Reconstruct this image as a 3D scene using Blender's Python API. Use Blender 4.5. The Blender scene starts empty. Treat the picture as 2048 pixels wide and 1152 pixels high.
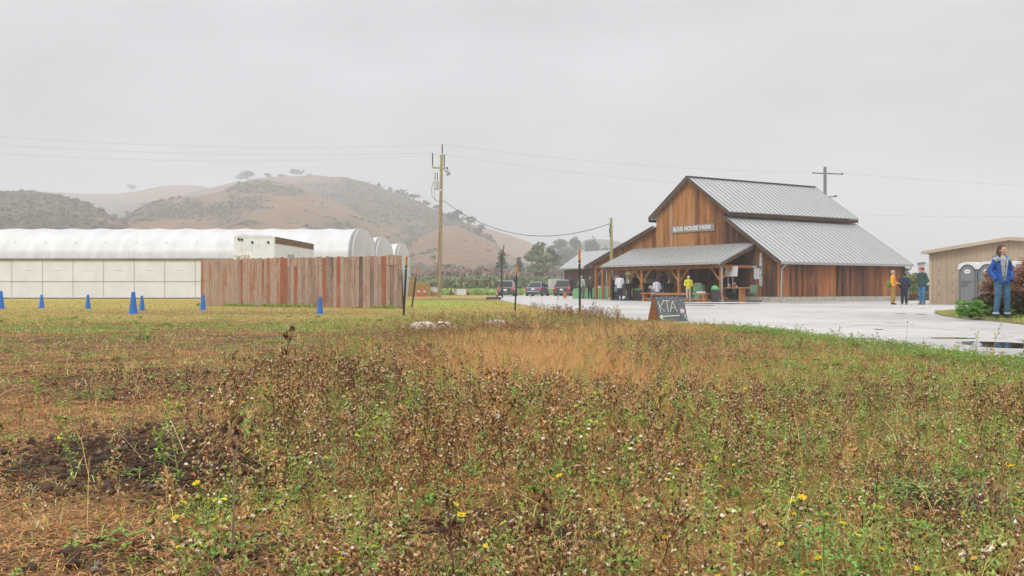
import bpy, bmesh, math, random
import numpy as np
from mathutils import Vector, Matrix
sin, cos, PI, rad = math.sin, math.cos, math.pi, math.radians
random.seed(7); RNG = np.random.default_rng(11)
SC = bpy.context.scene
COL = SC.collection

# ------------------------------------------------------------------ camera
F, HZ, CX, H0 = 1991.0, 577.5, 1024.0, 0.75     # focal length and horizon in photo pixels, eye height
cd = bpy.data.cameras.new('camera'); cam = bpy.data.objects.new('camera', cd); COL.objects.link(cam)
cd.lens, cd.sensor_width, cd.clip_start, cd.clip_end = 35.0, 36.0, 0.05, 9000
cam.location = (0, 0, H0); cam.rotation_euler = (rad(90.043), 0, 0)
SC.camera = cam
# ------------------------------------------------------------------ world: a bright, even overcast over a weak clear-sky term
W = bpy.data.worlds.new('World'); SC.world = W; W.use_nodes = True
nt = W.node_tree; N = nt.nodes; L = nt.links; N.clear()
out = N.new('ShaderNodeOutputWorld'); bg = N.new('ShaderNodeBackground')
sky = N.new('ShaderNodeTexSky'); sky.sky_type = 'NISHITA'; sky.sun_disc = False
sky.sun_elevation = rad(48); sky.sun_rotation = rad(205); sky.dust_density = 5; sky.air_density = 1.5
tc = N.new('ShaderNodeTexCoord'); sep = N.new('ShaderNodeSeparateXYZ'); L.new(tc.outputs['Generated'], sep.inputs[0])
ramp = N.new('ShaderNodeValToRGB'); L.new(sep.outputs['Z'], ramp.inputs[0])
cr = ramp.color_ramp
cr.elements[0].position = 0.0; cr.elements[0].color = (5.1, 5.1, 5.65, 1)
cr.elements[1].position = 1.0; cr.elements[1].color = (20.0, 20.0, 20.0, 1)
for p, c in ((0.05, (5.25, 5.25, 5.8)), (0.12, (5.8, 5.78, 6.3)), (0.20, (6.35, 6.32, 6.78)), (0.29, (6.75, 6.72, 7.1)), (0.45, (10.5, 10.6, 10.9))):
    e = cr.elements.new(p); e.color = (*c, 1)
mp = N.new('ShaderNodeMapping'); mp.inputs['Scale'].default_value = (1.3, 1.3, 3.6); L.new(tc.outputs['Generated'], mp.inputs[0])
nz = N.new('ShaderNodeTexNoise'); nz.inputs['Scale'].default_value = 2.1; nz.inputs['Detail'].default_value = 5; nz.inputs['Roughness'].default_value = .48
L.new(mp.outputs[0], nz.inputs[0])
mr = N.new('ShaderNodeMapRange'); mr.inputs[1].default_value = .3; mr.inputs[2].default_value = .7; mr.inputs[3].default_value = .80; mr.inputs[4].default_value = 1.17
L.new(nz.outputs[0], mr.inputs[0])
vm = N.new('ShaderNodeVectorMath'); vm.operation = 'SCALE'; L.new(ramp.outputs[0], vm.inputs[0]); L.new(mr.outputs[0], vm.inputs['Scale'])
mx = N.new('ShaderNodeMix'); mx.data_type = 'RGBA'; mx.inputs[0].default_value = .93
L.new(sky.outputs[0], mx.inputs[6]); L.new(vm.outputs[0], mx.inputs[7]); L.new(mx.outputs[2], bg.inputs[0])
bg.inputs[1].default_value = 0.10
L.new(bg.outputs[0], out.inputs[0])
# ------------------------------------------------------------------ sun behind thick cloud
sd = bpy.data.lights.new('sun', 'SUN'); sd.energy = 1.5; sd.angle = rad(16); sd.color = (1, .985, .96)
sun = bpy.data.objects.new('sun', sd); COL.objects.link(sun); sun.rotation_euler = (rad(42), 0, rad(-25))
vs = SC.view_settings; SC.display_settings.display_device = 'sRGB'
vs.view_transform = 'Standard'; vs.look = 'None'; vs.exposure = 0.12; vs.gamma = 1.0; vs.use_curve_mapping = False
cy = SC.cycles
cy.max_bounces = 6; cy.diffuse_bounces = 3; cy.glossy_bounces = 3; cy.transmission_bounces = 4; cy.volume_bounces = 1; cy.transparent_max_bounces = 8
cy.use_denoising = True; cy.caustics_reflective = False; cy.caustics_refractive = False

# ------------------------------------------------------------------ materials
def mat(name, col, rough=.75, var=.18, scale=6, bump=0.0, bscale=None, metal=0, spec=.4, attr=None, stretch=(1, 1, 1), coat=0, emis=None, sheen=0):
    m = bpy.data.materials.new(name); m.use_nodes = True; t = m.node_tree; n = t.nodes; l = t.links
    b = n['Principled BSDF']; b.inputs['Roughness'].default_value = rough; b.inputs['Metallic'].default_value = metal
    b.inputs['Specular IOR Level'].default_value = spec; b.inputs['Coat Weight'].default_value = coat
    co = n.new('ShaderNodeTexCoord'); mpn = n.new('ShaderNodeMapping'); mpn.inputs['Scale'].default_value = stretch; l.new(co.outputs['Object'], mpn.inputs[0])
    no = n.new('ShaderNodeTexNoise'); no.inputs['Scale'].default_value = scale; no.inputs['Detail'].default_value = 6; no.inputs['Roughness'].default_value = .6; l.new(mpn.outputs[0], no.inputs[0])
    r = n.new('ShaderNodeMapRange'); r.inputs[1].default_value = .25; r.inputs[2].default_value = .75; r.inputs[3].default_value = 1 - var; r.inputs[4].default_value = 1 + var; l.new(no.outputs[0], r.inputs[0])
    sc = n.new('ShaderNodeVectorMath'); sc.operation = 'SCALE'; l.new(r.outputs[0], sc.inputs['Scale'])
    if attr:
        a = n.new('ShaderNodeAttribute'); a.attribute_name = attr; l.new(a.outputs['Color'], sc.inputs[0])
    else:
        sc.inputs[0].default_value = col[:3]
    l.new(sc.outputs[0], b.inputs['Base Color'])
    if bump:
        nb = n.new('ShaderNodeTexNoise'); nb.inputs['Scale'].default_value = bscale or scale * 3; nb.inputs['Detail'].default_value = 5; l.new(mpn.outputs[0], nb.inputs[0])
        bp = n.new('ShaderNodeBump'); bp.inputs['Distance'].default_value = bump; bp.inputs['Strength'].default_value = .8; l.new(nb.outputs[0], bp.inputs['Height']); l.new(bp.outputs[0], b.inputs['Normal'])
    if emis: b.inputs['Emission Color'].default_value = (*emis[:3], 1); b.inputs['Emission Strength'].default_value = emis[3]
    m['b'] = 1
    return m
def leafmat(name, var=.25, trans=.25, rough=.65):
    """two-sided leaf shading: colour from the mesh, a little light through"""
    m = bpy.data.materials.new(name); m.use_nodes = True; t = m.node_tree; n = t.nodes; l = t.links; b = n['Principled BSDF']
    a = n.new('ShaderNodeAttribute'); a.attribute_name = 'Col'
    b.inputs['Roughness'].default_value = rough; b.inputs['Specular IOR Level'].default_value = .25
    tr = n.new('ShaderNodeBsdfTranslucent'); mixs = n.new('ShaderNodeMixShader'); mixs.inputs[0].default_value = trans
    l.new(a.outputs['Color'], b.inputs['Base Color']); l.new(a.outputs['Color'], tr.inputs[0])
    l.new(b.outputs[0], mixs.inputs[1]); l.new(tr.outputs[0], mixs.inputs[2]); l.new(mixs.outputs[0], n['Material Output'].inputs[0])
    return m
def woodmat(name, stops, streak=.35, rough=.8, zs=.35, sc=7, bump=.004):
    """boards: the tone of each board comes from the mesh; grain streaks run along z"""
    m = bpy.data.materials.new(name); m.use_nodes = True; t = m.node_tree; n = t.nodes; l = t.links; b = n['Principled BSDF']
    a = n.new('ShaderNodeAttribute'); a.attribute_name = 'tone'
    co = n.new('ShaderNodeTexCoord')
    def noise(s, scale, det=6):
        mpn = n.new('ShaderNodeMapping'); mpn.inputs['Scale'].default_value = s; l.new(co.outputs['Object'], mpn.inputs[0])
        ad = n.new('ShaderNodeVectorMath'); ad.operation = 'ADD'; l.new(mpn.outputs[0], ad.inputs[0])
        cb = n.new('ShaderNodeCombineXYZ'); mu = n.new('ShaderNodeMath'); mu.operation = 'MULTIPLY'; mu.inputs[1].default_value = 37.0; l.new(a.outputs['Fac'], mu.inputs[0]); l.new(mu.outputs[0], cb.inputs[2]); l.new(cb.outputs[0], ad.inputs[1])
        no = n.new('ShaderNodeTexNoise'); no.inputs['Scale'].default_value = scale; no.inputs['Detail'].default_value = det; no.inputs['Roughness'].default_value = .65; l.new(ad.outputs[0], no.inputs[0]); return no
    n1 = noise((1, 1, zs * .5), 2.2); n2 = noise((3, 3, zs * .22), sc * 2.5)
    ma = n.new('ShaderNodeMath'); ma.operation = 'MULTIPLY_ADD'; ma.inputs[1].default_value = .9; l.new(n1.outputs[0], ma.inputs[0])
    sb = n.new('ShaderNodeMath'); sb.operation = 'SUBTRACT'; sb.inputs[1].default_value = .45; l.new(a.outputs['Fac'], sb.inputs[0]); l.new(sb.outputs[0], ma.inputs[2])
    rp = n.new('ShaderNodeValToRGB'); c = rp.color_ramp
    c.elements[0].position, c.elements[0].color = stops[0][0], (*stops[0][1], 1); c.elements[1].position, c.elements[1].color = stops[-1][0], (*stops[-1][1], 1)
    for p, q in stops[1:-1]: e = c.elements.new(p); e.color = (*q, 1)
    l.new(ma.outputs[0], rp.inputs[0])
    r = n.new('ShaderNodeMapRange'); r.inputs[1].default_value = .3; r.inputs[2].default_value = .7; r.inputs[3].default_value = 1 - streak; r.inputs[4].default_value = 1 + streak; l.new(n2.outputs[0], r.inputs[0])
    s = n.new('ShaderNodeVectorMath'); s.operation = 'SCALE'; l.new(rp.outputs[0], s.inputs[0]); l.new(r.outputs[0], s.inputs['Scale']); l.new(s.outputs[0], b.inputs['Base Color'])
    bp = n.new('ShaderNodeBump'); bp.inputs['Distance'].default_value = bump; l.new(n2.outputs[0], bp.inputs['Height']); l.new(bp.outputs[0], b.inputs['Normal'])
    b.inputs['Roughness'].default_value = rough; b.inputs['Specular IOR Level'].default_value = .25
    return m

# ------------------------------------------------------------------ mesh helpers
class MB:
    def __init__(s): s.v = []; s.f = []; s.t = []; s.st = []
    def each(s, name, m, parent=None, **k):
        '''one object for each piece added'''
        out = []; st = s.st + [(len(s.v), len(s.f))]
        for (v0, f0), (v1, f1) in zip(st, st[1:]):
            q = MB(); q.v = s.v[v0:v1]; q.f = [tuple(i - v0 for i in f) for f in s.f[f0:f1]]; q.t = s.t[f0:f1]; out.append(q.build(name, m, parent, **k))
        return out
    def add(s, vs, fs, tone=.5):
        o = len(s.v); s.st.append((o, len(s.f))); s.v += [tuple(p) for p in vs]; s.f += [tuple(i + o for i in f) for f in fs]; s.t += [tone] * len(fs); return s
    def box(s, c, d, rz=0, rx=0, ry=0, tone=.5, taper=1.0):
        x, y, z = d[0] / 2, d[1] / 2, d[2] / 2
        P = [(-x, -y, -z), (x, -y, -z), (x, y, -z), (-x, y, -z), (-x * taper, -y * taper, z), (x * taper, -y * taper, z), (x * taper, y * taper, z), (-x * taper, y * taper, z)]
        if rz or rx or ry:
            R = Matrix.Rotation(rz, 3, 'Z') @ Matrix.Rotation(ry, 3, 'Y') @ Matrix.Rotation(rx, 3, 'X'); P = [R @ Vector(p) for p in P]
        return s.add([(p[0] + c[0], p[1] + c[1], p[2] + c[2]) for p in P], [(3, 2, 1, 0), (4, 5, 6, 7), (0, 1, 5, 4), (1, 2, 6, 5), (2, 3, 7, 6), (3, 0, 4, 7)], tone)
    def box2(s, a, b, tone=.5):
        return s.box([(a[i] + b[i]) / 2 for i in range(3)], [abs(b[i] - a[i]) for i in range(3)], tone=tone)
    def prism(s, poly, vec, tone=.5):
        n = len(poly); a = [Vector(p) for p in poly]; b = [p + Vector(vec) for p in a]
        nrm = sum(((a[i].cross(a[(i + 1) % n])) for i in range(n)), Vector((0, 0, 0)))
        if nrm.dot(Vector(vec)) > 0: f0 = tuple(range(n))[::-1]; side = [(i, (i + 1) % n, (i + 1) % n + n, i + n) for i in range(n)]; f1 = tuple(range(n, 2 * n))
        else: f0 = tuple(range(n)); side = [(i + n, (i + 1) % n + n, (i + 1) % n, i) for i in range(n)]; f1 = tuple(range(n, 2 * n))[::-1]
        return s.add(a + b, [f0, f1] + side, tone)
    def tube(s, pts, r, n=8, tone=.5, cap=True):
        pts = [Vector(p) for p in pts]; m = len(pts); rr = r if hasattr(r, '__len__') else [r] * m
        V = []; up = None
        for i, p in enumerate(pts):
            d = (pts[min(i + 1, m - 1)] - pts[max(i - 1, 0)]).normalized()
            if up is None or abs(up.dot(d)) > .95: up = Vector((0, 0, 1)) if abs(d.z) < .9 else Vector((1, 0, 0))
            a = d.cross(up).normalized(); b = a.cross(d); up = b
            for k in range(n):
                q = 2 * PI * k / n; V.append(p + (a * cos(q) + b * sin(q)) * rr[i])
        Fc = [(i * n + k, (i + 1) * n + k, (i + 1) * n + (k + 1) % n, i * n + (k + 1) % n) for i in range(m - 1) for k in range(n)]
        if cap: Fc += [tuple(range(n)), tuple(range((m - 1) * n, m * n))[::-1]]
        return s.add(V, Fc, tone)
    def lathe(s, prof, c=(0, 0, 0), n=16, tone=.5, sx=1, sy=1):
        V = [(c[0] + r * sx * cos(2 * PI * k / n), c[1] + r * sy * sin(2 * PI * k / n), c[2] + z) for r, z in prof for k in range(n)]
        m = len(prof); Fc = [(i * n + k, i * n + (k + 1) % n, (i + 1) * n + (k + 1) % n, (i + 1) * n + k) for i in range(m - 1) for k in range(n)]
        Fc += [tuple(range(n))[::-1], tuple(range((m - 1) * n, m * n))]
        return s.add(V, Fc, tone)
    def ball(s, c, r, n=10, tone=.5, noise=0):
        rx, ry, rz = r if hasattr(r, '__len__') else (r, r, r); m = max(4, n // 2 + 1)
        V = []
        for i in range(m + 1):
            a = PI * i / m
            for k in range(n):
                q = 2 * PI * k / n; j = 1 + random.uniform(-noise, noise)
                V.append((c[0] + rx * sin(a) * cos(q) * j, c[1] + ry * sin(a) * sin(q) * j, c[2] - rz * cos(a) * j))
        return s.add(V, [(i * n + k, i * n + (k + 1) % n, (i + 1) * n + (k + 1) % n, (i + 1) * n + k) for i in range(m) for k in range(n)], tone)
    def build(s, name, m, parent=None, smooth=False, loc=None, rotz=0, bevel=0):
        me = bpy.data.meshes.new(name); me.from_pydata(s.v, [], s.f); me.update()
        at = me.attributes.new('tone', 'FLOAT', 'FACE'); at.data.foreach_set('value', s.t)
        if smooth: me.polygons.foreach_set('use_smooth', [True] * len(me.polygons))
        return link(name, me, m, parent, loc, rotz, bevel)
def link(name, me, m, parent=None, loc=None, rotz=0, bevel=0):
    o = bpy.data.objects.new(name, me); COL.objects.link(o)
    if m: me.materials.append(m)
    if parent: o.parent = parent
    if loc: o.location = loc
    if rotz: o.rotation_euler = (0, 0, rotz)
    if bevel:
        b = o.modifiers.new('bevel', 'BEVEL'); b.width = bevel; b.segments = 2; b.limit_method = 'ANGLE'
    return o
def npmesh(name, V, Fa, m, cols=None, parent=None, smooth=False, quads=False):
    """big meshes straight from numpy arrays; cols: one colour per vertex"""
    k = Fa.shape[1]; me = bpy.data.meshes.new(name)
    me.vertices.add(len(V)); me.vertices.foreach_set('co', np.ascontiguousarray(V, np.float32).ravel())
    me.loops.add(Fa.size); me.loops.foreach_set('vertex_index', np.ascontiguousarray(Fa, np.int32).ravel())
    me.polygons.add(len(Fa)); me.polygons.foreach_set('loop_start', np.arange(0, Fa.size, k, dtype=np.int32))
    me.update(calc_edges=True)
    if cols is not None:
        c4 = np.ones((len(V), 4), np.float32); c4[:, :3] = cols
        a = me.color_attributes.new('Col', 'FLOAT_COLOR', 'POINT'); a.data.foreach_set('color', c4.ravel())
    if smooth: me.polygons.foreach_set('use_smooth', np.ones(len(Fa), bool))
    return link(name, me, m, parent)
def tag(o, label=None, cat=None, group=None, kind=None):
    if label: o['label'] = label
    if cat: o['category'] = cat
    if group: o['group'] = group
    if kind: o['kind'] = kind
    return o
def thing(name, label, cat, loc=(0, 0, 0), rotz=0, group=None):
    o = bpy.data.objects.new(name, None); COL.objects.link(o); o.location = loc; o.rotation_euler = (0, 0, rotz); o.empty_display_size = .2
    return tag(o, label, cat, group)
def struct(o): o['kind'] = 'structure'; return o
def copy_tree(o, parent=None):
    c = o.copy(); COL.objects.link(c); c.parent = parent
    for ch in list(o.children): copy_tree(ch, c)
    return c
def at(u, d, z=0): return Vector(((u - CX) / F * d, d, z))       # a spot on the line of sight of photo column u, d metres out
def zof(v, d): return H0 + (HZ - v) / F * d
def gd(v): return H0 * F / (v - HZ)                               # distance of the ground seen on photo row v
def text(name, s, size, m, parent, loc, rot, ext=.004, off=0, spacing=1.0, align='CENTER'):
    cu = bpy.data.curves.new(name, 'FONT'); cu.body = s; cu.size = size; cu.extrude = ext; cu.offset = off; cu.align_x = align; cu.align_y = 'CENTER'; cu.space_character = spacing; cu.resolution_u = 3
    t = bpy.data.objects.new('tmp', cu); COL.objects.link(t)
    me = bpy.data.meshes.new_from_object(t.evaluated_get(bpy.context.evaluated_depsgraph_get())); bpy.data.objects.remove(t)
    me.materials.clear(); o = link(name, me, m, parent); o.location = loc; o.rotation_euler = rot; return o
# value noise
def _h(ix, iy, s): 
    n = (ix * 374761393 + iy * 668265263 + s * 1442695041) & 0xffffffff; n = ((n ^ (n >> 13)) * 1274126177) & 0xffffffff
    return ((n ^ (n >> 16)) & 0xffff) / 65535.0
def vnoise(x, y, s=0):
    x = np.asarray(x, float); y = np.asarray(y, float); ix = np.floor(x).astype(np.int64); iy = np.floor(y).astype(np.int64); fx = x - ix; fy = y - iy
    fx = fx * fx * (3 - 2 * fx); fy = fy * fy * (3 - 2 * fy)
    return (_h(ix, iy, s) * (1 - fx) + _h(ix + 1, iy, s) * fx) * (1 - fy) + (_h(ix, iy + 1, s) * (1 - fx) + _h(ix + 1, iy + 1, s) * fx) * fy
def fbm(x, y, o=4, s=0):
    r = 0; a = .5; t = 0
    for i in range(o): r = r + a * vnoise(x * 2 ** i, y * 2 ** i, s + i); t += a; a *= .55
    return r / t
def sstep(a, b, x): t = np.clip((x - a) / (b - a), 0, 1); return t * t * (3 - 2 * t)
# ================================================================== THE LIE OF THE LAND
def uv_of(x, y): return CX + F * x / np.maximum(y, .1), HZ + H0 * F / np.maximum(y, .1)
def px(pts): return [((u - CX) / F * gd(v), gd(v)) for u, v in pts]
NEAR_EDGE = px([(990, 593.5), (1000, 600), (1030, 607), (1060, 612), (1120, 623), (1200, 633), (1290, 643), (1380, 647), (1500, 656), (1600, 668), (1700, 682), (1800, 695), (1900, 707), (2048, 728), (2400, 770)])
ROAD = NEAR_EDGE + [(40, 14), (60, 58), (32, 66), (20, 120), (-1.8, 125)]
ISLAND = px([(1866, 626), (1885, 632), (1920, 637.5), (2000, 644), (2048, 650), (2400, 690)]) + [(40, 40), (26, 44.5), (23, 44.8), (17.6, 36)]
def pip(x, y, P):
    ins = np.zeros(x.shape, bool); n = len(P)
    for i in range(n):
        x0, y0 = P[i]; x1, y1 = P[(i + 1) % n]
        c = ((y0 > y) != (y1 > y)) & (x < (x1 - x0) * (y - y0) / ((y1 - y0) or 1e-9) + x0); ins ^= c
    return ins
def edist(x, y, P):
    r = np.full(x.shape, 1e9); n = len(P)
    for i in range(n):
        a = np.array(P[i]); b = np.array(P[(i + 1) % n]); d = b - a
        t = np.clip(((x - a[0]) * d[0] + (y - a[1]) * d[1]) / (d @ d), 0, 1); r = np.minimum(r, np.hypot(x - a[0] - t * d[0], y - a[1] - t * d[1]))
    return r
def blob(u, v, cu, cv, su, sv): return np.exp(-((u - cu) / su) ** 2 - ((v - cv) / sv) ** 2)
def gz(x, y):
    """height of the ground: lumpy under the weeds, sunk under the pavement"""
    x = np.asarray(x, float); y = np.asarray(y, float); near = 1 - sstep(14, 40, np.hypot(x, y))
    u, v = uv_of(x, y)
    z = (fbm(x * .55 + 9, y * .55, 3, 5) - .5) * .10 * near + (fbm(x * 3, y * 3, 3, 8) - .5) * .045 * near
    z = z + .035 * blob(u, v, 300, 925, 240, 60) * near
    return z
def ground_z(x, y):
    x = np.atleast_1d(np.asarray(x, float)); y = np.atleast_1d(np.asarray(y, float))
    inside = pip(x, y, ROAD); e = np.where(np.hypot(x, y) < 150, edist(x, y, ROAD), 99)
    k = np.where(inside, 0, sstep(0, 1.2, e))
    z = gz(x, y) * k - np.where(inside, .05, 0.0)
    return z
def masks(x, y):
    u, v = uv_of(x, y); n1 = fbm(x * .8, y * .8, 4, 21); n2 = fbm(x * .25 + 5, y * .25, 3, 31); n3 = fbm(x * 2.6, y * 2.6, 3, 41)
    m = {}
    # bare dark soil
    soil = np.maximum.reduce([1.55 * blob(u, v, 280, 935, 290, 54), .9 * blob(u, v, 60, 960, 120, 40), .95 * blob(u, v, 1900, 1010, 190, 70), .9 * blob(u, v, 1000, 1050, 260, 40), .25 * blob(u, v, 300, 770, 420, 55), .55 * blob(u, v, 1750, 800, 160, 30), .75 * blob(u, v, 500, 1120, 500, 60), .22 * blob(u, v, 200, 690, 300, 20)])
    m['soil'] = np.clip(soil * (.35 + 1.3 * n1) * (.35 + 1.3 * n3), 0, 1)
    # tall weeds: everything right of a line that leans left as it comes nearer
    edge = np.interp(v, [600, 640, 660, 700, 760, 830, 900, 1000, 1200], [1000, 800, 700, 610, 540, 480, 470, 400, 300])
    w = sstep(-60, 90, u - edge) * sstep(622, 640, v)
    w = w * (1 - .80 * blob(u, v, 1060, 735, 190, 45)) * (1 - .85 * blob(u, v, 1000, 1070, 360, 62)) * (1 - .75 * blob(u, v, 1880, 1020, 220, 90)) * (1 - .85 * blob(u, v, 600, 1080, 260, 90))
    w = w * (1 - .55 * sstep(1300, 1500, u) * (1 - sstep(780, 860, v)))
    w = w + .10 * sstep(700, 760, v) * (u < 800)
    m['weed'] = np.clip(w * (.35 + 1.3 * n1), 0, 1)
    m['orange'] = (1 - m['soil']) * np.clip(1.4 * blob(u, v, 1060, 730, 200, 50) + .6 * blob(u, v, 1240, 660, 300, 14) + .5 * blob(u, v, 1250, 800, 200, 60) + .35, 0, 1) * (.4 + 1.2 * n2)
    g = .30 + 1.15 * sstep(1400, 1750, u) * (1 - .5 * sstep(900, 1000, v)) + 1.5 * blob(u, v, 150, 665, 460, 24) + .7 * blob(u, v, 900, 645, 400, 16) + .3 * blob(u, v, 650, 850, 200, 120)
    g = g * (.45 + .55 * sstep(300, 800, u)) * np.where(v > 700, 1, 1)
    m['green'] = np.clip(g * (1.9 * n2 - .1) * (.4 + 1.2 * n3), 0, 1)
    return m, u, v
# ------------------------------------------------------------------ ground sheet
def make_ground():
    r = np.concatenate([np.geomspace(.6, 1.9, 12, endpoint=False), np.geomspace(1.9, 60, 560, endpoint=False), np.geomspace(60, 1450, 150)])
    a = np.concatenate([np.linspace(-PI, -.62, 40, endpoint=False), np.linspace(-.62, .62, 560, endpoint=False), np.linspace(.62, PI, 41)])[:-1]
    R, A = np.meshgrid(r, a, indexing='ij'); X = R * np.sin(A); Y = R * np.cos(A); nr, na = X.shape
    x = X.ravel(); y = Y.ravel(); z = ground_z(x, y)
    front = y > .3
    m, u, v = masks(x, y); n = fbm(x * 1.7, y * 1.7, 4, 3); nf = fbm(x * 9, y * 9, 3, 4); nb = fbm(x * .12, y * .12, 3, 6)
    def L3(a, b, t): t = np.clip(t, 0, 1)[:, None]; return a * (1 - t) + b * t
    C = lambda *c: np.array(c)[None, :]
    col = L3(C(.085, .045, .028), C(.30, .165, .075), n * 1.4 - .3)                      # litter
    col = L3(col, C(.26, .23, .07), m['green'] * .4)
    col = L3(col, C(.070, .044, .032), m['soil'] * 1.2)
    far = sstep(628, 612, v)
    turf = L3(C(.42, .27, .10), C(.36, .34, .09), nb * 1.7 - .35 + .4 * (n - .5))
    turf = L3(turf, C(.20, .125, .06), .9 * blob(u, v, 520, 626, 420, 4) + 1.1 * blob(u, v, 900, 599, 130, 3.5) * (n + .4))
    turf = L3(turf, C(.27, .42, .07), 1.2 * (.4 + n) * blob(u, v, 890, 607, 85, 5) + .5 * blob(u, v, 880, 622, 110, 6))
    mid = sstep(655, 630, v) * .8
    col = L3(col, turf, np.maximum(far, mid * (u < 1250)))
    col = L3(col, C(.27, .34, .10), sstep(591, 589, v) * (u < 1700))                      # far field
    col = L3(col, C(.30, .24, .09), sstep(602.5, 600, v) * (u > 1700))
    col = col * (0.82 + .36 * nf)[:, None]
    col[~front] = (.2, .17, .07)
    V = np.stack([x, y, z], 1)
    i = np.arange(nr - 1)[:, None] * na; j = np.arange(na)[None, :]; j2 = (j + 1) % na
    Fq = np.stack([i + j, i + na + j, i + na + j2, i + j2], 2).reshape(-1, 4)[:, ::-1]
    # centre cap
    V = np.vstack([V, [0, 0, 0]]); col = np.vstack([col, [.15, .1, .05]]); c = len(V) - 1
    me_m = mat('soil', (0, 0, 0), rough=.95, var=.55, scale=60, bump=.03, bscale=70, attr='Col', spec=.15)
    o = npmesh('ground', V, Fq, me_m, col, smooth=True); struct(o)
    b = MB(); b.add([(0.62 * sin(q), .62 * cos(q), -.03) for q in np.linspace(0, 2 * PI, 24, endpoint=False)], [tuple(range(24))[::-1]]); 
    b.v += [tuple(v) for v in []]
    return o
make_ground()
# ------------------------------------------------------------------ pavement
def sheet(name, poly, z, m, cell=.5):
    bm = bmesh.new(); vs = [bm.verts.new((x, y, z)) for x, y in poly]; f = bm.faces.new(vs); f.normal_update()
    if f.normal.z < 0: f.normal_flip()
    bmesh.ops.triangulate(bm, faces=[f]); me = bpy.data.meshes.new(name); bm.to_mesh(me); bm.free(); return link(name, me, m)
def paving_mat():
    m = bpy.data.materials.new('paving'); m.use_nodes = True; t = m.node_tree; n = t.nodes; l = t.links; b = n['Principled BSDF']
    co = n.new('ShaderNodeTexCoord')
    def noise(s, sc, d=5, r=.6):
        mpn = n.new('ShaderNodeMapping'); mpn.inputs['Scale'].default_value = s; l.new(co.outputs['Object'], mpn.inputs[0])
        no = n.new('ShaderNodeTexNoise'); no.inputs['Scale'].default_value = sc; no.inputs['Detail'].default_value = d; no.inputs['Roughness'].default_value = r; l.new(mpn.outputs[0], no.inputs[0]); return no
    big = noise((1, 1, 1), .16); fine = noise((1, 1, 1), 22, 6, .7); mid = noise((1, 1, 1), 1.4, 5)
    rp = n.new('ShaderNodeValToRGB'); c = rp.color_ramp; c.elements[0].position = .3; c.elements[0].color = (.40, .385, .37, 1); c.elements[1].position = .72; c.elements[1].color = (.53, .51, .495, 1); l.new(mid.outputs[0], rp.inputs[0])
    r = n.new('ShaderNodeMapRange'); r.inputs[1].default_value = .3; r.inputs[2].default_value = .7; r.inputs[3].default_value = .8; r.inputs[4].default_value = 1.15; l.new(fine.outputs[0], r.inputs[0])
    s = n.new('ShaderNodeVectorMath'); s.operation = 'SCALE'; l.new(rp.outputs[0], s.inputs[0]); l.new(r.outputs[0], s.inputs['Scale']); vo = n.new('ShaderNodeTexVoronoi'); vo.feature = 'DISTANCE_TO_EDGE'; vo.inputs['Scale'].default_value = .22
    wn = noise((1, 1, 1), .9, 4); av = n.new('ShaderNodeVectorMath'); av.operation = 'MULTIPLY_ADD'; av.inputs[1].default_value = (2.2, 2.2, 0); l.new(wn.outputs['Color'], av.inputs[0]); l.new(co.outputs['Object'], av.inputs[2]); l.new(av.outputs[0], vo.inputs['Vector'])
    ck = n.new('ShaderNodeMapRange'); ck.inputs[1].default_value = .0; ck.inputs[2].default_value = .007; ck.inputs[3].default_value = .40; ck.inputs[4].default_value = 1.0; l.new(vo.outputs['Distance'], ck.inputs[0])
    wet = n.new('ShaderNodeMapRange'); wet.inputs[1].default_value = .35; wet.inputs[2].default_value = .6; wet.inputs[3].default_value = .74; wet.inputs[4].default_value = 1.05; l.new(noise((1, .6, 1), .22, 5, .65).outputs[0], wet.inputs[0])
    mm = n.new('ShaderNodeMath'); mm.operation = 'MULTIPLY'; l.new(ck.outputs[0], mm.inputs[0]); l.new(wet.outputs[0], mm.inputs[1])
    s2 = n.new('ShaderNodeVectorMath'); s2.operation = 'SCALE'; l.new(s.outputs[0], s2.inputs[0]); l.new(mm.outputs[0], s2.inputs['Scale']); l.new(s2.outputs[0], b.inputs['Base Color'])
    rr = n.new('ShaderNodeMapRange'); rr.inputs[1].default_value = .35; rr.inputs[2].default_value = .65; rr.inputs[3].default_value = .42; rr.inputs[4].default_value = .70; l.new(big.outputs[0], rr.inputs[0]); l.new(rr.outputs[0], b.inputs['Roughness'])
    bp = n.new('ShaderNodeBump'); bp.inputs['Distance'].default_value = .004; bp.inputs['Strength'].default_value = .6; l.new(fine.outputs[0], bp.inputs['Height']); l.new(bp.outputs[0], b.inputs['Normal'])
    return m
struct(sheet('pavement', ROAD, .0, paving_mat()))
M_puddle = mat('still_water', (.05, .042, .035), rough=.02, var=.3, scale=3, spec=.6)
M_crack = mat('wet_crack', (.07, .06, .055), rough=.35, var=.3, scale=9)
def puddle(u, v, w, h, s, label=None):
    d = gd(v); c = at(u, d); rx = w / F * d / 2; ry = h / F * d * d / H0 / 2
    P = []
    for k in range(44):
        q = 2 * PI * k / 44; j = .72 + .55 * float(fbm(np.array([cos(q) * 1.6 + s * 7]), np.array([sin(q) * 1.6 + s]), 4, 77)[0])
        P.append((c.x + rx * cos(q) * j, c.y + ry * sin(q) * j))
    o = sheet('puddle', P, .004, M_puddle); struct(o)
puddle(2005, 690, 150, 15, 1); puddle(1905, 676.5, 90, 3.5, 2); puddle(1420, 607.3, 200, 1.6, 3); puddle(1400, 611, 60, 1.1, 4); puddle(1590, 605.9, 190, 1.2, 5)
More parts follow.
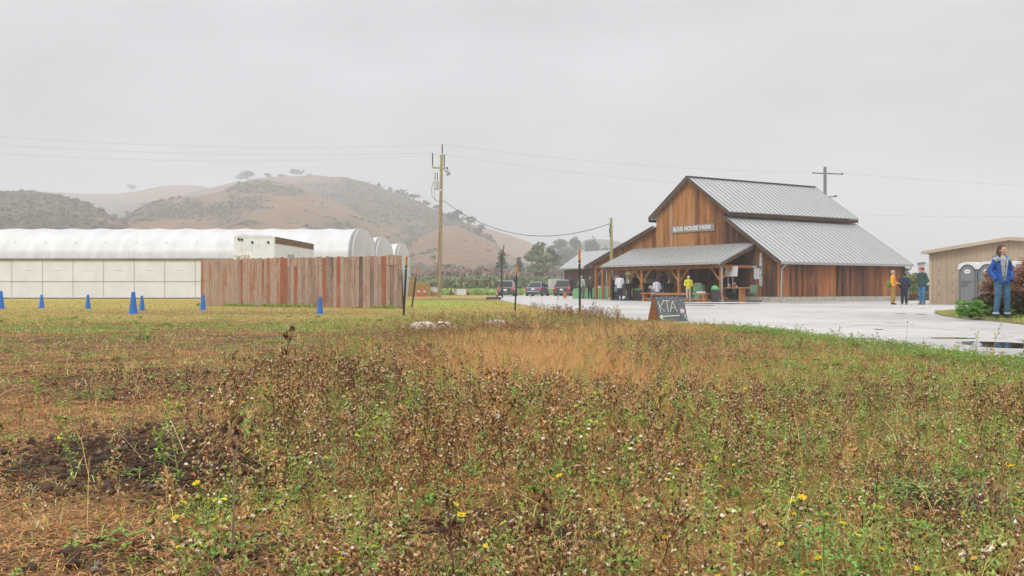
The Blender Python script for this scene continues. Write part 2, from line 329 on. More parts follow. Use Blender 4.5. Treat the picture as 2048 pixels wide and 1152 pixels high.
puddle(1990, 716, 120, 8, 9); puddle(1842, 629, 12, 1.6, 6); puddle(1757, 659, 14, 1.5, 7); puddle(1800, 628, 22, .9, 8); puddle(1355, 604, 80, .8, 11)
# raised verge on the right
def verge():
    bm = bmesh.new(); lo = [bm.verts.new((x, y, .002)) for x, y in ISLAND]; cx = sum(p[0] for p in ISLAND) / len(ISLAND); cyy = sum(p[1] for p in ISLAND) / len(ISLAND)
    hi = [bm.verts.new((cx + (x - cx) * .96, cyy + (y - cyy) * .96, .06)) for x, y in ISLAND]
    n = len(lo)
    for i in range(n): bm.faces.new((lo[i], lo[(i + 1) % n], hi[(i + 1) % n], hi[i]))
    bm.faces.new(hi); bmesh.ops.recalc_face_normals(bm, faces=bm.faces); bmesh.ops.triangulate(bm, faces=[f for f in bm.faces if len(f.verts) > 4])
    me = bpy.data.meshes.new('verge'); bm.to_mesh(me); bm.free()
    struct(link('verge_ground', me, mat('verge_soil', (.14, .12, .05), rough=.95, var=.5, scale=3, bump=.02)))
verge()
# ------------------------------------------------------------------ hills
M_hill = mat('hillside', (0, 0, 0), rough=.95, var=.28, scale=.09, bump=.8, bscale=.35, attr='Col', spec=.1)
TAN, TAN2, SCRUB, SCRUB2 = np.array([.215, .122, .072]), np.array([.165, .104, .068]), np.array([.078, .068, .052]), np.array([.125, .088, .070])
def hill(name, crest, base_d, darkfn, amp=5, seed=0, back=260, nu=260, pw=1.0, tan=TAN):
    kf = 1.1 if crest[0][2] > 900 else 1.5; crest = [(c[0], c[1], c[2] * kf) for c in crest]; base_d = base_d * kf
    us = np.linspace(crest[0][0], crest[-1][0], nu)
    cu = np.array([c[0] for c in crest]); cv = np.interp(us, cu, [c[1] for c in crest]); dd = np.interp(us, cu, [c[2] for c in crest])
    k = (us - CX) / F; zc = H0 + (HZ - cv) / F * dd
    T = np.concatenate([np.linspace(0, 1, 90), 1 + np.linspace(.04, 1, 16)])
    bd = base_d if hasattr(base_d, '__len__') else np.full(nu, base_d)
    V = np.zeros((len(T), nu, 3)); 
    for i, t in enumerate(T):
        if t <= 1:
            d = bd + (dd - bd) * t; z = zc * (1 - (1 - t) ** 1.55) ** pw if pw != 1 else zc * (t * .35 + .65 * (1 - (1 - t) ** 1.7)); z = z * d / dd * (1 + 0 * t) if False else z
            z = np.minimum(z, H0 + (HZ - cv) / F * d * (.05 + .95 * t ** .55))
        else: d = dd + back * (t - 1); z = zc * (1 - .75 * (t - 1) ** 1.3)
        V[i, :, 0] = k * d; V[i, :, 1] = d; V[i, :, 2] = z
    x = V[..., 0].ravel(); y = V[..., 1].ravel(); tt = np.repeat(T, nu); uu = np.tile(us, len(T))
    n = fbm(x / 70, y / 70, 5, seed) - .5; gl = np.abs(fbm(x / 45, y / 160, 4, seed + 9) - .5) * -2 + .35
    dz = amp * (n + .8 * gl) * np.clip(np.sin(PI * np.minimum(tt, 1.0) * .93), 0, 1)
    z = V[..., 2].ravel() + dz; z[tt == 0] = -1.5
    P = np.stack([x, y, z], 1); vv = HZ - (z - H0) / y * F
    dark = np.clip(darkfn(uu, vv, x, y) , 0, 1)
    nn = fbm(x / 9, y / 14, 4, seed + 3); n5 = fbm(x / 38, y / 38, 4, seed + 5)
    dk = sstep(.22, .80, dark + (nn - .5) * 1.1 + (n5 - .5) * .9)[:, None]
    tn = (fbm(x / 20, y / 20, 4, seed + 30))[:, None]
    col = (tan[None] * (1 - .4 * tn) + TAN2[None] * .35 * tn) * (1 - dk) + (SCRUB[None] * (1 - tn) + SCRUB2[None] * tn) * dk
    i = np.arange(len(T) - 1)[:, None] * nu; j = np.arange(nu - 1)[None, :]
    Fq = np.stack([i + j, i + j + 1, i + nu + j + 1, i + nu + j], 2).reshape(-1, 4)
    o = npmesh(name, P, Fq, M_hill, col, smooth=True); struct(o)
    return P, dk[:, 0]
CREST_A = [(-420, 415, 330), (-200, 395, 330), (0, 384, 330), (60, 382, 330), (110, 389, 325), (160, 403, 315), (210, 424, 300), (250, 446, 290), (300, 475, 280), (360, 520, 270)]
CREST_B = [(-300, 376, 880), (-80, 384, 880), (60, 382, 880), (150, 387, 880), (230, 388, 880), (270, 383, 880), (310, 375, 880), (345, 370, 880), (400, 371, 880), (440, 382, 880), (520, 410, 880)]
CREST_C = [(180, 430, 700), (240, 415, 700), (300, 402, 720), (360, 392, 730), (420, 376, 740), (470, 364, 750), (520, 362, 760), (600, 380, 760)]
CREST_D = [(430, 400, 600), (470, 370, 640), (500, 358, 680), (540, 355, 690), (600, 352, 690), (640, 351, 650), (690, 355, 580), (730, 364, 560), (790, 385, 530), (830, 401, 510), (870, 420, 490), (920, 443, 470), (960, 462, 455), (990, 488, 440), (1020, 518, 430), (1060, 550, 420)]
CREST_D2 = [(100, 500, 380), (170, 462, 380), (200, 452, 385), (240, 436, 390), (300, 407, 410), (350, 396, 420), (400, 392, 430), (440, 384, 440), (475, 366, 450), (510, 360, 460), (545, 362, 465), (585, 370, 455), (625, 385, 445), (664, 403, 435), (697, 416, 425), (730, 436, 410), (763, 459, 395), (793, 476, 385), (850, 512, 370), (910, 545, 350), (960, 565, 330)]
CREST_E = [(840, 470, 640), (900, 452, 640), (935, 446, 640), (968, 455, 640), (1010, 468, 630), (1058, 484, 620), (1100, 502, 610), (1150, 525, 600), (1230, 555, 600)]
CREST_E2 = [(780, 500, 380), (840, 474, 390), (890, 452, 400), (915, 452, 400), (940, 466, 395), (985, 484, 385), (1008, 503, 375), (1040, 522, 365), (1080, 535, 355), (1120, 550, 345), (1200, 568, 335)]
CREST_F = [(1060, 500, 980), (1140, 486, 980), (1200, 478, 980), (1235, 482, 980), (1262, 493, 980), (1330, 517, 960), (1450, 535, 940), (1600, 548, 940), (1740, 556, 940), (1800, 556, 900), (1838, 549, 900), (1880, 542, 900), (2000, 548, 900), (2350, 556, 900), (2700, 560, 900)]
scrub_pts = []
def keep(r, w=1.0): scrub_pts.append((r[0], r[1], w))
keep(hill('hill', CREST_A, 190, lambda u, v, x, y: np.where(v < 387 + .25 * abs(u - 40) * .2, .5, .97) - .5 * sstep(6, 0, np.abs(v - np.interp(u, [60, 250], [384, 450]) - 4)) * (u > 90), 4, 1))
hill('hill', CREST_B, 380, lambda u, v, x, y: .15 + .7 * sstep(400, 425, v), 5, 11, tan=TAN * 1.0)
hill('hill', CREST_C, 400, lambda u, v, x, y: .75 - .5 * (v < 378), 5, 21)
keep(hill('hill', CREST_D, 330, lambda u, v, x, y: .82 - .75 * blob(u, v, 620, 356, 110, 9) - .7 * blob(u, v, 905, 500, 60, 26) - .4 * blob(u, v, 870, 440, 30, 9), 7, 31))
keep(hill('hill', CREST_D2, 215, lambda u, v, x, y: .06 + .75 * sstep(395, 470, 470 - (u - 470) * .0 - v + 0) * (u < 0) + .75 * blob(u, v, 330, 418, 150, 26) + .75 * blob(u, v, 500, 372, 75, 14) + .6 * blob(u, v, 560, 385, 60, 10) + .4 * blob(u, v, 460, 440, 60, 20) + .5 * blob(u, v, 640, 460, 60, 14) + .45 * blob(u, v, 700, 440, 50, 12) + .75 * blob(u, v, 760, 500, 80, 22) + .8 * sstep(520, 545, v), 6, 41))
hill('hill', CREST_E, 420, lambda u, v, x, y: .05 + 0 * u, 5, 51, tan=TAN * 1.12)
keep(hill('hill', CREST_E2, 225, lambda u, v, x, y: .02 + .6 * blob(u, v, 800, 490, 60, 30) + .85 * sstep(524, 534, v) + .3 * blob(u, v, 960, 520, 16, 8), 4, 61), .7)
hill('hill', CREST_F, 640, lambda u, v, x, y: .8 + 0 * u, 6, 71)
# ------------------------------------------------------------------ leaf-cloud helper
def leafcloud(centers, radii, n_each, size, base, jitter=.25, flat=1.0, hue=(0, 0, 0), gap=None):
    """n leaf-sized quads spread through lobes; returns verts, faces, colours"""
    cs = []; cc = []
    for c, r in zip(centers, radii):
        n = int(n_each * (r[0] * r[1] if hasattr(r, '__len__') else r * r)); n = max(n, 6)
        p = RNG.normal(size=(n, 3)); p /= np.linalg.norm(p, axis=1)[:, None]; p *= (RNG.random(n) ** .4)[:, None] * 1.02
        rr = np.array(r if hasattr(r, '__len__') else (r, r, r)); tone = RNG.uniform(.78, 1.22)
        cs.append(np.array(c) + p * rr); cc.append(np.full(n, tone))
    P = np.vstack(cs); tone = np.concatenate(cc); n = len(P)
    a = RNG.normal(size=(n, 3)); a /= np.linalg.norm(a, axis=1)[:, None]; b = np.cross(a, RNG.normal(size=(n, 3))); b /= np.linalg.norm(b, axis=1)[:, None]
    a[:, 2] *= flat
    s = size * RNG.uniform(.55, 1.3, (n, 1))
    V = np.stack([P - a * s - b * s * .2, P + b * s * .55, P + a * s + b * s * .1, P - b * s * .5], 1).reshape(-1, 3)
    Fq = np.arange(n * 4).reshape(n, 4)
    col = np.array(base)[None] * (tone * RNG.uniform(1 - jitter, 1 + jitter, n))[:, None] * (1 + (RNG.random((n, 3)) - .5) * .2)
    return V, Fq, np.repeat(np.clip(col, 0, 1), 4, 0)
M_leaf = leafmat('tree_leaves'); M_bark = mat('bark', (.11, .085, .065), rough=.9, var=.4, scale=4, bump=.02, stretch=(3, 3, .5))
def tree(name, label, cat, u, d, top_v, width_px, col, group=None, lean=0, base_z=None, seed=0, lobes=16, leaf=None, kind='round', dens=1.0):
    random.seed(seed * 13 + 5); c = at(u, d); gzv = 0 if base_z is None else base_z
    Hh = zof(top_v, d) - gzv; w = width_px / F * d; c.z = gzv
    root = thing(name, label, cat, c, 0, group)
    b = MB(); tr = max(.12, Hh * .022); th = Hh * (.35 if kind != 'bush' else .15)
    b.tube([(0, 0, -.3), (lean * .3, 0, th * .5), (lean, 0, th), (lean * 1.3, .1, Hh * .75)], [tr * 1.3, tr, tr * .8, tr * .25], 7)
    cs = []; rs = []
    for i in range(lobes):
        q = random.uniform(0, 2 * PI); hh = random.uniform(0, 1)
        if kind == 'round': z = Hh * (.30 + .60 * hh); rad_ = w * .5 * math.sqrt(max(.05, 1 - (2 * hh - .75) ** 2 * .8)) * random.uniform(.15, .85); lr = w * random.uniform(.13, .24)
        elif kind == 'cone': z = Hh * (.12 + .8 * hh); rad_ = w * .5 * (1 - hh) * random.uniform(.3, .9); lr = w * random.uniform(.10, .2) * (1.2 - .7 * hh)
        elif kind == 'flat': z = Hh * (.55 + .38 * hh); rad_ = w * .5 * random.uniform(.1, .9) * (1.1 - .5 * hh); lr = w * random.uniform(.11, .2)
        else: z = Hh * (.15 + .65 * hh); rad_ = w * .5 * random.uniform(.1, .8) * (1.15 - .6 * hh); lr = w * random.uniform(.14, .24)
        p = (lean + rad_ * cos(q), rad_ * sin(q), z); cs.append(p); rs.append((lr, lr, lr * random.uniform(.5, .8)))
        if i % 2 == 0: b.tube([(lean * .8, 0, th * random.uniform(.7, 1.1)), ((p[0] + lean) * .5, p[1] * .5, (z + th) * .52), p], [tr * .5, tr * .32, tr * .1], 5, cap=False)
    b.build('trunk', M_bark, root)
    cs.append((lean * 1.2, 0, Hh * .9)); rs.append((w * .12, w * .12, Hh * .1))
    leaf = leaf or max(.16, d / F * 1.6)
    V, Fq, cc = leafcloud(cs, rs, dens * 5.2 / leaf ** 2 * .55, leaf, col, .35, .7)
    npmesh('crown', V, Fq, M_leaf, cc, root)
    return root
def hz(P_uvd): return zof(P_uvd[1], P_uvd[0])
DG = (.070, .088, .050); EG = (.10, .125, .055); PG = (.11, .135, .045)
RG = 'trees along the foggy hill ridges'
# (u, base v on the ridge, d, top v, width px, kind, label)
for i, (u, bv, d, tv, wpx, kd, lab) in enumerate([
    (262, 385, 860, 368, 22, 'flat', 'lone faint wind-bent tree on the far left foggy ridge'),
    (497, 362, 720, 341, 44, 'round', 'largest faint tree clump fading into fog on the hilltop'),
    (531, 358, 730, 347, 26, 'flat', 'low faded tree just right of the largest hilltop clump'),
    (562, 356, 730, 349, 26, 'flat', 'smallest faded tree in the middle of the foggy hilltop'),
    (593, 355, 730, 339, 40, 'flat', 'flat-topped faded tree on the hilltop left of the bare crest'),
    (620, 354, 720, 348, 20, 'bush', 'last low faded bush-like tree on the hilltop before the bare crest'),
    (757, 377, 552, 365, 18, 'bush', 'small round tree high on the right shoulder of the hill'),
    (781, 386, 540, 374, 16, 'round', 'second small tree down the right shoulder of the hill'),
    (803, 395, 530, 377, 28, 'round', 'dark rounded tree on the hill shoulder above the steep slope'),
    (829, 404, 515, 389, 30, 'flat', 'open flat-crowned tree midway down the hill shoulder'),
    (850, 414, 505, 401, 24, 'flat', 'small flat-crowned tree below the open one on the shoulder'),
    (877, 426, 492, 410, 26, 'flat', 'thin tree on the slope directly behind the utility pole'),
    (912, 444, 420, 421, 44, 'round', 'broad dark tree on the slope right of the utility pole'),
    (938, 458, 410, 433, 34, 'flat', 'open-topped dark tree between the broad tree and the lowest tree'),
    (962, 474, 402, 449, 34, 'round', 'lowest dark tree on the slope above the basketball hoop'),
    (980, 484, 395, 468, 22, 'bush', 'small dark bush at the foot of the row of slope trees')]):
    d *= 1.5; tree('ridge_tree', lab, 'tree', u, d, tv, wpx, DG, RG, base_z=zof(bv, d) - 1.0, seed=i, lobes=12, kind=kd, leaf=1.0, dens=1.3, lean=random.uniform(-.5, .5))
VG = 'trees on the valley floor behind the cars'
for i, (u, d, tv, wpx, kd, col, lab) in enumerate([
    (1003, 212, 500, 62, 'cone', DG, 'dark conical cypress behind the basketball hoop'),
    (1038, 214, 512, 46, 'cone', DG, 'lower dark cypress joined to the right of the conical one'),
    (1076, 222, 483, 66, 'round', (.19, .21, .09), 'tall pale green tree with a rounded crown above the grey sedan'),
    (1100, 224, 492, 50, 'round', EG, 'green tree close beside the tall pale green one'),
    (1066, 200, 530, 60, 'round', (.11, .15, .055), 'lower bright-edged green tree in front of the tall pale one'),
    (1093, 202, 538, 50, 'bush', (.09, .12, .05), 'squat green tree right of the lower bright-edged one'),
    (1118, 400, 476, 50, 'flat', DG, 'faint grey tree with a notched top left of the far grove'),
    (1150, 405, 470, 54, 'round', DG, 'faint grey tree with the second tallest crown in the far grove'),
    (1185, 400, 471, 56, 'round', DG, 'faint grey round tree at the right end of the far grove'),
    (1212, 410, 488, 46, 'round', DG, 'faint sloping tree behind the annex roof'),
    (1135, 385, 500, 60, 'round', DG, 'mid-height grey tree under the far grove')]):
    d *= 1.4 if d > 300 else 1.2; tree('valley_tree', lab, 'tree', u, d, tv, wpx, col, VG, seed=40 + i, lobes=34, kind=kd, leaf=.62, dens=2.4)
tree('willow_tree', 'bright yellow-green spreading tree between the barn and the tan shed', 'tree', 1830, 92, 545, 60, (.15, .20, .035), seed=60, lobes=26, kind='bush', leaf=.16)
tree('round_tree', 'darker green tree just behind the far corner of the barn', 'tree', 1812, 110, 531, 26, (.07, .11, .04), seed=61, lobes=14, kind='round', leaf=.2)
tree('willow_tree', 'green tree partly behind the white truck', 'tree', 1868, 98, 552, 44, (.10, .15, .035), seed=62, lobes=18, kind='bush', leaf=.18)
# ------------------------------------------------------------------ hillside scrub, hedge and crops
def scrub():
    Vs, Fs, Cs, o = [], [], [], 0
    for P, dk, w in scrub_pts:
        idx = np.where(((dk > .6) | (RNG.random(len(dk)) < .016)) & (P[:, 2] > 1))[0]; idx = RNG.choice(idx, size=min(int(4200 * w), len(idx)), replace=False)
        c = P[idx] + RNG.normal(size=(len(idx), 3)) * [1.5, 1.5, .1]; n = len(c)
        k = 14; p = RNG.normal(size=(n, k, 3)); p /= np.linalg.norm(p, axis=2)[..., None]; s = RNG.uniform(.3, 1.0, (n, 1, 1)); 
        q = c[:, None, :] + p * s * [1, 1, .62]; a = RNG.normal(size=(n, k, 3)) * .55 * s; b = RNG.normal(size=(n, k, 3)) * .45 * s
        V = np.stack([q - a, q + b, q + a, q - b], 2).reshape(-1, 3); base = SCRUB[None] * 1.15 + SCRUB2[None] * RNG.uniform(.3, 1.4, (n, 1)) + [0, .012, 0] * RNG.random((n, 1)) * 2
        col = np.repeat(base * RNG.uniform(.8, 1.3, (n, 1)), k * 4, 0)
        Vs.append(V); Cs.append(col); Fs.append(np.arange(len(V)).reshape(-1, 4) + o); o += len(V)
    tag(npmesh('hillside_scrub', np.vstack(Vs), np.vstack(Fs), M_leaf, np.vstack(Cs)), 'dark chaparral scrub covering the foggy hillsides', 'scrub', kind='stuff')
scrub()
def band(name, label, cat, u0, u1, d0, d1, h, col, n, size, wav=.35):
    u = RNG.uniform(u0, u1, n); d = RNG.uniform(d0, d1, n); x = (u - CX) / F * d
    hh = h * (1 - wav + wav * 2 * fbm(x / 6, d / 6, 3, int(d0))); z = hh * RNG.random(n) ** .7
    P = np.stack([x, d, z], 1); a = RNG.normal(size=(n, 3)) * size * .6; b = RNG.normal(size=(n, 3)) * size * .5
    V = np.stack([P - a, P + b, P + a, P - b], 1).reshape(-1, 3)
    cc = np.repeat(np.array(col)[None] * (RNG.uniform(.7, 1.3, n) * (.7 + .6 * fbm(x / 5, d / 5, 2, 5)))[:, None], 4, 0)
    return tag(npmesh(name, V, np.arange(4 * n).reshape(n, 4), M_leaf, cc), label, cat, kind='stuff')
band('scrub_band', 'purplish brown brush along the foot of the hill', 'brush', 560, 1180, 186, 198, 3.4, (.30, .21, .175), 16000, 1.0, .5)
band('hedge', 'dull green hedgerow beyond the far field', 'hedge', 780, 1180, 168, 182, 2.4, (.22, .25, .13), 14000, .5)
band('crop_rows', 'bright green crops in the far field', 'crops', 790, 1180, 112, 160, .55, (.30, .42, .13), 26000, .22)
band('crop_rows', 'green vegetable rows behind the barn on the right', 'crops', 1780, 1900, 72, 88, .55, (.06, .16, .04), 9000, .18)
band('dry_crop', 'dry brown stubble strip behind the barn on the right', 'stubble', 1780, 1900, 64, 71, .42, (.28, .19, .08), 9000, .1)
# ================================================================== THE BARN
BX, BY = 15.2, 56.3; BRZ = math.atan2(-.84, .5426); BL = 11.2
E1 = Vector((-.5426, .84, 0)); E2 = Vector((.84, .5426, 0))
def rayq(u, q, z=0):
    '''spot q metres out from the barn front on photo column u'''
    k = (u - CX) / F; bx, by = BX - .84 * q, BY - .5426 * q; s = (bx - k * by) / (.84 * k + .5426); return bw(s, q, z)
def bw(s, q, z=0): p = Vector((BX, BY, 0)) + E1 * s - E2 * q; p.z = z; return p       # s metres left along the front, q metres out from it
SIDING = [(0.0, (.022, .013, .008)), (.22, (.060, .030, .016)), (.40, (.135, .058, .022)), (.58, (.27, .112, .036)), (.76, (.42, .19, .062)), (1.0, (.40, .27, .16))]
M_siding = woodmat('redwood_siding', SIDING, streak=.5)
M_siding_red = woodmat('red_side_siding', [(0.0, (.022, .011, .008)), (.22, (.055, .024, .014)), (.40, (.16, .064, .028)), (.58, (.31, .115, .042)), (.76, (.46, .19, .065)), (1.0, (.44, .27, .16))], streak=.5)
M_post = woodmat('post_timber', [(0, (.18, .07, .025)), (.5, (.34, .14, .045)), (1, (.48, .23, .085))], streak=.25, sc=5)
M_trim = woodmat('dark_trim', [(0, (.04, .025, .018)), (.5, (.11, .06, .035)), (1, (.24, .15, .09))], streak=.3, zs=1)
M_roof = mat('standing_seam', (.43, .44, .435), rough=.45, var=.07, scale=.9, metal=.35, spec=.5)
M_rib = mat('seam_rib', (.31, .315, .31), rough=.5, var=.15, metal=.3)
M_galv = mat('galvanised_gutter', (.42, .43, .43), rough=.38, var=.12, scale=5, metal=.45)
M_edge = mat('roof_edge_metal', (.075, .078, .08), rough=.5, var=.2, scale=4, metal=.2)
M_conc = mat('foundation_concrete', (.44, .41, .35), rough=.9, var=.3, scale=5, bump=.01)
def tone_run(n, seed, bias=.5):
    r = random.Random(seed); out = []; cur = .5
    while len(out) < n:
        k = r.randint(2, 6); base = r.choice([.34, .44, .55, .62, .66, .52, .42]) + (bias - .5)
        out += [min(1, max(0, base + r.uniform(-.09, .09))) for _ in range(k)]
    return out[:n]
def siding(mb, x0, x1, zlo, ztop, y, seed, w=.235, nrm=-1, bias=.5, axis='x'):
    """vertical boards from x0 to x1 on plane y; ztop(x) gives the cut line"""
    n = int(round(abs(x1 - x0) / w)); w = (x1 - x0) / n; tn = tone_run(n, seed, bias); r = random.Random(seed)
    for i in range(n):
        a = x0 + i * w + .004; b = x0 + (i + 1) * w - .004; pr = r.uniform(0, .010)
        lo = zlo(a) if callable(zlo) else zlo; lo2 = zlo(b) if callable(zlo) else zlo
        P = [(a, y, lo), (b, y, lo2), (b, y, ztop(b)), (a, y, ztop(a))]
        if axis == 'y': P = [(y, p[0], p[2]) for p in P]
        v = (0, nrm * (.028 + pr), 0) if axis == 'x' else (nrm * (.028 + pr), 0, 0)
        mb.prism(P, v, tn[i])
def metal_roof(name, A, B, C, D, parent, n, thick=.07, rib=.035):
    """A-B eave, D-C ridge"""
    A, B, C, D = map(Vector, (A, B, C, D)); nr = (B - A).cross(D - A).normalized()
    if nr.z < 0: nr = -nr
    mb = MB(); mb.prism([A, B, C, D], -nr * thick); pan = mb.build(name, M_roof, parent); mb = MB()
    for i in range(n + 1):
        t = i / n; t = min(max(t, .003), .997); p = A.lerp(B, t); q = D.lerp(C, t); e = (B - A).normalized() * .011
        mb.prism([p - e, p + e, q + e, q - e], nr * rib)
    mb.build('seams', M_rib, pan); return pan
barn = thing('barn', 'weathered redwood barn with grey metal roofs and a long front porch', 'barn', (BX, BY, 0), BRZ)
# local frame: x runs right along the front (x = -s), y back along the side wall, front plane y = 0
def fz(x):
    s = -x
    if s < 4.2: return 2.38 + .65 * s
    if s <= 10.5: return 5.40 + .665 * (3.4 - abs(s - 7.35)) - .03
    return 4.72 - .337 * (s - 10.5)
core = mat('barn_lining', (.03, .02, .014), rough=.95)
f = MB(); siding(f, -4.2, -.02, .30, fz, 0, 11, bias=.36); siding(f, -10.5, -4.2, .30, fz, -.02, 14, bias=.66, w=.21); siding(f, -13.2, -10.5, .12, fz, 0, 5, bias=.62); siding(f, -17.6, -13.2, 2.42 , lambda x: max(fz(x), 2.45), 0, 6, bias=.62)
f.build('front_wall', M_siding, barn)
f = MB(); siding(f, 0, BL, .30, lambda x: 2.40, 0, 21, nrm=1, bias=.46, axis='y'); f.build('side_wall', M_siding_red, barn)
f = MB(); f.prism([(-.05, .03, .1), (-13.2, .03, .1), (-13.2, .03, fz(-13.2) - .05), (-10.5, .03, fz(-10.55) - .05), (-10.5, .03, 5.3), (-7.35, .03, 7.4), (-4.2, .03, 5.3), (-4.2, .03, 5.0), (-.05, .03, 2.3)], (0, .1, 0))
f.prism([(-.03, .03, .1), (-.03, BL - .05, .1), (-.03, BL - .05, 2.32), (-.03, .03, 2.32)], (-.1, 0, 0)); f.box2((-13.2, BL - .1, .1), (-.1, BL, 2.3)); f.box2((-13.2, .1, .1), (-13.1, BL, 3.5)); f.box2((-4.4, .13, 4.5), (-4.27, BL - .05, 5.55)); f.box2((-10.45, .13, 4.5), (-10.3, BL - .05, 5.55))
f.prism([(-10.4, BL - .1, 2.2), (-4.3, BL - .1, 2.2), (-4.3, BL - .1, 5.3), (-7.35, BL - .1, 7.4), (-10.4, BL - .1, 5.3)], (0, .08, 0)); f.box2((-17.6, 3.2, 0), (-13.2, 3.3, 2.5)); f.build('inner_lining', core, barn)
f = MB(); siding(f, -4.2, -4.2 + 0.0001, 0, lambda x: 1, 0, 1) if False else None; 
f = MB(); siding(f, .12, BL, 5.0, lambda x: 5.42, -4.20, 33, nrm=1, bias=.3, axis='y'); f.build('clerestory_wall', M_siding, barn); f = MB(); siding(f, -17.6, -13.25, .05, lambda x: 2.6, 3.18, 35, bias=.18); f.build('bay_back_wall', M_siding, barn)
f = MB(); f.box2((-9.6, -.03, 0), (.045, .22, .29)); f.box2((-.2, .22, 0), (.045, BL + .02, .29)); f.box2((-13.2, -.03, 0), (-9.6, .22, .1)); f.build('foundation', M_conc, barn)
# corner boards and battens
f = MB()
for x, z1, t in ((-.09, 2.36, .75), (-4.28, fz(-4.3) - .02, .3), (-10.42, fz(-10.4) - .02, .85), (-9.05, 6.1, .95), (-13.25, 3.7, .6)): f.box2((x - .09, -.075, .3), (x + .09, -.045, z1), tone=t)
f.box2((.045, -.06, .3), (.07, .12, 2.36), tone=.7); f.each('corner_board', M_siding, barn)
f0, f1 = -.35, BL + .35
RZ = 5.40 + .665 * 3.4 + .10
metal_roof('main_roof', (-3.75, f0, 5.40 + .665 * -.2 + .1), (-3.75, f1, 5.40 + .665 * -.2 + .1), (-7.35, f1, RZ), (-7.35, f0, RZ), barn, 29)
metal_roof('main_roof', (-10.95, f1, 5.27 + .1), (-10.95, f0, 5.27 + .1), (-7.35, f0, RZ), (-7.35, f1, RZ), barn, 29)
metal_roof('aisle_roof', (.32, f0, 2.37 - .1), (.32, f1, 2.37 - .1), (-4.17, f1, 5.15), (-4.17, f0, 5.15), barn, 29)
metal_roof('aisle_roof', (-17.95, f1, 2.31), (-17.95, f0, 2.31), (-10.53, f0, 4.81), (-10.53, f1, 4.81), barn, 29)
f = MB()
def rake(x0, z0, x1, z1, y=f0, h=.20):
    f.prism([(x0, y - .03, z0 - .04), (x1, y - .03, z1 - .04), (x1, y - .03, z1 - h), (x0, y - .03, z0 - h)], (0, .028, 0), tone=random.uniform(.4, .7))
rake(-3.75, 5.37, -7.35, RZ); rake(-10.95, 5.37, -7.35, RZ); rake(.32, 2.27, -4.17, 5.15); rake(-17.95, 2.31, -10.53, 4.81)
f.box2((-3.80, f0, 5.10), (-3.76, f1, 5.29), tone=.25); f.box2((-10.94, f0, 5.10), (-10.9, f1, 5.29), tone=.3)
f.build('bargeboard', M_trim, barn)
f = MB(); e = .035
def edge(a, b, y=f0):
    f.prism([(a[0], y - .04, a[1] + .02), (b[0], y - .04, b[1] + .02), (b[0], y - .04, b[1] - .05), (a[0], y - .04, a[1] - .05)], (0, .06, 0))
edge((.33, 2.30), (-4.17, 5.18)); edge((-3.74, 5.40), (-7.35, RZ + .03)); edge((-10.96, 5.40), (-7.35, RZ + .03)); edge((-17.96, 2.34), (-10.53, 4.84))
f.box((-7.35, (f0 + f1) / 2, RZ + .035), (.26, f1 - f0 + .02, .03)); f.box((-4.17, (f0 + f1) / 2, 5.175), (.14, f1 - f0, .03)); f.build('roof_flashing', M_edge, barn)
f = MB(); f.box2((.322, f0, 2.13), (.43, f1, 2.26)); f.tube([(.37, .0, 2.15), (.37, -.10, 2.02), (.16, -.11, 1.86), (.13, -.12, .12)], .045, 8); f.tube([(.37, BL + .1, 2.15), (.34, BL + .12, 2.0), (.12, BL + .12, 1.85), (.12, BL + .12, .1)], .045, 8)
f.box2((-18.06, f0, 2.17), (-17.953, f1, 2.29)); f.each('gutter', M_galv, barn)
# left open bay: posts, beam, braces
f = MB(); f.box2((-17.5, -.06, 2.22), (-13.3, .14, 2.40), tone=.6); f.build('bay_beam', M_post, barn)
for x in (-17.0, -16.25):
    f = MB(); f.box2((x - .08, -.08, 0), (x + .08, .08, 2.22), tone=random.uniform(.5, .8)); f.build('bay_post', M_post, barn)
f = MB(); f.tube([(-16.95, 0, 1.5), (-16.3, 0, 2.2)], .06, 4, tone=.8); f.build('brace', M_post, barn)
# big sliding door in the shade of the porch
f = MB(); siding(f, -7.4, -3.2, .16, lambda x: 2.62, -.075, 77, w=.28, bias=.2); f.box2((-7.5, -.15, 2.62), (-3.1, -.11, 2.74), tone=.2)
f.tube([(-7.2, -.14, .3), (-3.4, -.14, 2.5)], .05, 4, tone=.15); f.build('sliding_door', M_siding, barn)
# porch
pz0, pz1, pq = 2.22, 3.40, 2.85
sl = (pz1 - pz0) / pq
metal_roof('porch_roof', (-12.75, -pq, pz0 + .06), (-1.80, -pq, pz0 + .06), (-1.80, -.055, pz1 + .04), (-12.75, -.055, pz1 + .04), barn, 27, thick=.05)
f = MB()
for x in (-12.72, -1.86): f.prism([(x, -pq, pz0 - .03), (x, -.06, pz1 - .05), (x, -.06, pz1 - .24), (x, -pq, pz0 - .19)], (.05, 0, 0), tone=.55)
f.each('bargeboard', M_trim, barn)
f = MB()
for k in range(15):
    x = -12.4 + k * .74; f.prism([(x, -pq + .08, pz0 - .03), (x, -.06, pz1 - .06), (x, -.06, pz1 - .2), (x, -pq + .08, pz0 - .15)], (.05, 0, 0), tone=.35)
f.build('rafters', M_trim, barn)
f = MB(); f.box2((-12.75, -pq - .10, pz0 - .07), (-1.80, -pq - .003, pz0 + .05)); f.tube([(-1.95, -pq - .05, 2.15), (-1.96, -2.72, 2.0), (-1.98, -2.62, 1.95), (-1.98, -2.62, .15), (-1.9, -2.75, .06)], .045, 8); f.tube([(-12.5, -pq - .05, 2.15), (-12.4, -2.7, 1.95), (-12.38, -2.64, .1)], .04, 8); f.build('gutter', M_galv, barn)
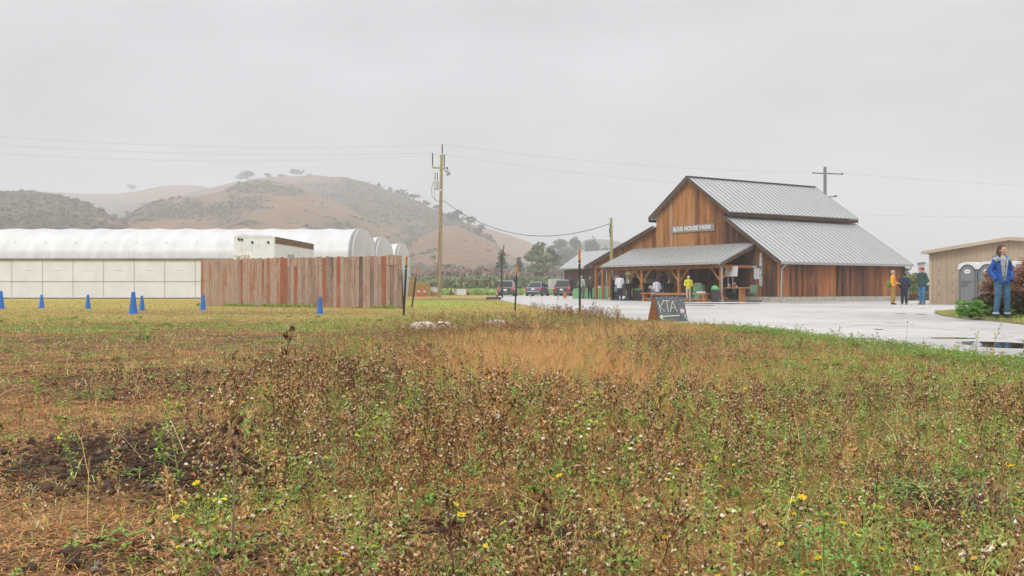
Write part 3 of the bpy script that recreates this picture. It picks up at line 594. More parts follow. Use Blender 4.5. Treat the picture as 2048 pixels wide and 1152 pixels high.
f = MB(); f.box2((-12.5, -2.56, 1.93), (-2.05, -2.44, 2.15), tone=.5); f.box2((-2.25, -2.44, 1.95), (-2.12, -.05, 2.12), tone=.62); f.box2((-12.4, -2.44, 1.95), (-12.28, -.05, 2.12), tone=.62); f.build('porch_beam', M_post, barn)
for s in (2.17, 5.67, 9.07, 12.3):
    f = MB(); f.box2((-s - .075, -2.575, .16), (-s + .075, -2.425, 1.93), tone=random.uniform(.6, .9)); f.build('porch_post', M_post, barn)
    f = MB(); f.box2((-s - .12, -2.62, 0), (-s + .12, -2.38, .16)); f.build('post_footing', M_conc, barn)
    for sg in (-1, 1):
        if s + sg * .8 > 12.5 or s + sg * .8 < 2.1:
            if s < 3 and sg < 0: f = MB(); f.tube([(-s + .02, -2.4, 1.35), (-s + .02, -1.65, 1.97)], .055, 4, tone=.75); f.build('brace', M_post, barn)
            continue
        f = MB(); f.tube([(-s - sg * .06, -2.5, 1.18), (-s - sg * .80, -2.5, 1.95)], .06, 4, tone=random.uniform(.6, .85)); f.build('brace', M_post, barn)
f = MB(); f.box2((-12.9, -2.3, .0), (-1.4, -.04, .07)); f.build('porch_floor', mat('porch_slab', (.20, .16, .12), rough=.9, var=.3, scale=2), barn)
# BLUE HOUSE FARM
M_signb = woodmat('grey_sign_board', [(0, (.16, .14, .13)), (.5, (.27, .24, .22)), (1, (.36, .33, .30))], streak=.25, zs=8)
M_white = mat('white_lettering', (.66, .655, .64), rough=.7, var=.1, scale=12)
sg = thing('farm_sign', 'long grey board lettered BLUE HOUSE FARM high on the barn gable', 'sign', bw(7.15, .11, 4.52), BRZ)
f = MB(); f.box2((-1.98, 0, -.22), (1.98, .05, .22), tone=.5); f.build('board', M_signb, sg)
text('lettering', 'BLUE HOUSE FARM', .37, M_white, sg, (0, -.006, 0), (PI / 2, 0, 0), .008, .013, 1.08)
sg = thing('stand_sign', 'narrow vertical board lettered FARM STAND right of the porch', 'sign', bw(1.45, .06, 1.85), BRZ)
f = MB(); f.box2((-.13, -.0, -.98), (.13, .035, .98), tone=.3); f.build('board', M_signb, sg)
for i, ch in enumerate('FARM STAND'):
    if ch != ' ': text('lettering', ch, .235, M_white, sg, (0, -.006, .86 - i * .19), (PI / 2, 0, 0), .005, .012)
sg = thing('organic_sign', 'dark wooden board with ORGANIC in white above the whiteboard', 'sign', bw(2.42, .06, 2.02), BRZ)
f = MB(); f.box2((-.85, 0, -.11), (.8, .03, .11), tone=.1); f.build('board', M_trim, sg)
text('lettering', 'ORGANIC', .20, M_white, sg, (.28, -.006, 0), (PI / 2, 0, 0), .004, .006)
# ================================================================== ANNEX behind the barn
annex = thing('annex', 'low dark timber annex with a grey metal roof left of the barn', 'shed', (*at(1119, 112).xy, 0), BRZ)
f = MB(); siding(f, .45, 11.9, .02, lambda x: 3.0, .4, 91, bias=.12)
f.prism([(.45, .4, 0), (.45, 5.8, 0), (.45, 5.8, 3.0), (.45, 3.1, 4.8), (.45, .4, 3.0)], (.08, 0, 0), tone=.2)
f.box2((.6, 5.7, 0), (11.9, 5.8, 3.0), tone=.2); f.box2((11.8, .5, 0), (11.9, 5.7, 3.0), tone=.2); f.build('wall', M_siding, annex)
metal_roof('roof', (0, -.05, 3.06), (12.2, -.05, 3.06), (12.2, 3.1, 4.98), (0, 3.1, 4.98), annex, 20)
metal_roof('roof', (12.2, 6.25, 3.06), (0, 6.25, 3.06), (0, 3.1, 4.98), (12.2, 3.1, 4.98), annex, 20)
f = MB(); f.box2((0, -.19, 2.90), (12.1, -.053, 3.04)); f.tube([(.35, -.1, 2.9), (.36, .30, 2.7), (.36, .30, .05)], .06, 8); f.build('gutter', M_galv, annex)
f = MB(); f.prism([(-.03, -.05, 3.0), (-.03, 3.1, 4.92), (-.03, 6.25, 3.0), (-.03, 6.25, 2.82), (-.03, 3.1, 4.72), (-.03, -.05, 2.82)], (.028, 0, 0), tone=.4); f.build('bargeboard', M_trim, annex)
# ================================================================== TAN SHED on the right
TX, TY = 20.6, 49.0; TW = 8.4
tan = thing('metal_shed', 'tan ribbed metal shed behind the grey portable toilets', 'shed', (TX, TY, 0), BRZ)
M_tan = mat('tan_panels', (.44, .335, .235), rough=.6, var=.10, scale=2, metal=.0)
M_tand = mat('tan_trim', (.50, .40, .29), rough=.55, var=.1, scale=3)
zt = lambda x: 2.50 + .115 * min(x, TW - x)
f = MB(); f.prism([(0, 0, 0), (TW, 0, 0), (TW, 0, zt(TW)), (TW / 2, 0, zt(TW / 2)), (0, 0, zt(0))], (0, .05, 0)); f.box2((0, .05, 0), (.05, 14, 2.5)); f.box2((TW - .05, .05, 0), (TW, 14, 2.5)); f.box2((0.05, 13.9, 0), (TW - .05, 14, 2.5))
k = 0; x = .06
while x < TW - .05:
    big = k % 3 == 0; w = .05 if big else .022; f.box2((x, -.028 if big else -.014, .01), (x + w, -.0005, zt(x) - .05)); x += .27 if k % 3 else .24; k += 1
f.build('wall', M_tan, tan)
M_tanroof = mat('tan_roof', (.40, .36, .30), rough=.5, var=.1, scale=2)
f = MB(); f.prism([(-.22, -.25, zt(0) + .02), (TW / 2, -.25, zt(TW / 2) + .05), (TW + .22, -.25, zt(0) + .02), (TW + .22, -.25, zt(0) + .09), (TW / 2, -.25, zt(TW / 2) + .12), (-.22, -.25, zt(0) + .09)], (0, 14.5, 0)); f.build('roof', M_tanroof, tan)
f = MB(); f.prism([(-.24, -.30, zt(0) - .05), (TW / 2, -.30, zt(TW / 2) - .02), (TW + .24, -.30, zt(0) - .05), (TW + .24, -.30, zt(0) + .11), (TW / 2, -.30, zt(TW / 2) + .14), (-.24, -.30, zt(0) + .11)], (0, .045, 0)); f.box2((-.33, -.3, zt(0) - .04), (-.24, 14.2, zt(0) + .1)); f.build('fascia', M_tand, tan)
f = MB(); f.box2((-.06, -.04, 0), (.09, -.0295, 2.45)); f.build('corner_trim', M_tand, tan)
f = MB()
for i in range(26):
    x = random.choice([.45, .47, 1.2, 1.95, .44, 1.96]) + random.uniform(-.03, .03); z = random.uniform(.2, 2.2); f.ball((x, -.004, z), (.025, .012, .028), 6)
f.each('rust_spot', mat('rust', (.16, .07, .03), rough=.9), tan)
# ================================================================== GREENHOUSES
M_film = bpy.data.materials.new('greenhouse_film'); M_film.use_nodes = True
def film():
    t = M_film.node_tree; n = t.nodes; l = t.links; b = n['Principled BSDF']; b.inputs['Roughness'].default_value = .38; b.inputs['Specular IOR Level'].default_value = .5
    co = n.new('ShaderNodeTexCoord'); mpn = n.new('ShaderNodeMapping'); mpn.inputs['Scale'].default_value = (1, .25, .25); l.new(co.outputs['Object'], mpn.inputs[0])
    no = n.new('ShaderNodeTexNoise'); no.inputs['Scale'].default_value = 1.3; no.inputs['Detail'].default_value = 5; l.new(mpn.outputs[0], no.inputs[0])
    rp = n.new('ShaderNodeValToRGB'); rp.color_ramp.elements[0].position = .3; rp.color_ramp.elements[0].color = (.70, .705, .71, 1); rp.color_ramp.elements[1].position = .7; rp.color_ramp.elements[1].color = (.84, .845, .85, 1); l.new(no.outputs[0], rp.inputs[0]); l.new(rp.outputs[0], b.inputs['Base Color'])
    tr = n.new('ShaderNodeBsdfTranslucent'); l.new(rp.outputs[0], tr.inputs[0]); ms = n.new('ShaderNodeMixShader'); ms.inputs[0].default_value = .28
    bp = n.new('ShaderNodeBump'); bp.inputs['Distance'].default_value = .06; l.new(no.outputs[0], bp.inputs['Height']); l.new(bp.outputs[0], b.inputs['Normal'])
    l.new(b.outputs[0], ms.inputs[1]); l.new(tr.outputs[0], ms.inputs[2]); l.new(ms.outputs[0], n['Material Output'].inputs[0])
film()
M_wallfilm = mat('side_curtain', (.72, .73, .735), rough=.45, var=.10, scale=.8, bump=.02, bscale=1.5, spec=.4)
M_steel = mat('galvanised_hoops', (.52, .52, .50), rough=.5, var=.2, scale=3, metal=.3)
BAY = 2.29
def greenhouse(i, y0, label, xr=-11.95, xl=-62):
    Wd = 12.9; g = thing('greenhouse', label, 'greenhouse', (xr, y0, 0), 0, 'row of white plastic greenhouses'); Ln = xr - xl; nb = int(Ln / BAY); Ez = 3.0; Tz = 5.62
    def prof(t, sag=0): a = PI * t; return (Wd / 2 - Wd / 2 * cos(a) , Ez + (Tz - Ez) * (sin(a) ** .78) - sag)
    na = 28; sub = 4; V = []; Fc = []
    for j in range(nb * sub + 1):
        x = -j * BAY / sub - .33; s = .085 * sin(PI * (j % sub) / sub)
        for k in range(na + 1):
            t = k / na; y, z = prof(t); V.append((x, y + (s if t < .3 else 0) * .5, z - s * (sin(PI * t) ** .5 if 0 < t < 1 else 0)))
    for j in range(nb * sub):
        for k in range(na): a = j * (na + 1) + k; Fc.append((a, a + 1, a + na + 2, a + na + 1))
    m = MB(); m.add(V, Fc); m.build('roof_film', M_film, g, smooth=True)
    # the near end: arch-shaped wall bulging over the last hoop
    m = MB(); E = [(0, 0, 0), (0, Wd, 0)] + [(0, *prof(1 - k / na)) for k in range(na + 1)]; m.prism(E, (-.05, 0, 0)); m.build('end_wall', M_film, g)
    m = MB(); m.tube([(.0, *prof(k / na)) for k in range(na + 1)], .03, 6); m.tube([(-.33, *[p + q for p, q in zip(prof(k / na), (0, .02))]) for k in range(na + 1)], .035, 6)
    if i == 0:
        for j in range(nb + 1): x = -j * BAY - .33; m.tube([(x, -.03, 0), (x, -.03, Ez)], .025, 6)
        m.tube([(0, -.06, 1.33), (-Ln, -.06, 1.33)], .022, 6); m.tube([(0, -.06, .1), (-Ln, -.06, .1)], .03, 6)
    m.build('hoops', M_steel, g)
    m = MB(); m.box2((-Ln, -.02, .05), (0, 0, Ez - .06)); m.box2((-Ln, Wd, .05), (0, Wd + .02, Ez - .06)); m.box2((-Ln - .02, 0, 0), (-Ln, Wd, 4)); m.build('side_curtain', M_wallfilm, g)
    m = MB(); m.box2((-Ln, -.13, Ez - .10), (0, -.03, Ez - .03)); m.box2((-Ln, -.10, Ez - .02), (0, -.04, Ez + .02)); m.build('eave_rail', mat('eave_rail', (.20, .17, .12), rough=.7, var=.5, scale=1.5), g)
    if i == 0:
        m = MB()
        for j in range(1, nb): 
            x = -j * BAY - .33; z0 = Ez + .15
            m.tube([(x + .5, -.05, z0), (x, .52, z0 + 1.2)], .016, 4); m.tube([(x - .5, -.05, z0), (x, .52, z0 + 1.2)], .016, 4)
        m.each('brace', M_steel, g)
        m = MB()
        for j in range(nb): m.tube([(-j * BAY - 1.2, -.03, 2.12), (-j * BAY - 1.75, -.03, 2.13)], .012, 4)
        m.each('strap', M_steel, g)
    return g
greenhouse(0, 74.6, 'nearest long white plastic greenhouse filling the left side behind the fence')
greenhouse(1, 87.6, 'middle white greenhouse showing its arched end behind the nearest one')
greenhouse(2, 100.6, 'farthest white greenhouse with its arched end beside the hay bales', xr=-11.6)
# ================================================================== TRAILER behind the fence
tr = thing('white_trailer', 'dirty white box trailer with a rotted brown strip behind the fence', 'trailer', (-16.5, 59, 0), rad(-2.2))
M_trw = mat('stained_white_panel', (.74, .76, .78), rough=.55, var=.10, scale=1.2, bump=.004); M_dirt = mat('algae_stain', (.42, .38, .22), rough=.9, var=.4, scale=9)
m = MB(); m.box2((0, 0, 1.1), (2.45, 10, 3.86)); m.build('box_body', M_trw, tr, bevel=.05)
m = MB(); m.prism([(0, -.02, 3.80), (2.45, -.02, 3.80), (2.2, -.02, 3.95), (.2, -.02, 3.98)], (0, .4, 0)); m.build('nose_cap', M_trw, tr)
m = MB(); m.box2((2.452, .15, 3.45), (2.475, 9.6, 3.84)); m.build('rotted_strip', mat('rotted_wood', (.17, .10, .05), rough=.95, var=.75, scale=3, stretch=(1, 1, 5)), tr)
M_dark = mat('dark_opening', (.02, .02, .02), rough=.9)
m = MB(); m.box2((2.453, 2.8, 1.1), (2.47, 4.6, 3.0)); m.build('door', M_trw, tr); 
m = MB(); m.box2((2.472, 2.95, 2.1), (2.48, 3.65, 2.9)); m.box2((2.472, 3.75, 2.1), (2.48, 4.45, 2.9)); m.build('window', mat('dusty_glass', (.28, .29, .30), rough=.2), tr)
m = MB(); m.lathe([(.06, 0), (.06, .05)], (0, 0, 0), 10); 
for x, z in ((.32, 3.68), (.5, 3.66), (1.12, 3.5), (2.08, 3.5)): m.tube([(x, .0, z), (x, -.06, z)], .07, 10)
m.build('vent', M_dark, tr)
m = MB(); r_ = random.Random(3)
for i in range(60): x = r_.uniform(.1, 1.0); m.box((x, -.003, 2.62 + r_.uniform(-.1, .1)), (r_.uniform(.01, .05), .004, r_.uniform(.03, .12)))
for i in range(16): x = r_.uniform(.3, 2.3); m.box((x, -.004, r_.uniform(2.9, 3.4)), (.012, .004, r_.uniform(.15, .5)))
m.each('stain', M_dirt, tr)
m = MB(); m.box2((.1, .2, .5), (2.35, 9.8, 1.1)); m.build('chassis', M_dark, tr)
# ================================================================== FENCE
FA, FB = Vector((-13.55, 43.4, 0)), Vector((-4.2, 37.7, 0)); fd = (FB - FA); FL = fd.length; frz = math.atan2(fd.y, fd.x)
fence = thing('board_fence', 'weathered fence of grey and rust-red boards in front of the greenhouses', 'fence', FA, frz)
M_fence = woodmat('fence_board', [(0, (.10, .07, .06)), (.25, (.19, .135, .11)), (.45, (.33, .225, .17)), (.62, (.42, .30, .235)), (.78, (.36, .17, .105)), (.90, (.30, .105, .06)), (1, (.33, .13, .07))], streak=.28, zs=.6, sc=9, bump=.006)
def fence_boards():
    m = MB(); x = 0; r = random.Random(5); pale = [.55, .62, .58, .50, .46, .66, .68]; red = [.80, .9, .72]; grey = [.25, .35, .42, .3]
    while x < FL - .05:
        t = x / FL; w = (.135 if t < .36 else .19) * r.uniform(.92, 1.08)
        if t < .14: tone = r.choice([.62, .66, .70, .58, .55, .72])
        else: tone = r.choice(pale * 2 + red * 2 + (grey * 2 if t > .45 else []))
        top = 2.02 + r.uniform(-.03, .03); lean = r.uniform(-.012, .012); g = .004 if t < .6 else r.choice([.006, .012, .03])
        zl = r.uniform(-.02, .05)
        m.prism([(x, 0, zl), (x + w - g, 0, zl), (x + w - g + lean, 0, top - .03), (x + w - g - .03 + lean, 0, top), (x + .03 + lean, 0, top), (x + lean, 0, top - .03)], (0, -.02 - r.uniform(0, .008), 0), tone + r.uniform(-.03, .03))
        if r.random() < .13: m.prism([(x + .01, -.035, 1.66), (x + w - .01, -.035, 1.66), (x + w - .01, -.035, top), (x + .01, -.035, top)], (0, -.006, 0), .6)
        x += w
    m.build('fence_boards', M_fence, fence)
    m = MB()
    for i in range(230):
        x = r.uniform(.05, FL - .05); z = r.uniform(.15, 1.9); m.ball((x, -.03, z), (.014, .008, .022), 6, tone=0)
    m.build('knots', mat('knots', (.06, .03, .02), rough=.9), fence)
fence_boards()
m = MB(); [m.box2((0, .002, z), (FL, .05, z + .09), tone=.5) for z in (.35, 1.0, 1.65)]; m.build('rails', M_fence, fence)
for i in range(6): m = MB(); x = .1 + i * (FL - .2) / 5; m.box2((x - .05, .052, 0), (x + .05, .15, 1.95 if i < 5 else 1.5), tone=.35); m.build('fence_post', M_fence, fence)
# ================================================================== POLES AND WIRES
M_pole = woodmat('utility_pole_wood', [(0, (.16, .11, .07)), (.5, (.30, .22, .14)), (1, (.44, .36, .24))], streak=.3, zs=.3, sc=4)
M_polegreen = mat('mossy_pole_wood', (.36, .34, .15), rough=.9, var=.25, scale=2, stretch=(3, 3, .4))
M_iron = mat('dark_iron', (.05, .045, .045), rough=.6, var=.2)
M_wire = mat('power_cable', (.42, .425, .43), rough=.6); M_wire2 = mat('service_cable', (.035, .035, .035), rough=.6)
pt = at(882, 85)
up = thing('utility_pole', 'tall weathered utility pole with a grey transformer near the field centre', 'utility pole', at(878.6, 85))
PT = Vector((pt.x - at(878.6, 85).x + .05, 0, 12.15))
m = MB(); m.tube([(0, 0, -.3), PT * .5, PT], [.17, .145, .12], 12, tone=.55); m.build('pole', M_pole, up)
m = MB(); m.tube([PT * .86 + Vector((-.0, 0, 0)), PT + Vector((0, 0, .01))], [.132, .124], 12); m.build('mossy_top', M_polegreen, up)
tx = PT.x
m = MB(); m.box((tx - .28, -.14, 11.05), (1.0, .10, .14), ry=.05); m.build('crossarm', M_polegreen, up)
for x, z0, z1, r in ((tx - .76, 11.1, 12.35, .05), (tx + .24, 11.0, 12.2, .045), (tx + .06, 12.15, 13.06, .05)):
    m = MB(); m.lathe([(r * .6, z0), (r * .6, z0 + .2), (r, z0 + .22), (r, (z0 + z1) / 2), (r * .7, (z0 + z1) / 2 + .03), (r, (z0 + z1) / 2 + .06), (r, z1 - .06), (r * .5, z1)], (x, -.12, 0), 8); m.build('insulator', M_iron, up)
m = MB(); m.lathe([(.20, 0), (.215, .03), (.215, .72), (.19, .80), (.05, .86)], (tx - .46, -.02, 9.2), 14); m.build('transformer', mat('transformer_grey', (.47, .50, .46), rough=.5, var=.1), up)
for x in (-.55, -.36): m = MB(); m.tube([(tx + x, -.02, 10.0), (tx + x, -.02, 10.65)], .035, 6); m.build('bushing', M_iron, up)
m = MB(); m.tube([(tx - .66, -.05, 9.9), (tx - .86, -.05, 9.3), (tx - .80, -.05, 8.6), (tx - .5, -.1, 8.3), (tx - .1, -.15, 8.12), (tx + .2, -.1, 8.2)], .018, 5); m.tube([(tx - .62, -.05, 9.2), (tx - .6, -.05, 8.6), (tx - .5, -.1, 8.3)], .012, 5); m.build('looped_cable', M_wire2, up)
m = MB(); r_ = random.Random(8)
for i in range(6): x, z = tx + .42 + r_.uniform(0, .28), 10.75 + r_.uniform(-.3, .35); m.box((x, -.1, z), (.09, .06, .16), ry=r_.uniform(-1, 1)); m.tube([(tx + .1, -.1, 11.05), (x, -.1, z)], .01, 4)
m.build('cutout_switches', M_iron, up)
m = MB(); m.tube([(-.10, -.13, 0), (PT.x * .45 - .12, -.13, 5.4), (PT.x * .45 - .02, -.16, 5.6)], .035, 6); m.build('conduit', M_post, up)
m = MB(); [m.box((.01, -.165, z), (.18, .01, .07)) for z in (1.35, 1.7)]; m.each('warning_band', mat('yellow_tag', (.62, .45, .05), rough=.6), up)
m = MB(); m.lathe([(.06, -.08), (.09, 0), (.06, .08)], (tx - .05, -.18, 9.15), 8); m.build('pole_tag', mat('pale_tag', (.7, .6, .5)), up)
sp = thing('service_pole', 'short greenish service pole standing behind the left end of the porch roof', 'pole', (*at(1222, 67.6).xy, 0))
m = MB(); m.tube([(0.06, 0, 0), (0, 0, 5.55)], [.115, .095], 12); m.build('pole', M_polegreen, sp)
m = MB(); m.tube([(-.06, -.1, 5.1), (-.10, -.12, 4.8), (-.12, -.1, 4.55), (-.03, -.1, 4.6), (-.10, -.1, 4.3)], .03, 6); m.build('splice', M_iron, sp)
fp = thing('utility_pole', 'grey utility pole with slanted crossarms rising behind the barn roof', 'utility pole', (*at(1650, 98).xy, 0))
m = MB(); m.tube([(0, 0, 0), (0.0, 0, 12.75)], [.19, .15], 12); m.build('pole', mat('grey_pole', (.19, .185, .18), rough=.8, var=.2), fp)
for a, b, r in (((-1.0, .5, 12.2), (1.5, -.7, 11.95), .055), ((-.9, -.4, 9.6), (1.25, .5, 9.9), .05)):
    m = MB(); m.tube([a, b], r, 5); m.build('crossarm', M_iron, fp)
for a, b, r in (((.15, -.3, 8.25), (1.05, -.5, 8.05), .06), ((-.78, 0, 9.6), (-.78, 0, 10.3), .05), ((1.4, -.7, 11.95), (1.55, -.75, 12.0), .09), ((-1.05, .5, 12.2), (-.95, .5, 12.25), .09), ((1.1, .45, 9.9), (1.3, .5, 9.95), .09)):
    m = MB(); m.tube([a, b], r, 6); m.build('insulator', M_iron, fp)
WG = 'overhead power wires'
def wire(a, b, sag, r, m, lab, name='power_wire', cat='wire', grp=WG):
    a, b = Vector(a), Vector(b); P = [a.lerp(b, t) - Vector((0, 0, 4 * sag * t * (1 - t))) for t in [i / 26 for i in range(27)]]
    mb = MB(); mb.tube(P, r, 5); tag(mb.build(name, m), lab, cat, grp)
pc = at(878.6, 85); tp = lambda x, z: (pc.x + x, 84.88, z)
wire(tp(tx + .06, 13.06), at(-620, 72, 14.1), 1.3, .009, M_wire, 'highest faint wire running left from the utility pole to the frame edge')
wire(tp(tx - .76, 12.35), at(-620, 72, 13.2), 1.1, .008, M_wire, 'upper of the two faint wires running left below the highest one')
wire(tp(tx + .24, 12.2), at(-600, 74, 13.0), 1.45, .008, M_wire, 'lower of the two faint wires running left below the highest one')
fpx = at(1650, 98)
wire(tp(tx + .06, 13.06), (fpx.x - .95, 98.5, 12.3), .55, .009, M_wire, 'upper faint wire from the pole with the transformer to the pole behind the barn')
wire(tp(tx + .24, 12.2), (fpx.x - .78, 98, 10.3), .5, .009, M_wire, 'lower faint wire from the pole with the transformer passing behind the barn roof')
wire((fpx.x + 1.5, 97.25, 12.05), at(2500, 88, 9.6), .5, .009, M_wire, 'upper faint wire leaving the pole behind the barn to the right')
wire((fpx.x + 1.05, 97.5, 8.1), at(2500, 90, 8.3), .6, .009, M_wire, 'lower faint wire leaving the pole behind the barn to the right')
wire(tp(tx + .2, 8.25), (*at(1219, 67.5).xy, 5.15), 1.75, .022, M_wire2, 'thick black service cable drooping between the two wooden poles', 'service_cable', 'cable', None)
# ================================================================== BASKETBALL HOOP
hp = thing('basketball_hoop', 'black portable basketball hoop seen edge-on with red rim and white net', 'basketball hoop', (*at(1005, 70).xy, 0))
M_blk = mat('black_plastic', (.03, .03, .032), rough=.5, var=.15); M_rim = mat('red_rim', (.65, .10, .05), rough=.45); M_net = mat('white_net', (.75, .74, .72), rough=.8)
m = MB(); m.box((-.62, .1, .09), (1.15, .8, .17), taper=.85); m.build('base', M_blk, hp, bevel=.03)
m = MB(); m.tube([(0, 0, .1), (-.06, 0, 1.6), (-.09, 0, 2.95), (.0, 0, 3.2)], .05, 8); m.build('pole', M_blk, hp)
m = MB(); m.tube([(-.42, .1, .18), (-.03, 0, .9)], .012, 6); m.tube([(-.75, .1, .18), (-.1, 0, .72)], .012, 6); m.build('strut', M_galv, hp)
m = MB(); m.box((.05, 0, 3.42), (.05, 1.1, .80), ry=.16); m.build('backboard', M_blk, hp, bevel=.01)
m = MB(); m.tube([(.12 + .24 + .23 * cos(q), .23 * sin(q), 3.07) for q in np.linspace(0, 2 * PI, 25)], .014, 6, cap=False); m.box((.1, 0, 3.05), (.14, .12, .06)); m.build('rim', M_rim, hp)
m = MB()
for k in range(12):
    a = 2 * PI * k / 12
    for sg in (-1, 1):
        P = [(.36 + (.23 - .10 * t) * cos(a + sg * t * .8), (.23 - .10 * t) * sin(a + sg * t * .8), 3.06 - .48 * t) for t in (0, .33, .66, 1)]; m.tube(P, .006, 4, cap=False)
m.build('net', M_net, hp)
b = MB(); b.ball((0, 0, 0), .125, 16); tag(b.build('basketball', mat('ball_orange', (.45, .14, .06), rough=.7, var=.1), loc=(at(994, 70).x, 69.9, .30), smooth=True), 'worn orange basketball lying on the black base of the hoop', 'basketball')
# ================================================================== CARS
M_glass = mat('car_glass', (.015, .018, .02), rough=.12, spec=.35, var=.05); M_tyre = mat('tyre_rubber', (.02, .02, .02), rough=.9); M_alloy = mat('alloy_rim', (.45, .45, .46), rough=.35, metal=.6)
M_lamp = mat('red_tail_lamp', (.55, .03, .02), rough=.2, spec=.8, emis=(.6, .02, .01, .25)); M_plate = mat('number_plate', (.72, .72, .70), rough=.4)
def paint(n, c): return mat(n, c, rough=.28, var=.05, coat=.6, metal=.25)
def car(u, v, rz, L_, Wd, Hh, kind, pm, label):
    d = 101.0; c = thing('parked_car', label, 'car', (*at(u, d).xy, 0), rz, 'cars parked beyond the hoop')
    hw = Wd / 2; bz = Hh * (.56 if kind == 'suv' else .62)
    # body shell: sections along y (0 = rear bumper, L = front)
    sec = [(0.0, .42, .50, bz - .28, .90), (.05, .30, .38, bz - .06, .97), (.35, .22, .34, bz, 1.0), (L_ * .5, .20, .34, bz, 1.0), (L_ * .74, .20, .34, bz - .02, .99), (L_ * .93, .24, .38, bz - .20, .94), (L_, .36, .46, bz - .38, .80)]
    if kind == 'sedan': sec[1] = (.05, .28, .36, bz - .03, .96)
    V = []
    for y, z0, z1, zb, w in sec:
        h = hw * w; V += [(-h * .86, y, z0), (-h * .99, y, z1), (-h, y, (z1 + zb) / 2), (-h * .95, y, zb - .06), (-h * .84, y, zb), (h * .84, y, zb), (h * .95, y, zb - .06), (h, y, (z1 + zb) / 2), (h * .99, y, z1), (h * .86, y, z0)]
    n = 10; Fc = [(i * n + k, (i + 1) * n + k, (i + 1) * n + (k + 1) % n, i * n + (k + 1) % n) for i in range(len(sec) - 1) for k in range(n)] + [tuple(range(n)), tuple(range((len(sec) - 1) * n, len(sec) * n))[::-1]]
    Fc = [f[::-1] for f in Fc]
    m = MB(); m.add(V, Fc); m.build('body', pm, c, smooth=False, bevel=.03)
    if kind == 'suv': cab = [(.16, bz - .02, .86), (.62, Hh - .10, .68), (1.0, Hh, .68), (L_ * .48, Hh - .01, .69), (L_ * .56, Hh - .08, .68), (L_ * .76, bz - .03, .84)]
    else: cab = [(.75, bz - .02, .84), (1.45, Hh - .05, .66), (1.8, Hh, .66), (L_ * .52, Hh - .01, .66), (L_ * .60, Hh - .08, .66), (L_ * .76, bz - .03, .84)]
    poly = [(y, z) for y, z, w in cab]; V = []
    for y, z, w in cab: V += [(-hw * w, y, z), (hw * w, y, z)]
    yb0, yb1 = cab[0][0], cab[-1][0]; V += [(-hw * .86, yb0, bz - .05), (hw * .86, yb0, bz - .05), (-hw * .86, yb1, bz - .05), (hw * .86, yb1, bz - .05)]
    k = len(cab); Fc = [(2 * i, 2 * i + 1, 2 * i + 3, 2 * i + 2) for i in range(k - 1)] + [tuple([2 * i for i in range(k)] + [2 * k + 2, 2 * k]), tuple([2 * i + 1 for i in range(k)][::-1] + [2 * k + 1, 2 * k + 3]), (2 * k, 2 * k + 1, 1, 0), (2 * k - 2, 2 * k - 1, 2 * k + 3, 2 * k + 2)]
    m = MB(); m.add(V, Fc); m.build('cabin', pm, c, bevel=.03)
    (y0, z0, w0), (y1, z1, w1) = cab[0], cab[1]; a, b_ = .10, .90
    q = lambda t, s, sg: (sg * hw * (w0 + (w1 - w0) * t) * s, y0 + (y1 - y0) * t - .02, z0 + (z1 - z0) * t + .012)
    m = MB(); m.prism([q(a, .88, -1), q(a, .88, 1), q(b_, .88, 1), q(b_, .88, -1)], (0, -.012, .008)); m.build('rear_window', M_glass, c)
    (y4, z4, w4), (y5, z5, w5) = cab[-2], cab[-1]
    q2 = lambda t, sg: (sg * hw * (w4 + (w5 - w4) * t) * .9, y4 + (y5 - y4) * t + .02, z4 + (z5 - z4) * t + .012)
    m = MB(); m.prism([q2(.08, 1), q2(.08, -1), q2(.92, -1), q2(.92, 1)], (0, .012, .008)); m.build('windscreen', M_glass, c)
    for sg in (-1, 1):
        ym = (cab[2][0] + cab[3][0]) / 2
        for ya, yb_, yc, yd in ((y0 + .30, y1 + .12, ym - .05, ym - .05), (ym + .05, ym + .05, y4 - .03, y5 - .25)):
            zt_, zb_ = Hh - .17, bz + .05; wt, wb = hw * .705, hw * .855
            m = MB(); m.prism([(sg * wb, ya, zb_), (sg * wt, yb_, zt_), (sg * wt, yc, zt_), (sg * wb, yd, zb_)], (sg * .018, 0, .004)); m.build('side_window', M_glass, c)
        m = MB()
        if kind == 'suv': m.prism([(sg * hw * .93, -.0, bz - .30), (sg * hw * .62, -.03, bz - .24), (sg * hw * .70, -.03, bz - .10), (sg * hw * .80, .06, bz + .05), (sg * hw * .82, .12, bz + .28), (sg * hw * .90, .10, bz + .02)], (0, .10, 0))
        else: m.prism([(sg * hw * .96, 0, bz - .24), (sg * hw * .55, -.03, bz - .22), (sg * hw * .55, -.03, bz - .10), (sg * hw * .95, .0, bz - .08)], (0, .10, 0))
        m.build('tail_lamp', M_lamp, c)
        m = MB(); m.box((sg * hw * 1.08, L_ * .70, bz + .08), (.16, .10, .13)); m.build('wing_mirror', pm, c, bevel=.02)
        for yy in (.85, L_ - .85):
            w = thing('wheel', None, None); w.parent = c; w.location = (sg * (hw - .11), yy, .33)
            m = MB(); m.tube([(-.11, 0, 0), (.11, 0, 0)], .33, 20); m.build('tyre', M_tyre, w, bevel=.02)
            m = MB(); m.tube([(sg * .10, 0, 0), (sg * .118, 0, 0)], .21, 16); m.build('rim', M_alloy, w)
    m = MB(); m.box((0, -.035, bz - .28 if kind == 'suv' else bz - .18), (.34, .02, .17)); m.build('number_plate', M_plate, c)
    m = MB(); m.box((0, .0, .40), (Wd * .86, .12, .22)); m.build('bumper', M_blk if kind == 'suv' else pm, c, bevel=.03)
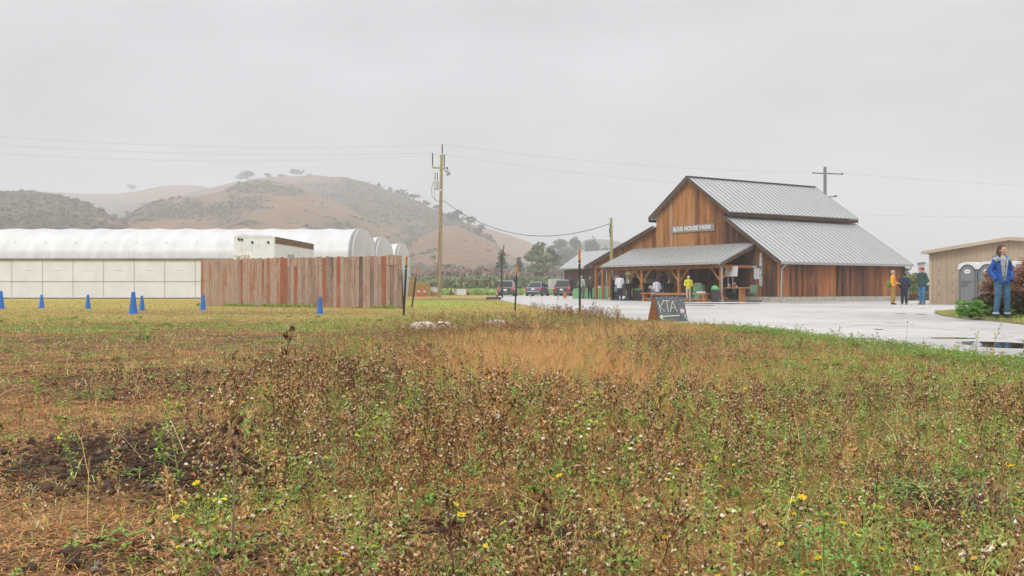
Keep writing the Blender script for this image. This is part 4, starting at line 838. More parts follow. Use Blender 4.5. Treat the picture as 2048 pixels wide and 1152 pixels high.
    m = MB(); m.box((0, -.01, .36), (.5, .12, .05)); [m.box((sg * Wd * .36, -.045, .46), (.18, .04, .05)) for sg in (-1, 1)]; m.build('bumper_trim', M_alloy if kind == 'suv' else M_blk, c)
    return c
car(1010.5, 590.5, rad(-6), 4.3, 1.78, 1.62, 'suv', paint('charcoal_paint', (.035, .04, .045)), 'compact black hatchback parked directly behind the basketball hoop pole')
car(1066, 591.2, rad(-13), 4.6, 1.78, 1.46, 'sedan', paint('slate_paint', (.10, .125, .16)), 'slate grey sedan between the two black cars')
car(1123, 591.2, rad(-15), 4.55, 1.84, 1.68, 'suv', paint('black_paint', (.022, .022, .025)), 'black sport utility car beside the white notice board')
nb = thing('notice_board', 'white printed notice board behind the black car', 'notice board', (*at(1109, 116).xy, 0), rad(4))
m = MB(); m.box((0, 0, 1.28), (1.45, .04, 1.15)); m.build('board', mat('faded_white_panel', (.66, .65, .62), rough=.6), nb)
m = MB()
for i in range(8): m.box((random.uniform(-.12, .05), -.028, 1.72 - i * .12), (random.uniform(.6, 1.15), .006, .03))
m.build('print', mat('faded_print', (.38, .38, .40)), nb)
for x in (-.7, .7): m = MB(); m.box((x, .05, .95), (.07, .05, 1.9)); m.build('post', M_post, nb)
# rusty pipe frame and single post
M_rust = mat('rusty_pipe', (.13, .055, .035), rough=.9, var=.35, scale=6)
gf = thing('pipe_frame', 'rusty pipe frame of two posts and a crossbar beyond the hay bales', 'pipe frame', (*at(923, 118).xy, 0))
m = MB(); m.tube([(0, 0, 1.65), (3.35, 0, 1.7)], .06, 6); m.build('crossbar', M_rust, gf)
for x, h in ((0.02, 2.1), (3.42, 2.15)): m = MB(); m.tube([(x, 0, 0), (x - .03, 0, h)], .085, 6); m.build('post', M_rust, gf)
m = MB(); m.tube([(0, 0, 0), (0, 0, 2.15)], .085, 6); tag(m.build('rusty_post', M_rust, loc=(*at(1098, 117).xy, 0)), 'single rusty post between the grey sedan and the notice board', 'post')
# ================================================================== HAY
M_hay = mat('hay', (.46, .31, .12), rough=1, var=.5, scale=14, bump=.03, bscale=40, stretch=(.5, 1, 2.2)); M_haytop = mat('hay_dark', (.34, .21, .08), rough=1, var=.4, scale=20)
def bale(x, y, z, w=1.22, dp=.5, h=.44, rz=0, lab=''):
    m = MB(); r = random.Random(int(x * 97 + z * 31)); nx = 9
    m.box((0, 0, h / 2), (w, dp, h))
    for i in range(150):
        s = r.choice([0, 1, 2]); p = (r.uniform(-w / 2, w / 2), -dp / 2 - .002, r.uniform(.02, h)) if s < 2 else (r.uniform(-w / 2, w / 2), r.uniform(-dp / 2, dp / 2), h + .004)
        m.box(p, (r.uniform(.05, .16), .022, .014), ry=r.uniform(-.9, .9), rz=r.uniform(-.4, .4))
    o = thing('hay_bale', lab, 'hay bale', (x, y, z), rz, 'stacked hay bales by the greenhouses'); m.build('packed_hay', M_hay, o)
    m = MB()
    for sx in (-.22, .22): m.box((sx * w, 0, h / 2), (.015, dp + .035, h + .035))
    m.build('baling_twine', M_haytop, o); return o
hy = 95.0; hx = lambda u: at(u, hy).x
for i, (wd, sd) in enumerate([('bottom', 'narrow tall'), ('second', 'narrow tall'), ('third', 'narrow tall'), ('topmost', 'narrow tall')]):
    bale(hx(823.5) + .02 * i, hy + .3, i * .455, .62, .9, .45, rad(2 * i - 3), f'{wd} hay bale of the narrow tall stack against the greenhouse')
for i, wd in enumerate(('bottom', 'middle', 'top')):
    bale(hx(838.6), hy, i * .46, .82, .5, .455, rad(1.5 * i), f'{wd} left hay bale of the broad hay stack')
    bale(hx(852.2), hy - .02, i * .46, .60, .5, .455, rad(-2 * i + 1), f'{wd} right hay bale of the broad hay stack')
bale(hx(867.5), hy + 1, 0, .8, .5, .42, .1, 'loose hay bale under the white box left of the utility pole')
m = MB(); m.box((0, 0, .22), (.68, .5, .42)); m.box((0, 0, .45), (.74, .56, .05)); tag(m.build('storage_box', mat('pale_grey_plastic', (.55, .58, .62), rough=.4), loc=(hx(867), hy + 1, .425), bevel=.02), 'pale grey plastic box sitting on the loose hay bale', 'box')
for i, (u, lab) in enumerate(((837.3, 'left'), (848.5, 'right'))):
    o = thing('red_marker', f'{lab} of the two small red markers with white bands before the hay stack', 'marker', (*at(u, 93).xy, 0), 0, 'red markers by the hay')
    m = MB(); m.lathe([(.17, 0), (.15, .04), (.085, .42)], n=12); m.lathe([(.055, .60), (.05, .75)], n=12); m.build('cone_body', mat('marker_red', (.55, .06, .03), rough=.5), o)
    m = MB(); m.lathe([(.085, .42), (.058, .60)], n=12); m.build('white_band', M_plate, o)
M_blue = mat('blue_cone_plastic', (.02, .155, .52), rough=.45, var=.07, scale=10, spec=.4)
M_lb = mat('blue_band', (.10, .30, .62), rough=.5)
for i, (u, m_, lab) in enumerate(((884, 'first', 0), (891.5, 'second', 0), (905, 'third', 0), (916, 'fourth', 0))):
    o = thing('bucket', f'{m_} small white bucket with a blue base counting right from the utility pole', 'bucket', (*at(u, 116).xy, 0), 0, 'small buckets in the field')
    m = MB(); m.lathe([(.15, .22), (.17, .62), (.18, .66)], n=12); m.build('pail', M_plate, o); m = MB(); m.lathe([(.13, 0), (.15, .22)], n=12); m.build('blue_base', M_lb, o)
tote = thing('harvest_bin', 'pale plastic bin with red ends beside the rusty pipe frame', 'bin', (*at(923, 112).xy, 0))
m = MB(); m.box((0, 0, .36), (1.05, .8, .62), taper=1.08); m.box((0, 0, .69), (1.2, .9, .05)); m.build('bin_body', mat('bin_white', (.66, .67, .70), rough=.5), tote); 
for x in (-.58, .58): m = MB(); m.box((x, -.1, .4), (.07, .7, .75)); m.build('end_panel', mat('bin_red', (.6, .10, .05)), tote)
af = thing('folding_ladder', 'small dark folded A-frame leaning in the field right of the utility pole', 'ladder', (*at(904, 112).xy, 0))
m = MB(); m.tube([(-.35, 0, 0), (0, 0, .78)], .06, 4); m.tube([(-.2, .1, 0), (.03, .1, .78)], .06, 4); m.build('dark_leg', mat('ladder_grey', (.10, .10, .11)), af); m = MB(); m.tube([(.5, 0, 0), (.03, 0, .78)], .05, 4); m.build('pale_leg', M_plate, af)
# ================================================================== BLUE CONES
def cone(u, v, h, lab):
    d = gd(v); o = thing('blue_cone', lab, 'cone', (*at(u, d).xy, float(ground_z(at(u, d).x, d)[0])), random.uniform(0, 2), 'blue cones set out on the grass')
    w = h * .19; r = w * .42
    m = MB(); m.lathe([(w, .0), (w * .97, .02), (r, h - .012), (r * .9, h)], n=20); m.build('cone_body', M_blue, o, smooth=False)
    m = MB(); m.box((0, 0, .012), (w * 2.3, w * 2.3, .022)); m.build('base', M_blue, o, bevel=.008)
for u, v, h, lab in ((2, 618, .67, 'large blue cone cut off by the left edge of the view'), (83.5, 616, .52, 'small blue cone second from the left, farthest from the fence'), (176, 618, .53, 'blue cone alone before the greenhouse wall, between the second and the tall one'), (266.6, 628, .66, 'tallest blue cone, nearest the camera, left of a smaller one'), (284, 621, .51, 'smaller blue cone just right of the tallest one'), (406, 620, .54, 'blue cone at the left end of the board fence'), (640, 629, .49, 'blue cone in front of the right half of the board fence')): cone(u, v, h, lab)
# ================================================================== T-POSTS
M_tp = mat('brown_steel', (.045, .036, .03), rough=.7, var=.3); M_cap = mat('orange_cap', (.66, .27, .06), rough=.6, var=.35, scale=30)
for u, v, h, lean, caph, lab in ((807, 633.5, 1.62, .085, .22, 'steel fence stake with an orange cap at the right end of the board fence'), (823.5, 615, 1.62, .22, .26, 'steel fence stake leaning right with a pale orange cap before the hay bales'), (1030, 620.5, 1.58, .07, .25, 'steel fence stake with an orange cap in front of the basketball hoop'), (1159.7, 634, 1.80, -.01, .26, 'tallest steel fence stake with an orange cap in front of the green table')):
    d = gd(v); o = thing('fence_stake', lab, 'stake', (*at(u, d).xy, float(ground_z(at(u, d).x, d)[0]) - .03), 0, 'steel stakes with orange caps')
    m = MB(); q = Vector((lean, 0, h)); m.tube([(0, 0, 0), q], .030, 4); m.tube([(0.0, -.022, 0), q + Vector((0, -.022, 0))], .013, 4)
    for k in range(20): t = (k + .5) / 20; m.box((lean * t, -.034, h * t), (.03, .014, .02))
    m.build('stake', M_tp, o)
    m = MB(); m.tube([q * (1 - caph / h), q + Vector((0, 0, .03))], [.036, .030], 8); m.build('cap', M_cap, o)
    m = MB(); m.tube([q * .80 + Vector((-.06, -.03, 0)), q * .80 + Vector((.05, -.04, .03)), q * .77 + Vector((.03, -.04, -.05))], .009, 5); m.build('wire_tie', M_net, o)
m = MB(); m.tube([(0, 0, 0), (-.05, 0, 1.30)], .026, 6); tag(m.build('fence_stake', M_tp, loc=(*at(806.5, 36.5).xy, 0)), 'short bare dark stake without a cap against the right end of the fence', 'stake')
# ================================================================== A-FRAME SIGN
d = gd(643); af = thing('chalkboard_sign', 'A-frame chalkboard lettered KTA with an arrow, on the pavement edge', 'A-frame sign', (*at(1336, d + .1).xy, 0), rad(26))
M_ply = woodmat('red_brown_plywood', [(0, (.16, .06, .025)), (.5, (.28, .11, .04)), (1, (.38, .17, .06))], streak=.3, zs=3); M_cb = mat('chalkboard', (.115, .118, .13), rough=.75, var=.35, scale=3)
M_chalk = mat('green_chalk', (.58, .68, .48), rough=1, var=.2, scale=40); M_pink = mat('pink_chalk', (.72, .55, .60), rough=1, var=.2, scale=40); M_chalkw = mat('white_chalk', (.75, .76, .74), rough=1)
hw, hh, sp_ = .395, .60, .215
tilt = math.atan2(sp_ - .02, hh)
fr = thing('front_panel', None, None, (0, -.025, hh), 0); fr.parent = af; fr.rotation_euler = (-tilt, 0, 0)
LH = hh / cos(tilt)
m = MB(); m.box2((-hw, -.008, -LH + .01), (hw, .008, 0)); m.build('chalkboard', M_cb, fr)
def stroke(P, m, r=.008, nm='chalk_stroke'):
    q = MB(); q.tube([(x, -.0095, z) for x, z in P], r, 5); o = q.build(nm, m, fr); return o
kx = lambda px_, pz: (-hw + (px_ - 735) / 330 * 2 * hw - (pz - 375) * .14 / 330 * 2 * hw, -(pz - 372) / 245 * LH)   # spots on the board as chalked
for pts in ([(772, 425), (792, 535)], [(835, 425), (790, 480), (840, 522)], [(820, 425), (905, 425)], [(868, 425), (880, 528)], [(935, 425), (902, 528)], [(935, 425), (980, 525)], [(912, 492), (965, 488)]): stroke([kx(*p) for p in pts], M_chalk, .0085)
for pts in ([(772, 572), (1004, 562)],): stroke([kx(*p) for p in pts], M_chalk, .013, 'chalk_arrow')
q = MB(); P = [kx(*p) for p in ((768, 574), (805, 550), (812, 600))]; q.prism([(x, -.0085, z) for x, z in P], (0, -.006, 0)); q.build('chalk_arrow_head', M_chalk, fr)
c0 = kx(1040, 520); q = MB()
for k in range(12): a = 2 * PI * k / 12; q.tube([(c0[0], -.0095, c0[1]), (c0[0] + .065 * cos(a), -.0095, c0[1] + .062 * sin(a))], .0085, 5)
q.build('chalk_flower', M_pink, fr)
stroke([kx(1050, 545), kx(1068, 575), kx(1090, 598)], M_chalk, .006, 'flower_stem'); stroke([kx(1068, 575), kx(1085, 545)], M_chalk, .007, 'flower_leaf')
for p in ((752, 400), (808, 393), (865, 384), (942, 393), (992, 390), (972, 424), (925, 405), (1028, 420), (1010, 455)): q = MB(); x, z = kx(*p); q.ball((x, -.009, z), (.009, .004, .009), 8); q.build('chalk_dot', M_chalkw, fr)
m = MB(); m.prism([(-hw, .02, hh - .01), (hw, .02, hh - .01), (hw, sp_, 0), (-hw, sp_, 0)], (0, .014, .003)); m.build('back_panel', M_ply, af)
m = MB(); m.prism([(-hw - .016, -sp_ + .015, 0), (-hw - .016, sp_ + .01, 0), (-hw - .016, .02, hh), (-hw - .016, -.02, hh)], (.014, 0, 0), tone=.45); m.build('side_panel', M_ply, af)
m = MB(); m.box((0.0, 0, hh + .02), (2 * hw + .12, .12, .038), tone=.8); m.build('top_board', M_post, af)
m = MB(); m.box((-hw - .03, 0, .012), (.05, 2 * sp_ + .04, .025), tone=.2); m.build('foot', M_ply, af)
# ================================================================== PORTABLE TOILETS
M_pt = mat('toilet_grey', (.15, .155, .16), rough=.5, var=.08, scale=4); M_pt2 = mat('toilet_door_grey', (.20, .205, .21), rough=.5, var=.08); M_ptr = mat('toilet_roof_white', (.70, .71, .74), rough=.5, var=.05)
def toilet(k, lab):
    o = thing('portable_toilet', lab, 'portable toilet', Vector((*at(1918, 46.7).xy, 0)) + Vector((.543, -.84, 0)) * (k * .965), BRZ, 'row of grey portable toilets')
    w, dp, h = .93, 1.0, 1.78
    m = MB(); m.box2((0, 0, .04), (w, dp, h))
    for i in range(7): x = w + .001; y = .1 + i * .12; m.box2((x, y, .1), (x + .02, y + .05, h - .05))
    m.box2((0, -.035, .04), (.10, -.002, h)); m.box2((w - .10, -.035, .04), (w, -.002, h)); m.build('cabin', M_pt, o)
    m = MB(); arch = [(.12, -.056, .1), (w - .12, -.056, .1)] + [(w / 2 + (w / 2 - .12) * cos(a), -.056, 1.55 + .29 * sin(a)) for a in np.linspace(0, PI, 13)]; m.prism(arch, (0, .05, 0))
    m.prism([(.25, -.07, .2), (w - .25, -.07, .2), (w / 2 + .06, -.07, 1.15), (w / 2 - .06, -.07, 1.15)], (0, .02, 0)); m.build('door', M_pt2, o)
    m = MB(); m.box((w * .32, -.085, .98), (.34, .03, .16)); m.box((w * .5, -.08, 1.1), (.5, .02, .05)); m.build('latch', M_pt, o)
    m = MB(); m.tube([(w / 2 + (w / 2 - .11) * cos(a), -.058, 1.55 + .31 * sin(a)) for a in np.linspace(0, PI, 15)], .022, 6); m.build('arch_trim', M_blk, o)
    m = MB(); m.prism([(-.03, -.045, 1.66)] + [(w / 2 + (w / 2 + .03) * cos(a), -.045, 1.70 + .30 * sin(a) ** .6) for a in np.linspace(PI, 0, 13)] + [(w + .03, -.045, 1.66)], (0, dp + .07, 0)); m.build('roof', M_ptr, o)
    lg = thing('oval_sign', None, None, (w / 2, -.062, 1.55)); lg.parent = o
    m = MB(); m.tube([(0, 0, 0), (0, -.012, 0)], .1, 20); s = m.build('plaque', M_ptr, lg); s.scale = (1.65, 1, 1)
    m = MB(); r = random.Random(4); [m.box((-.09 + i * .02, -.014, .004), (.012, .004, r.uniform(.014, .026))) for i in range(11)]; m.build('worn_print', mat('logo_dark', (.12, .12, .16)), lg)
    m = MB(); m.box((w / 2, dp / 2, .02), (w, dp, .04)); m.build('skid', M_blk, o)
for k, lab in enumerate(('leftmost grey portable toilet with its whole door in view', 'second grey portable toilet, its lower half behind the brown bush', 'third grey portable toilet hidden behind the woman in blue', 'rightmost grey portable toilet showing above the bush right of the woman')): toilet(k, lab)
# ================================================================== TRUCK
tk = thing('box_truck', 'white box truck half hidden behind the tan shed', 'truck', (*at(1849, 70).xy, 0), BRZ * .2)
M_tw = mat('truck_white', (.66, .68, .70), rough=.4, var=.05, scale=2)
m = MB(); m.box2((0, 0, 1.05), (7, 2.4, 2.62)); m.build('cargo_box', M_tw, tk, bevel=.03)
m = MB(); m.box2((-.03, -.03, 2.5), (.06, 2.43, 2.64)); m.box2((-.03, -.03, 1.0), (.06, 2.43, 1.1)); m.build('rear_frame', mat('truck_frame', (.25, .25, .24), rough=.6), tk)
m = MB(); m.box2((.3, .2, .55), (8.5, 2.2, 1.0)); m.build('chassis', M_blk, tk)
m = MB(); m.box2((7.15, .1, .6), (9, 2.3, 2.3)); m.build('cab', M_tw, tk, bevel=.1)
for x in (.9, 7.8):
    for y in (.2, 2.2): m = MB(); m.tube([(x, y - .14, .42), (x, y + .14, .42)], .42, 18); m.build('wheel', M_tyre, tk, bevel=.03)
# ================================================================== PORCH FURNITURE (q metres out from the barn front, s metres left along it)
M_cloth = mat('green_tablecloth', (.16, .36, .17), rough=.85, var=.22, scale=5, bump=.01); M_bcloth = mat('black_stretch_cloth', (.016, .018, .022), rough=.8, var=.2)
M_redw = woodmat('bench_redwood', [(0, (.28, .10, .045)), (.5, (.42, .17, .07)), (1, (.55, .25, .11))], streak=.25, sc=5, zs=2)
def gp(u, v, z=0): p = at(u, gd(v)); p.z = z; return p
# long green serving table on the far left of the porch
a, b_ = at(1147, 77.0), at(1219, 72.5); tv_ = b_ - a; ln = tv_.length
gt = thing('serving_table', 'long serving table under a green cloth left of the porch', 'table', (*a.xy, 0), math.atan2(tv_.y, tv_.x))
def drape(mb, x0, x1, y0, y1, h, n=46, flare=.10, amp=.025):
    top = [(x0, y0), (x1, y0), (x1, y1), (x0, y1)]; P = []
    per = [(x0 + (x1 - x0) * i / n, y0) for i in range(n)] + [(x1, y0 + (y1 - y0) * i / 16) for i in range(16)] + [(x1 - (x1 - x0) * i / n, y1) for i in range(n)] + [(x0, y1 - (y1 - y0) * i / 16) for i in range(16)]
    cx, cy_ = (x0 + x1) / 2, (y0 + y1) / 2; V = []; m_ = len(per)
    for lv, t in enumerate((0, .3, 1)):
        for i, (x, y) in enumerate(per):
            w = amp * t * sin(i * .9 + sin(i * .37) * 2); ox = np.sign(x - cx) * (flare * t + w) if abs(abs(x - cx) - (x1 - x0) / 2) < .01 else 0; oy = np.sign(y - cy_) * (flare * t * .6 + w) if abs(abs(y - cy_) - (y1 - y0) / 2) < .01 else 0
            V.append((x + ox, y + oy, h * (1 - t) + .01 + (.01 * sin(i * .5) * t)))
    Fc = [(l * m_ + i, (l + 1) * m_ + i, (l + 1) * m_ + (i + 1) % m_, l * m_ + (i + 1) % m_) for l in range(2) for i in range(m_)] + [tuple(range(m_))]
    mb.add(V, Fc)
m = MB(); m.box2((.02, .02, .72), (ln - .02, .74, .76)); m.build('tabletop', M_white, gt)
m = MB(); drape(m, 0, ln, 0, .76, .775); tag(m.build('tablecloth', M_cloth, loc=(*a.xy, 0), rotz=math.atan2(tv_.y, tv_.x)), 'green cloth hanging to the ground over the long serving table', 'tablecloth')
for i, x in enumerate((.08, ln - .08)): m = MB(); m.box2((x - .03, .1, 0), (x + .03, .66, .72)); m.build('leg', M_galv, gt)
td = tv_.normalized()
for i, (t, w, h, lab) in enumerate(((.36, .22, .10, 'small white tray on the left of the long green table'), (.55, .28, .11, 'wide white tub in the middle of the long green table'), (.62, .16, .17, 'tall white carton right of the tub on the green table'), (.74, .30, .12, 'white foil tray near the right end of the green table'), (.88, .26, .09, 'low white box at the right end of the green table'))):
    p = a + td * (ln * t) + Vector((-td.y, td.x, 0)) * .35; m = MB(); m.box((0, 0, h / 2), (w, .2, h), taper=1.1); tag(m.build('food_tray', M_white, loc=(p.x, p.y, .79), rotz=gt.rotation_euler.z, bevel=.01), lab, 'tray', 'trays on the green table')
# benches
def bench(x0, x1, q, lab, h=.47, name='wooden_bench', fr_=False):
    """long bench parallel to the porch front"""
    Ln = abs(x1 - x0); o = thing(name, lab, 'bench', bw(max(x0, x1), q), BRZ, 'wooden benches by the porch')
    m = MB(); m.box2((0, -.17, h - .05), (Ln, -.01, h), tone=.8); m.box2((0, .01, h - .05), (Ln, .17, h), tone=.6); m.build('seat', M_redw, o)
    for x in (.22, Ln - .22): m = MB(); m.box2((x - .06, -.15, 0), (x + .06, .15, h - .05), tone=.55); m.build('leg', M_redw, o)
    m = MB(); m.box2((.15, -.03, .10), (Ln - .15, .03, .19), tone=.6); m.build('stretcher', M_redw, o)
    m = MB(); m.tube([(.28, 0, .14), (.62, 0, h - .06)], .03, 4, tone=.5); m.build('brace', M_redw, o)
bench(8.1, 5.3, 3.3, 'long redwood bench left of the man in the yellow jacket', h=.50)
bench(5.2, 2.2, 3.5, 'long redwood bench the person in yellow stands behind', h=.50)
o = thing('wooden_bench', 'short red-brown bench between the black car and the green table', 'bench', (*at(1141, 79).xy, 0), rad(-6), 'wooden benches by the porch')
m = MB(); m.box((0, 0, .50), (1.25, .35, .05), tone=.4); m.build('seat', M_redw, o)
for x in (-.45, .45): m = MB(); m.box((x, 0, .24), (.24, .30, .47), tone=.5); m.build('leg', M_redw, o)
# cocktail tables
def cocktail(u, d, k, lab):
    o = thing('cocktail_table', lab, 'table', (*at(u, d).xy, 0), 0, 'cocktail tables under black stretch cloth')
    m = MB(); n = 24; V = []; prof = [(.36, 1.09), (.37, 1.07), (.36, 1.03), (.24, .88), (.15, .66), (.13, .50), (.15, .34), (.24, .14), (.36, 0)]
    for r, z in prof:
        for i in range(n): a = 2 * PI * i / n; t = 1 if z > 1.0 else 1 + .35 * (cos(4 * a + .6) - .2) * (1 if z < .5 else .2) * abs(z - .5) * 1.6; V.append((r * t * cos(a), r * t * sin(a), z))
    m.add(V, [(i * n + j, (i + 1) * n + j, (i + 1) * n + (j + 1) % n, i * n + (j + 1) % n) for i in range(len(prof) - 1) for j in range(n)] + [tuple(range(n))]); m.build('stretch_cover', M_bcloth, o, smooth=True)
    m = MB(); m.lathe([(.355, 1.03), (.355, 1.062)], n=24); m.build('tabletop', M_blk, o)
    m = MB(); m.tube([(0, 0, .0), (0, 0, 1.03)], .04, 8); m.build('stem', M_galv, o)
    return o
def vase(u, d, z, k, lab, cols, h=.30):
    o = thing('flower_vase', lab, 'vase of flowers', (*at(u, d).xy, z), 0, 'vases of flowers on the black tables'); r = random.Random(k)
    m = MB(); m.lathe([(.05, 0), (.06, .04), (.05, h * .5), (.03, h * .8), (.04, h)], n=12); m.build('vase', mat('vase_glass', (.55, .60, .56), rough=.15, spec=.7), o)
    m = MB(); tips = []
    for i in range(13): a = r.uniform(0, 2 * PI); l = r.uniform(.03, .24); q = (l * cos(a), l * sin(a), h + r.uniform(.14, .40)); tips.append(q); m.tube([(0, 0, h * .5), (q[0] * .4, q[1] * .4, h + .1), q], .006, 4); m.box((q[0] * .7, q[1] * .7, h + .12), (.07, .02, .03), rz=a, ry=r.uniform(-1, 1))
    m.build('stems', mat('stem_green', (.13, .24, .06)), o)
    for j, c in enumerate(cols):
        m = MB()
        for q in tips[j::len(cols)]:
            m.ball(q, (.035, .035, .028), 8, noise=.25)
            for e in range(6): an = e * PI / 3; m.ball((q[0] + .035 * cos(an), q[1] + .035 * sin(an), q[2]), .016, 6)
        m.build('blossoms', mat('petals', c, rough=.7, var=.25, scale=20), o)
for k, (u, d, lab, cols, vl) in enumerate((
    (1257.5, 2.9, 'left black cocktail table beside the person in the white jacket', [(.55, .50, .10), (.62, .60, .50), (.20, .32, .10)], 'vase of pale yellow and white flowers on the left black table'),
    (1291, 2.2, 'middle black cocktail table behind the black bin', [(.70, .45, .06), (.72, .50, .38), (.15, .28, .08)], 'tall vase of orange and peach flowers on the middle black table'),
    (1338, 2.0, 'right black cocktail table behind the seated person', [(.72, .52, .05), (.60, .08, .05), (.62, .30, .05)], 'vase of yellow and red flowers on the right black table'))):
    d = rayq(u, d).y; cocktail(u, d, k, lab); vase(u + (0 if k else -.5), d, 1.092, k + 3, vl, cols)
# bins
M_bag = mat('green_liner', (.10, .42, .13), rough=.5, var=.2)
def wbin(u, v, k, lab, heap=False):
    o = thing('waste_bin', lab, 'bin', rayq(u, v), rad(-8), 'black bins with green rims')
    m = MB(); m.box((0, 0, .36), (.42, .42, .70), taper=1.12); m.build('bin_body', M_blk, o, bevel=.03)
    m = MB(); m.box((0, 0, .725), (.50, .50, .05)); m.build('rim', M_bag, o, bevel=.015)
    if heap: m = MB(); m.ball((-.02, 0, .76), (.21, .2, .17), 12, noise=.08); m.build('liner_bag', M_bag, o)
wbin(1276, 3.0, 0, 'black bin with a bright green rim beside the left cocktail table'); wbin(1430.5, 3.1, 1, 'black bin with a green bag heaped on top by the corner post', True)
# small round table with green cloth
o = thing('round_table', 'small tall round table in a gathered green cloth behind the person in yellow', 'table', bw(4.62, 1.9), 0)
m = MB(); n = 40; V = []
for r, z in ((.34, .98), (.35, .95), (.36, .55), (.39, .02)):
    for i in range(n): a = 2 * PI * i / n; w = .018 * sin(a * 10) * (1 - z); V.append(((r + w) * cos(a), (r + w) * sin(a), z))
m.add(V, [(i * n + j, (i + 1) * n + j, (i + 1) * n + (j + 1) % n, i * n + (j + 1) % n) for i in range(3) for j in range(n)] + [tuple(range(n))]); m.build('gathered_cloth', M_cloth, o)
m = MB(); m.lathe([(.36, .985), (.36, 1.0)], n=24); m.build('tabletop', M_galv, o)
for i in range(5): m = MB(); m.lathe([(.035, 0), (.04, .09)], n=10); p = bw(4.62 + (i - 2) * .12, 1.98, 1.002); tag(m.build('cup', M_white, loc=p), ('leftmost', 'second', 'middle', 'fourth', 'rightmost')[i] + ' small white cup on the round green table', 'cup', 'cups on the round green table')
# crate of brochures on the bench
o = thing('brochure_crate', 'low crate of blue and white brochures on the right redwood bench', 'crate', bw(2.75, 3.5, .502), BRZ); m = MB(); m.box((0, 0, .05), (.46, .26, .10)); m.build('crate', M_white, o); m = MB(); m.box((0, 0, .125), (.40, .2, .045)); m.build('brochures', mat('blue_cover', (.07, .13, .22)), o)
m = MB(); m.box((0, 0, .19), (.34, .3, .38), tone=.95); tag(m.build('pale_crate', M_post, loc=bw(3.0, 3.05), rotz=BRZ), 'pale wooden crate standing behind the right redwood bench', 'crate')
# live-edge farm table with things on it
o = thing('farm_table', 'rough wooden table with heavy legs in front of the whiteboard', 'table', bw(1.98, 1.75), BRZ)
m = MB(); m.box((0, 0, .80), (2.35, .55, .06), tone=.85); m.build('tabletop', M_post, o)
for x in (-.85, .72): m = MB(); m.box((x, 0, .385), (.14, .40, .77), tone=.7); m.build('leg', M_post, o)
M_chair = mat('green_chair', (.07, .20, .12), rough=.5, var=.1)
for i, (s, q, rz, lab) in enumerate(((2.72, 1.15, -.3, 'green plastic chair behind the left end of the rough table'), (1.02, 1.2, .5, 'green plastic chair tipped behind the right end of the rough table'))):
    c = thing('garden_chair', lab, 'chair', bw(s, q, .075), BRZ + rz, 'green plastic chairs'); 
    m = MB(); m.box((0, 0, .42), (.42, .42, .03)); m.build('seat', M_chair, c, bevel=.01)
    m = MB(); m.box((0, .2, .66), (.40, .03, .46), rx=-.15); m.build('backrest', M_chair, c, bevel=.01)
    for x in (-.18, .18):
        for y in (-.18, .18): m = MB(); m.tube([(x, y, .41), (x * 1.2, y * 1.2, 0)], .018, 5); m.build('leg', M_chair, c)
wb = thing('whiteboard', 'blank white board on two thin posts above the rough table', 'board', bw(2.18, 1.7, .835), BRZ)
m = MB(); m.prism([(-.52, -.03, .62), (.50, -.03, .62), (.56, -.03, 1.20), (-.42, -.03, 1.20)], (0, .025, 0)); m.build('panel', mat('white_panel', (.70, .71, .72), rough=.4, var=.03), wb)
for x in (-.25, .12): m = MB(); m.box2((x - .02, 0, 0), (x + .02, .03, 1.0)); m.build('post', M_galv, wb)
m = MB(); m.box((0, 0, 0), (.42, .02, .62)); pn = m.build('paper_notice', mat('paper', (.68, .68, .69), rough=.7, var=.03), loc=bw(1.75, .075, 1.62), rotz=BRZ); tag(pn, 'white paper notice on the barn wall right of the whiteboard', 'notice')
for i in range(9):
    m = MB(); m.box((0, -.012, .22 - i * .05), (random.uniform(.16, .32), .004, .012)); m.build('print_line', mat('grey_print', (.45, .46, .50)), pn)
for s, r, h, c, nm, lab in ((2.3, .08, .16, (.35, .36, .28), 'glass_jar', 'dull jar standing left of the red jar on the rough table'), (1.86, .085, .22, (.26, .08, .05), 'preserve_jar', 'dark red preserve jar with a pale lid on the rough table')):
    o = thing(nm, lab, 'jar', bw(s, 1.75, .832)); m = MB(); m.lathe([(r, 0), (r, h * .8), (r * .9, h)], n=12); m.build('glass', mat(nm, c, rough=.2), o); m = MB(); m.lathe([(r * .95, h + .001), (r * .95, h + .03)], n=12); m.build('lid', M_white, o)
for i in range(4): m = MB(); m.lathe([(.03, 0), (.035, .1)], n=10); tag(m.build('cup', M_white, loc=bw(2.08 - i * .09, 1.62, .832)), ('first', 'second', 'third', 'last')[i] + ' small white cup in the row beside the red jar, from the left', 'cup', 'cups on the rough table')
def pumpkin(p, r, c, lab):
    o = thing('pumpkin', lab, 'pumpkin', p, 0, 'pumpkins under the rough table'); m = MB(); n = 24; V = []
    for i in range(9):
        a = PI * i / 8
        for j in range(n): q = 2 * PI * j / n; rr = r * sin(a) * (1 + .07 * cos(q * 8)); V.append((rr * cos(q), rr * sin(q), r * .8 * (1 - cos(a))))
    m.add(V, [(i * n + j, i * n + (j + 1) % n, (i + 1) * n + (j + 1) % n, (i + 1) * n + j) for i in range(8) for j in range(n)]); m.build('fruit', mat('pumpkin_skin', c, rough=.5, var=.1), o, smooth=True)
    m = MB(); m.tube([(0, 0, r * 1.5), (.02, 0, r * 1.9)], .018, 6); m.build('stalk', M_bark, o)
pumpkin(bw(2.68, 2.2, .07), .155, (.70, .50, .30), 'pale pumpkin under the rough table, left of the red one'); pumpkin(bw(2.42, 2.2, .07), .165, (.58, .13, .04), 'red-orange pumpkin under the rough table, right of the pale one'); pumpkin(bw(2.55, 1.7, .07), .12, (.55, .16, .05), 'small orange pumpkin tucked behind the two bigger ones')
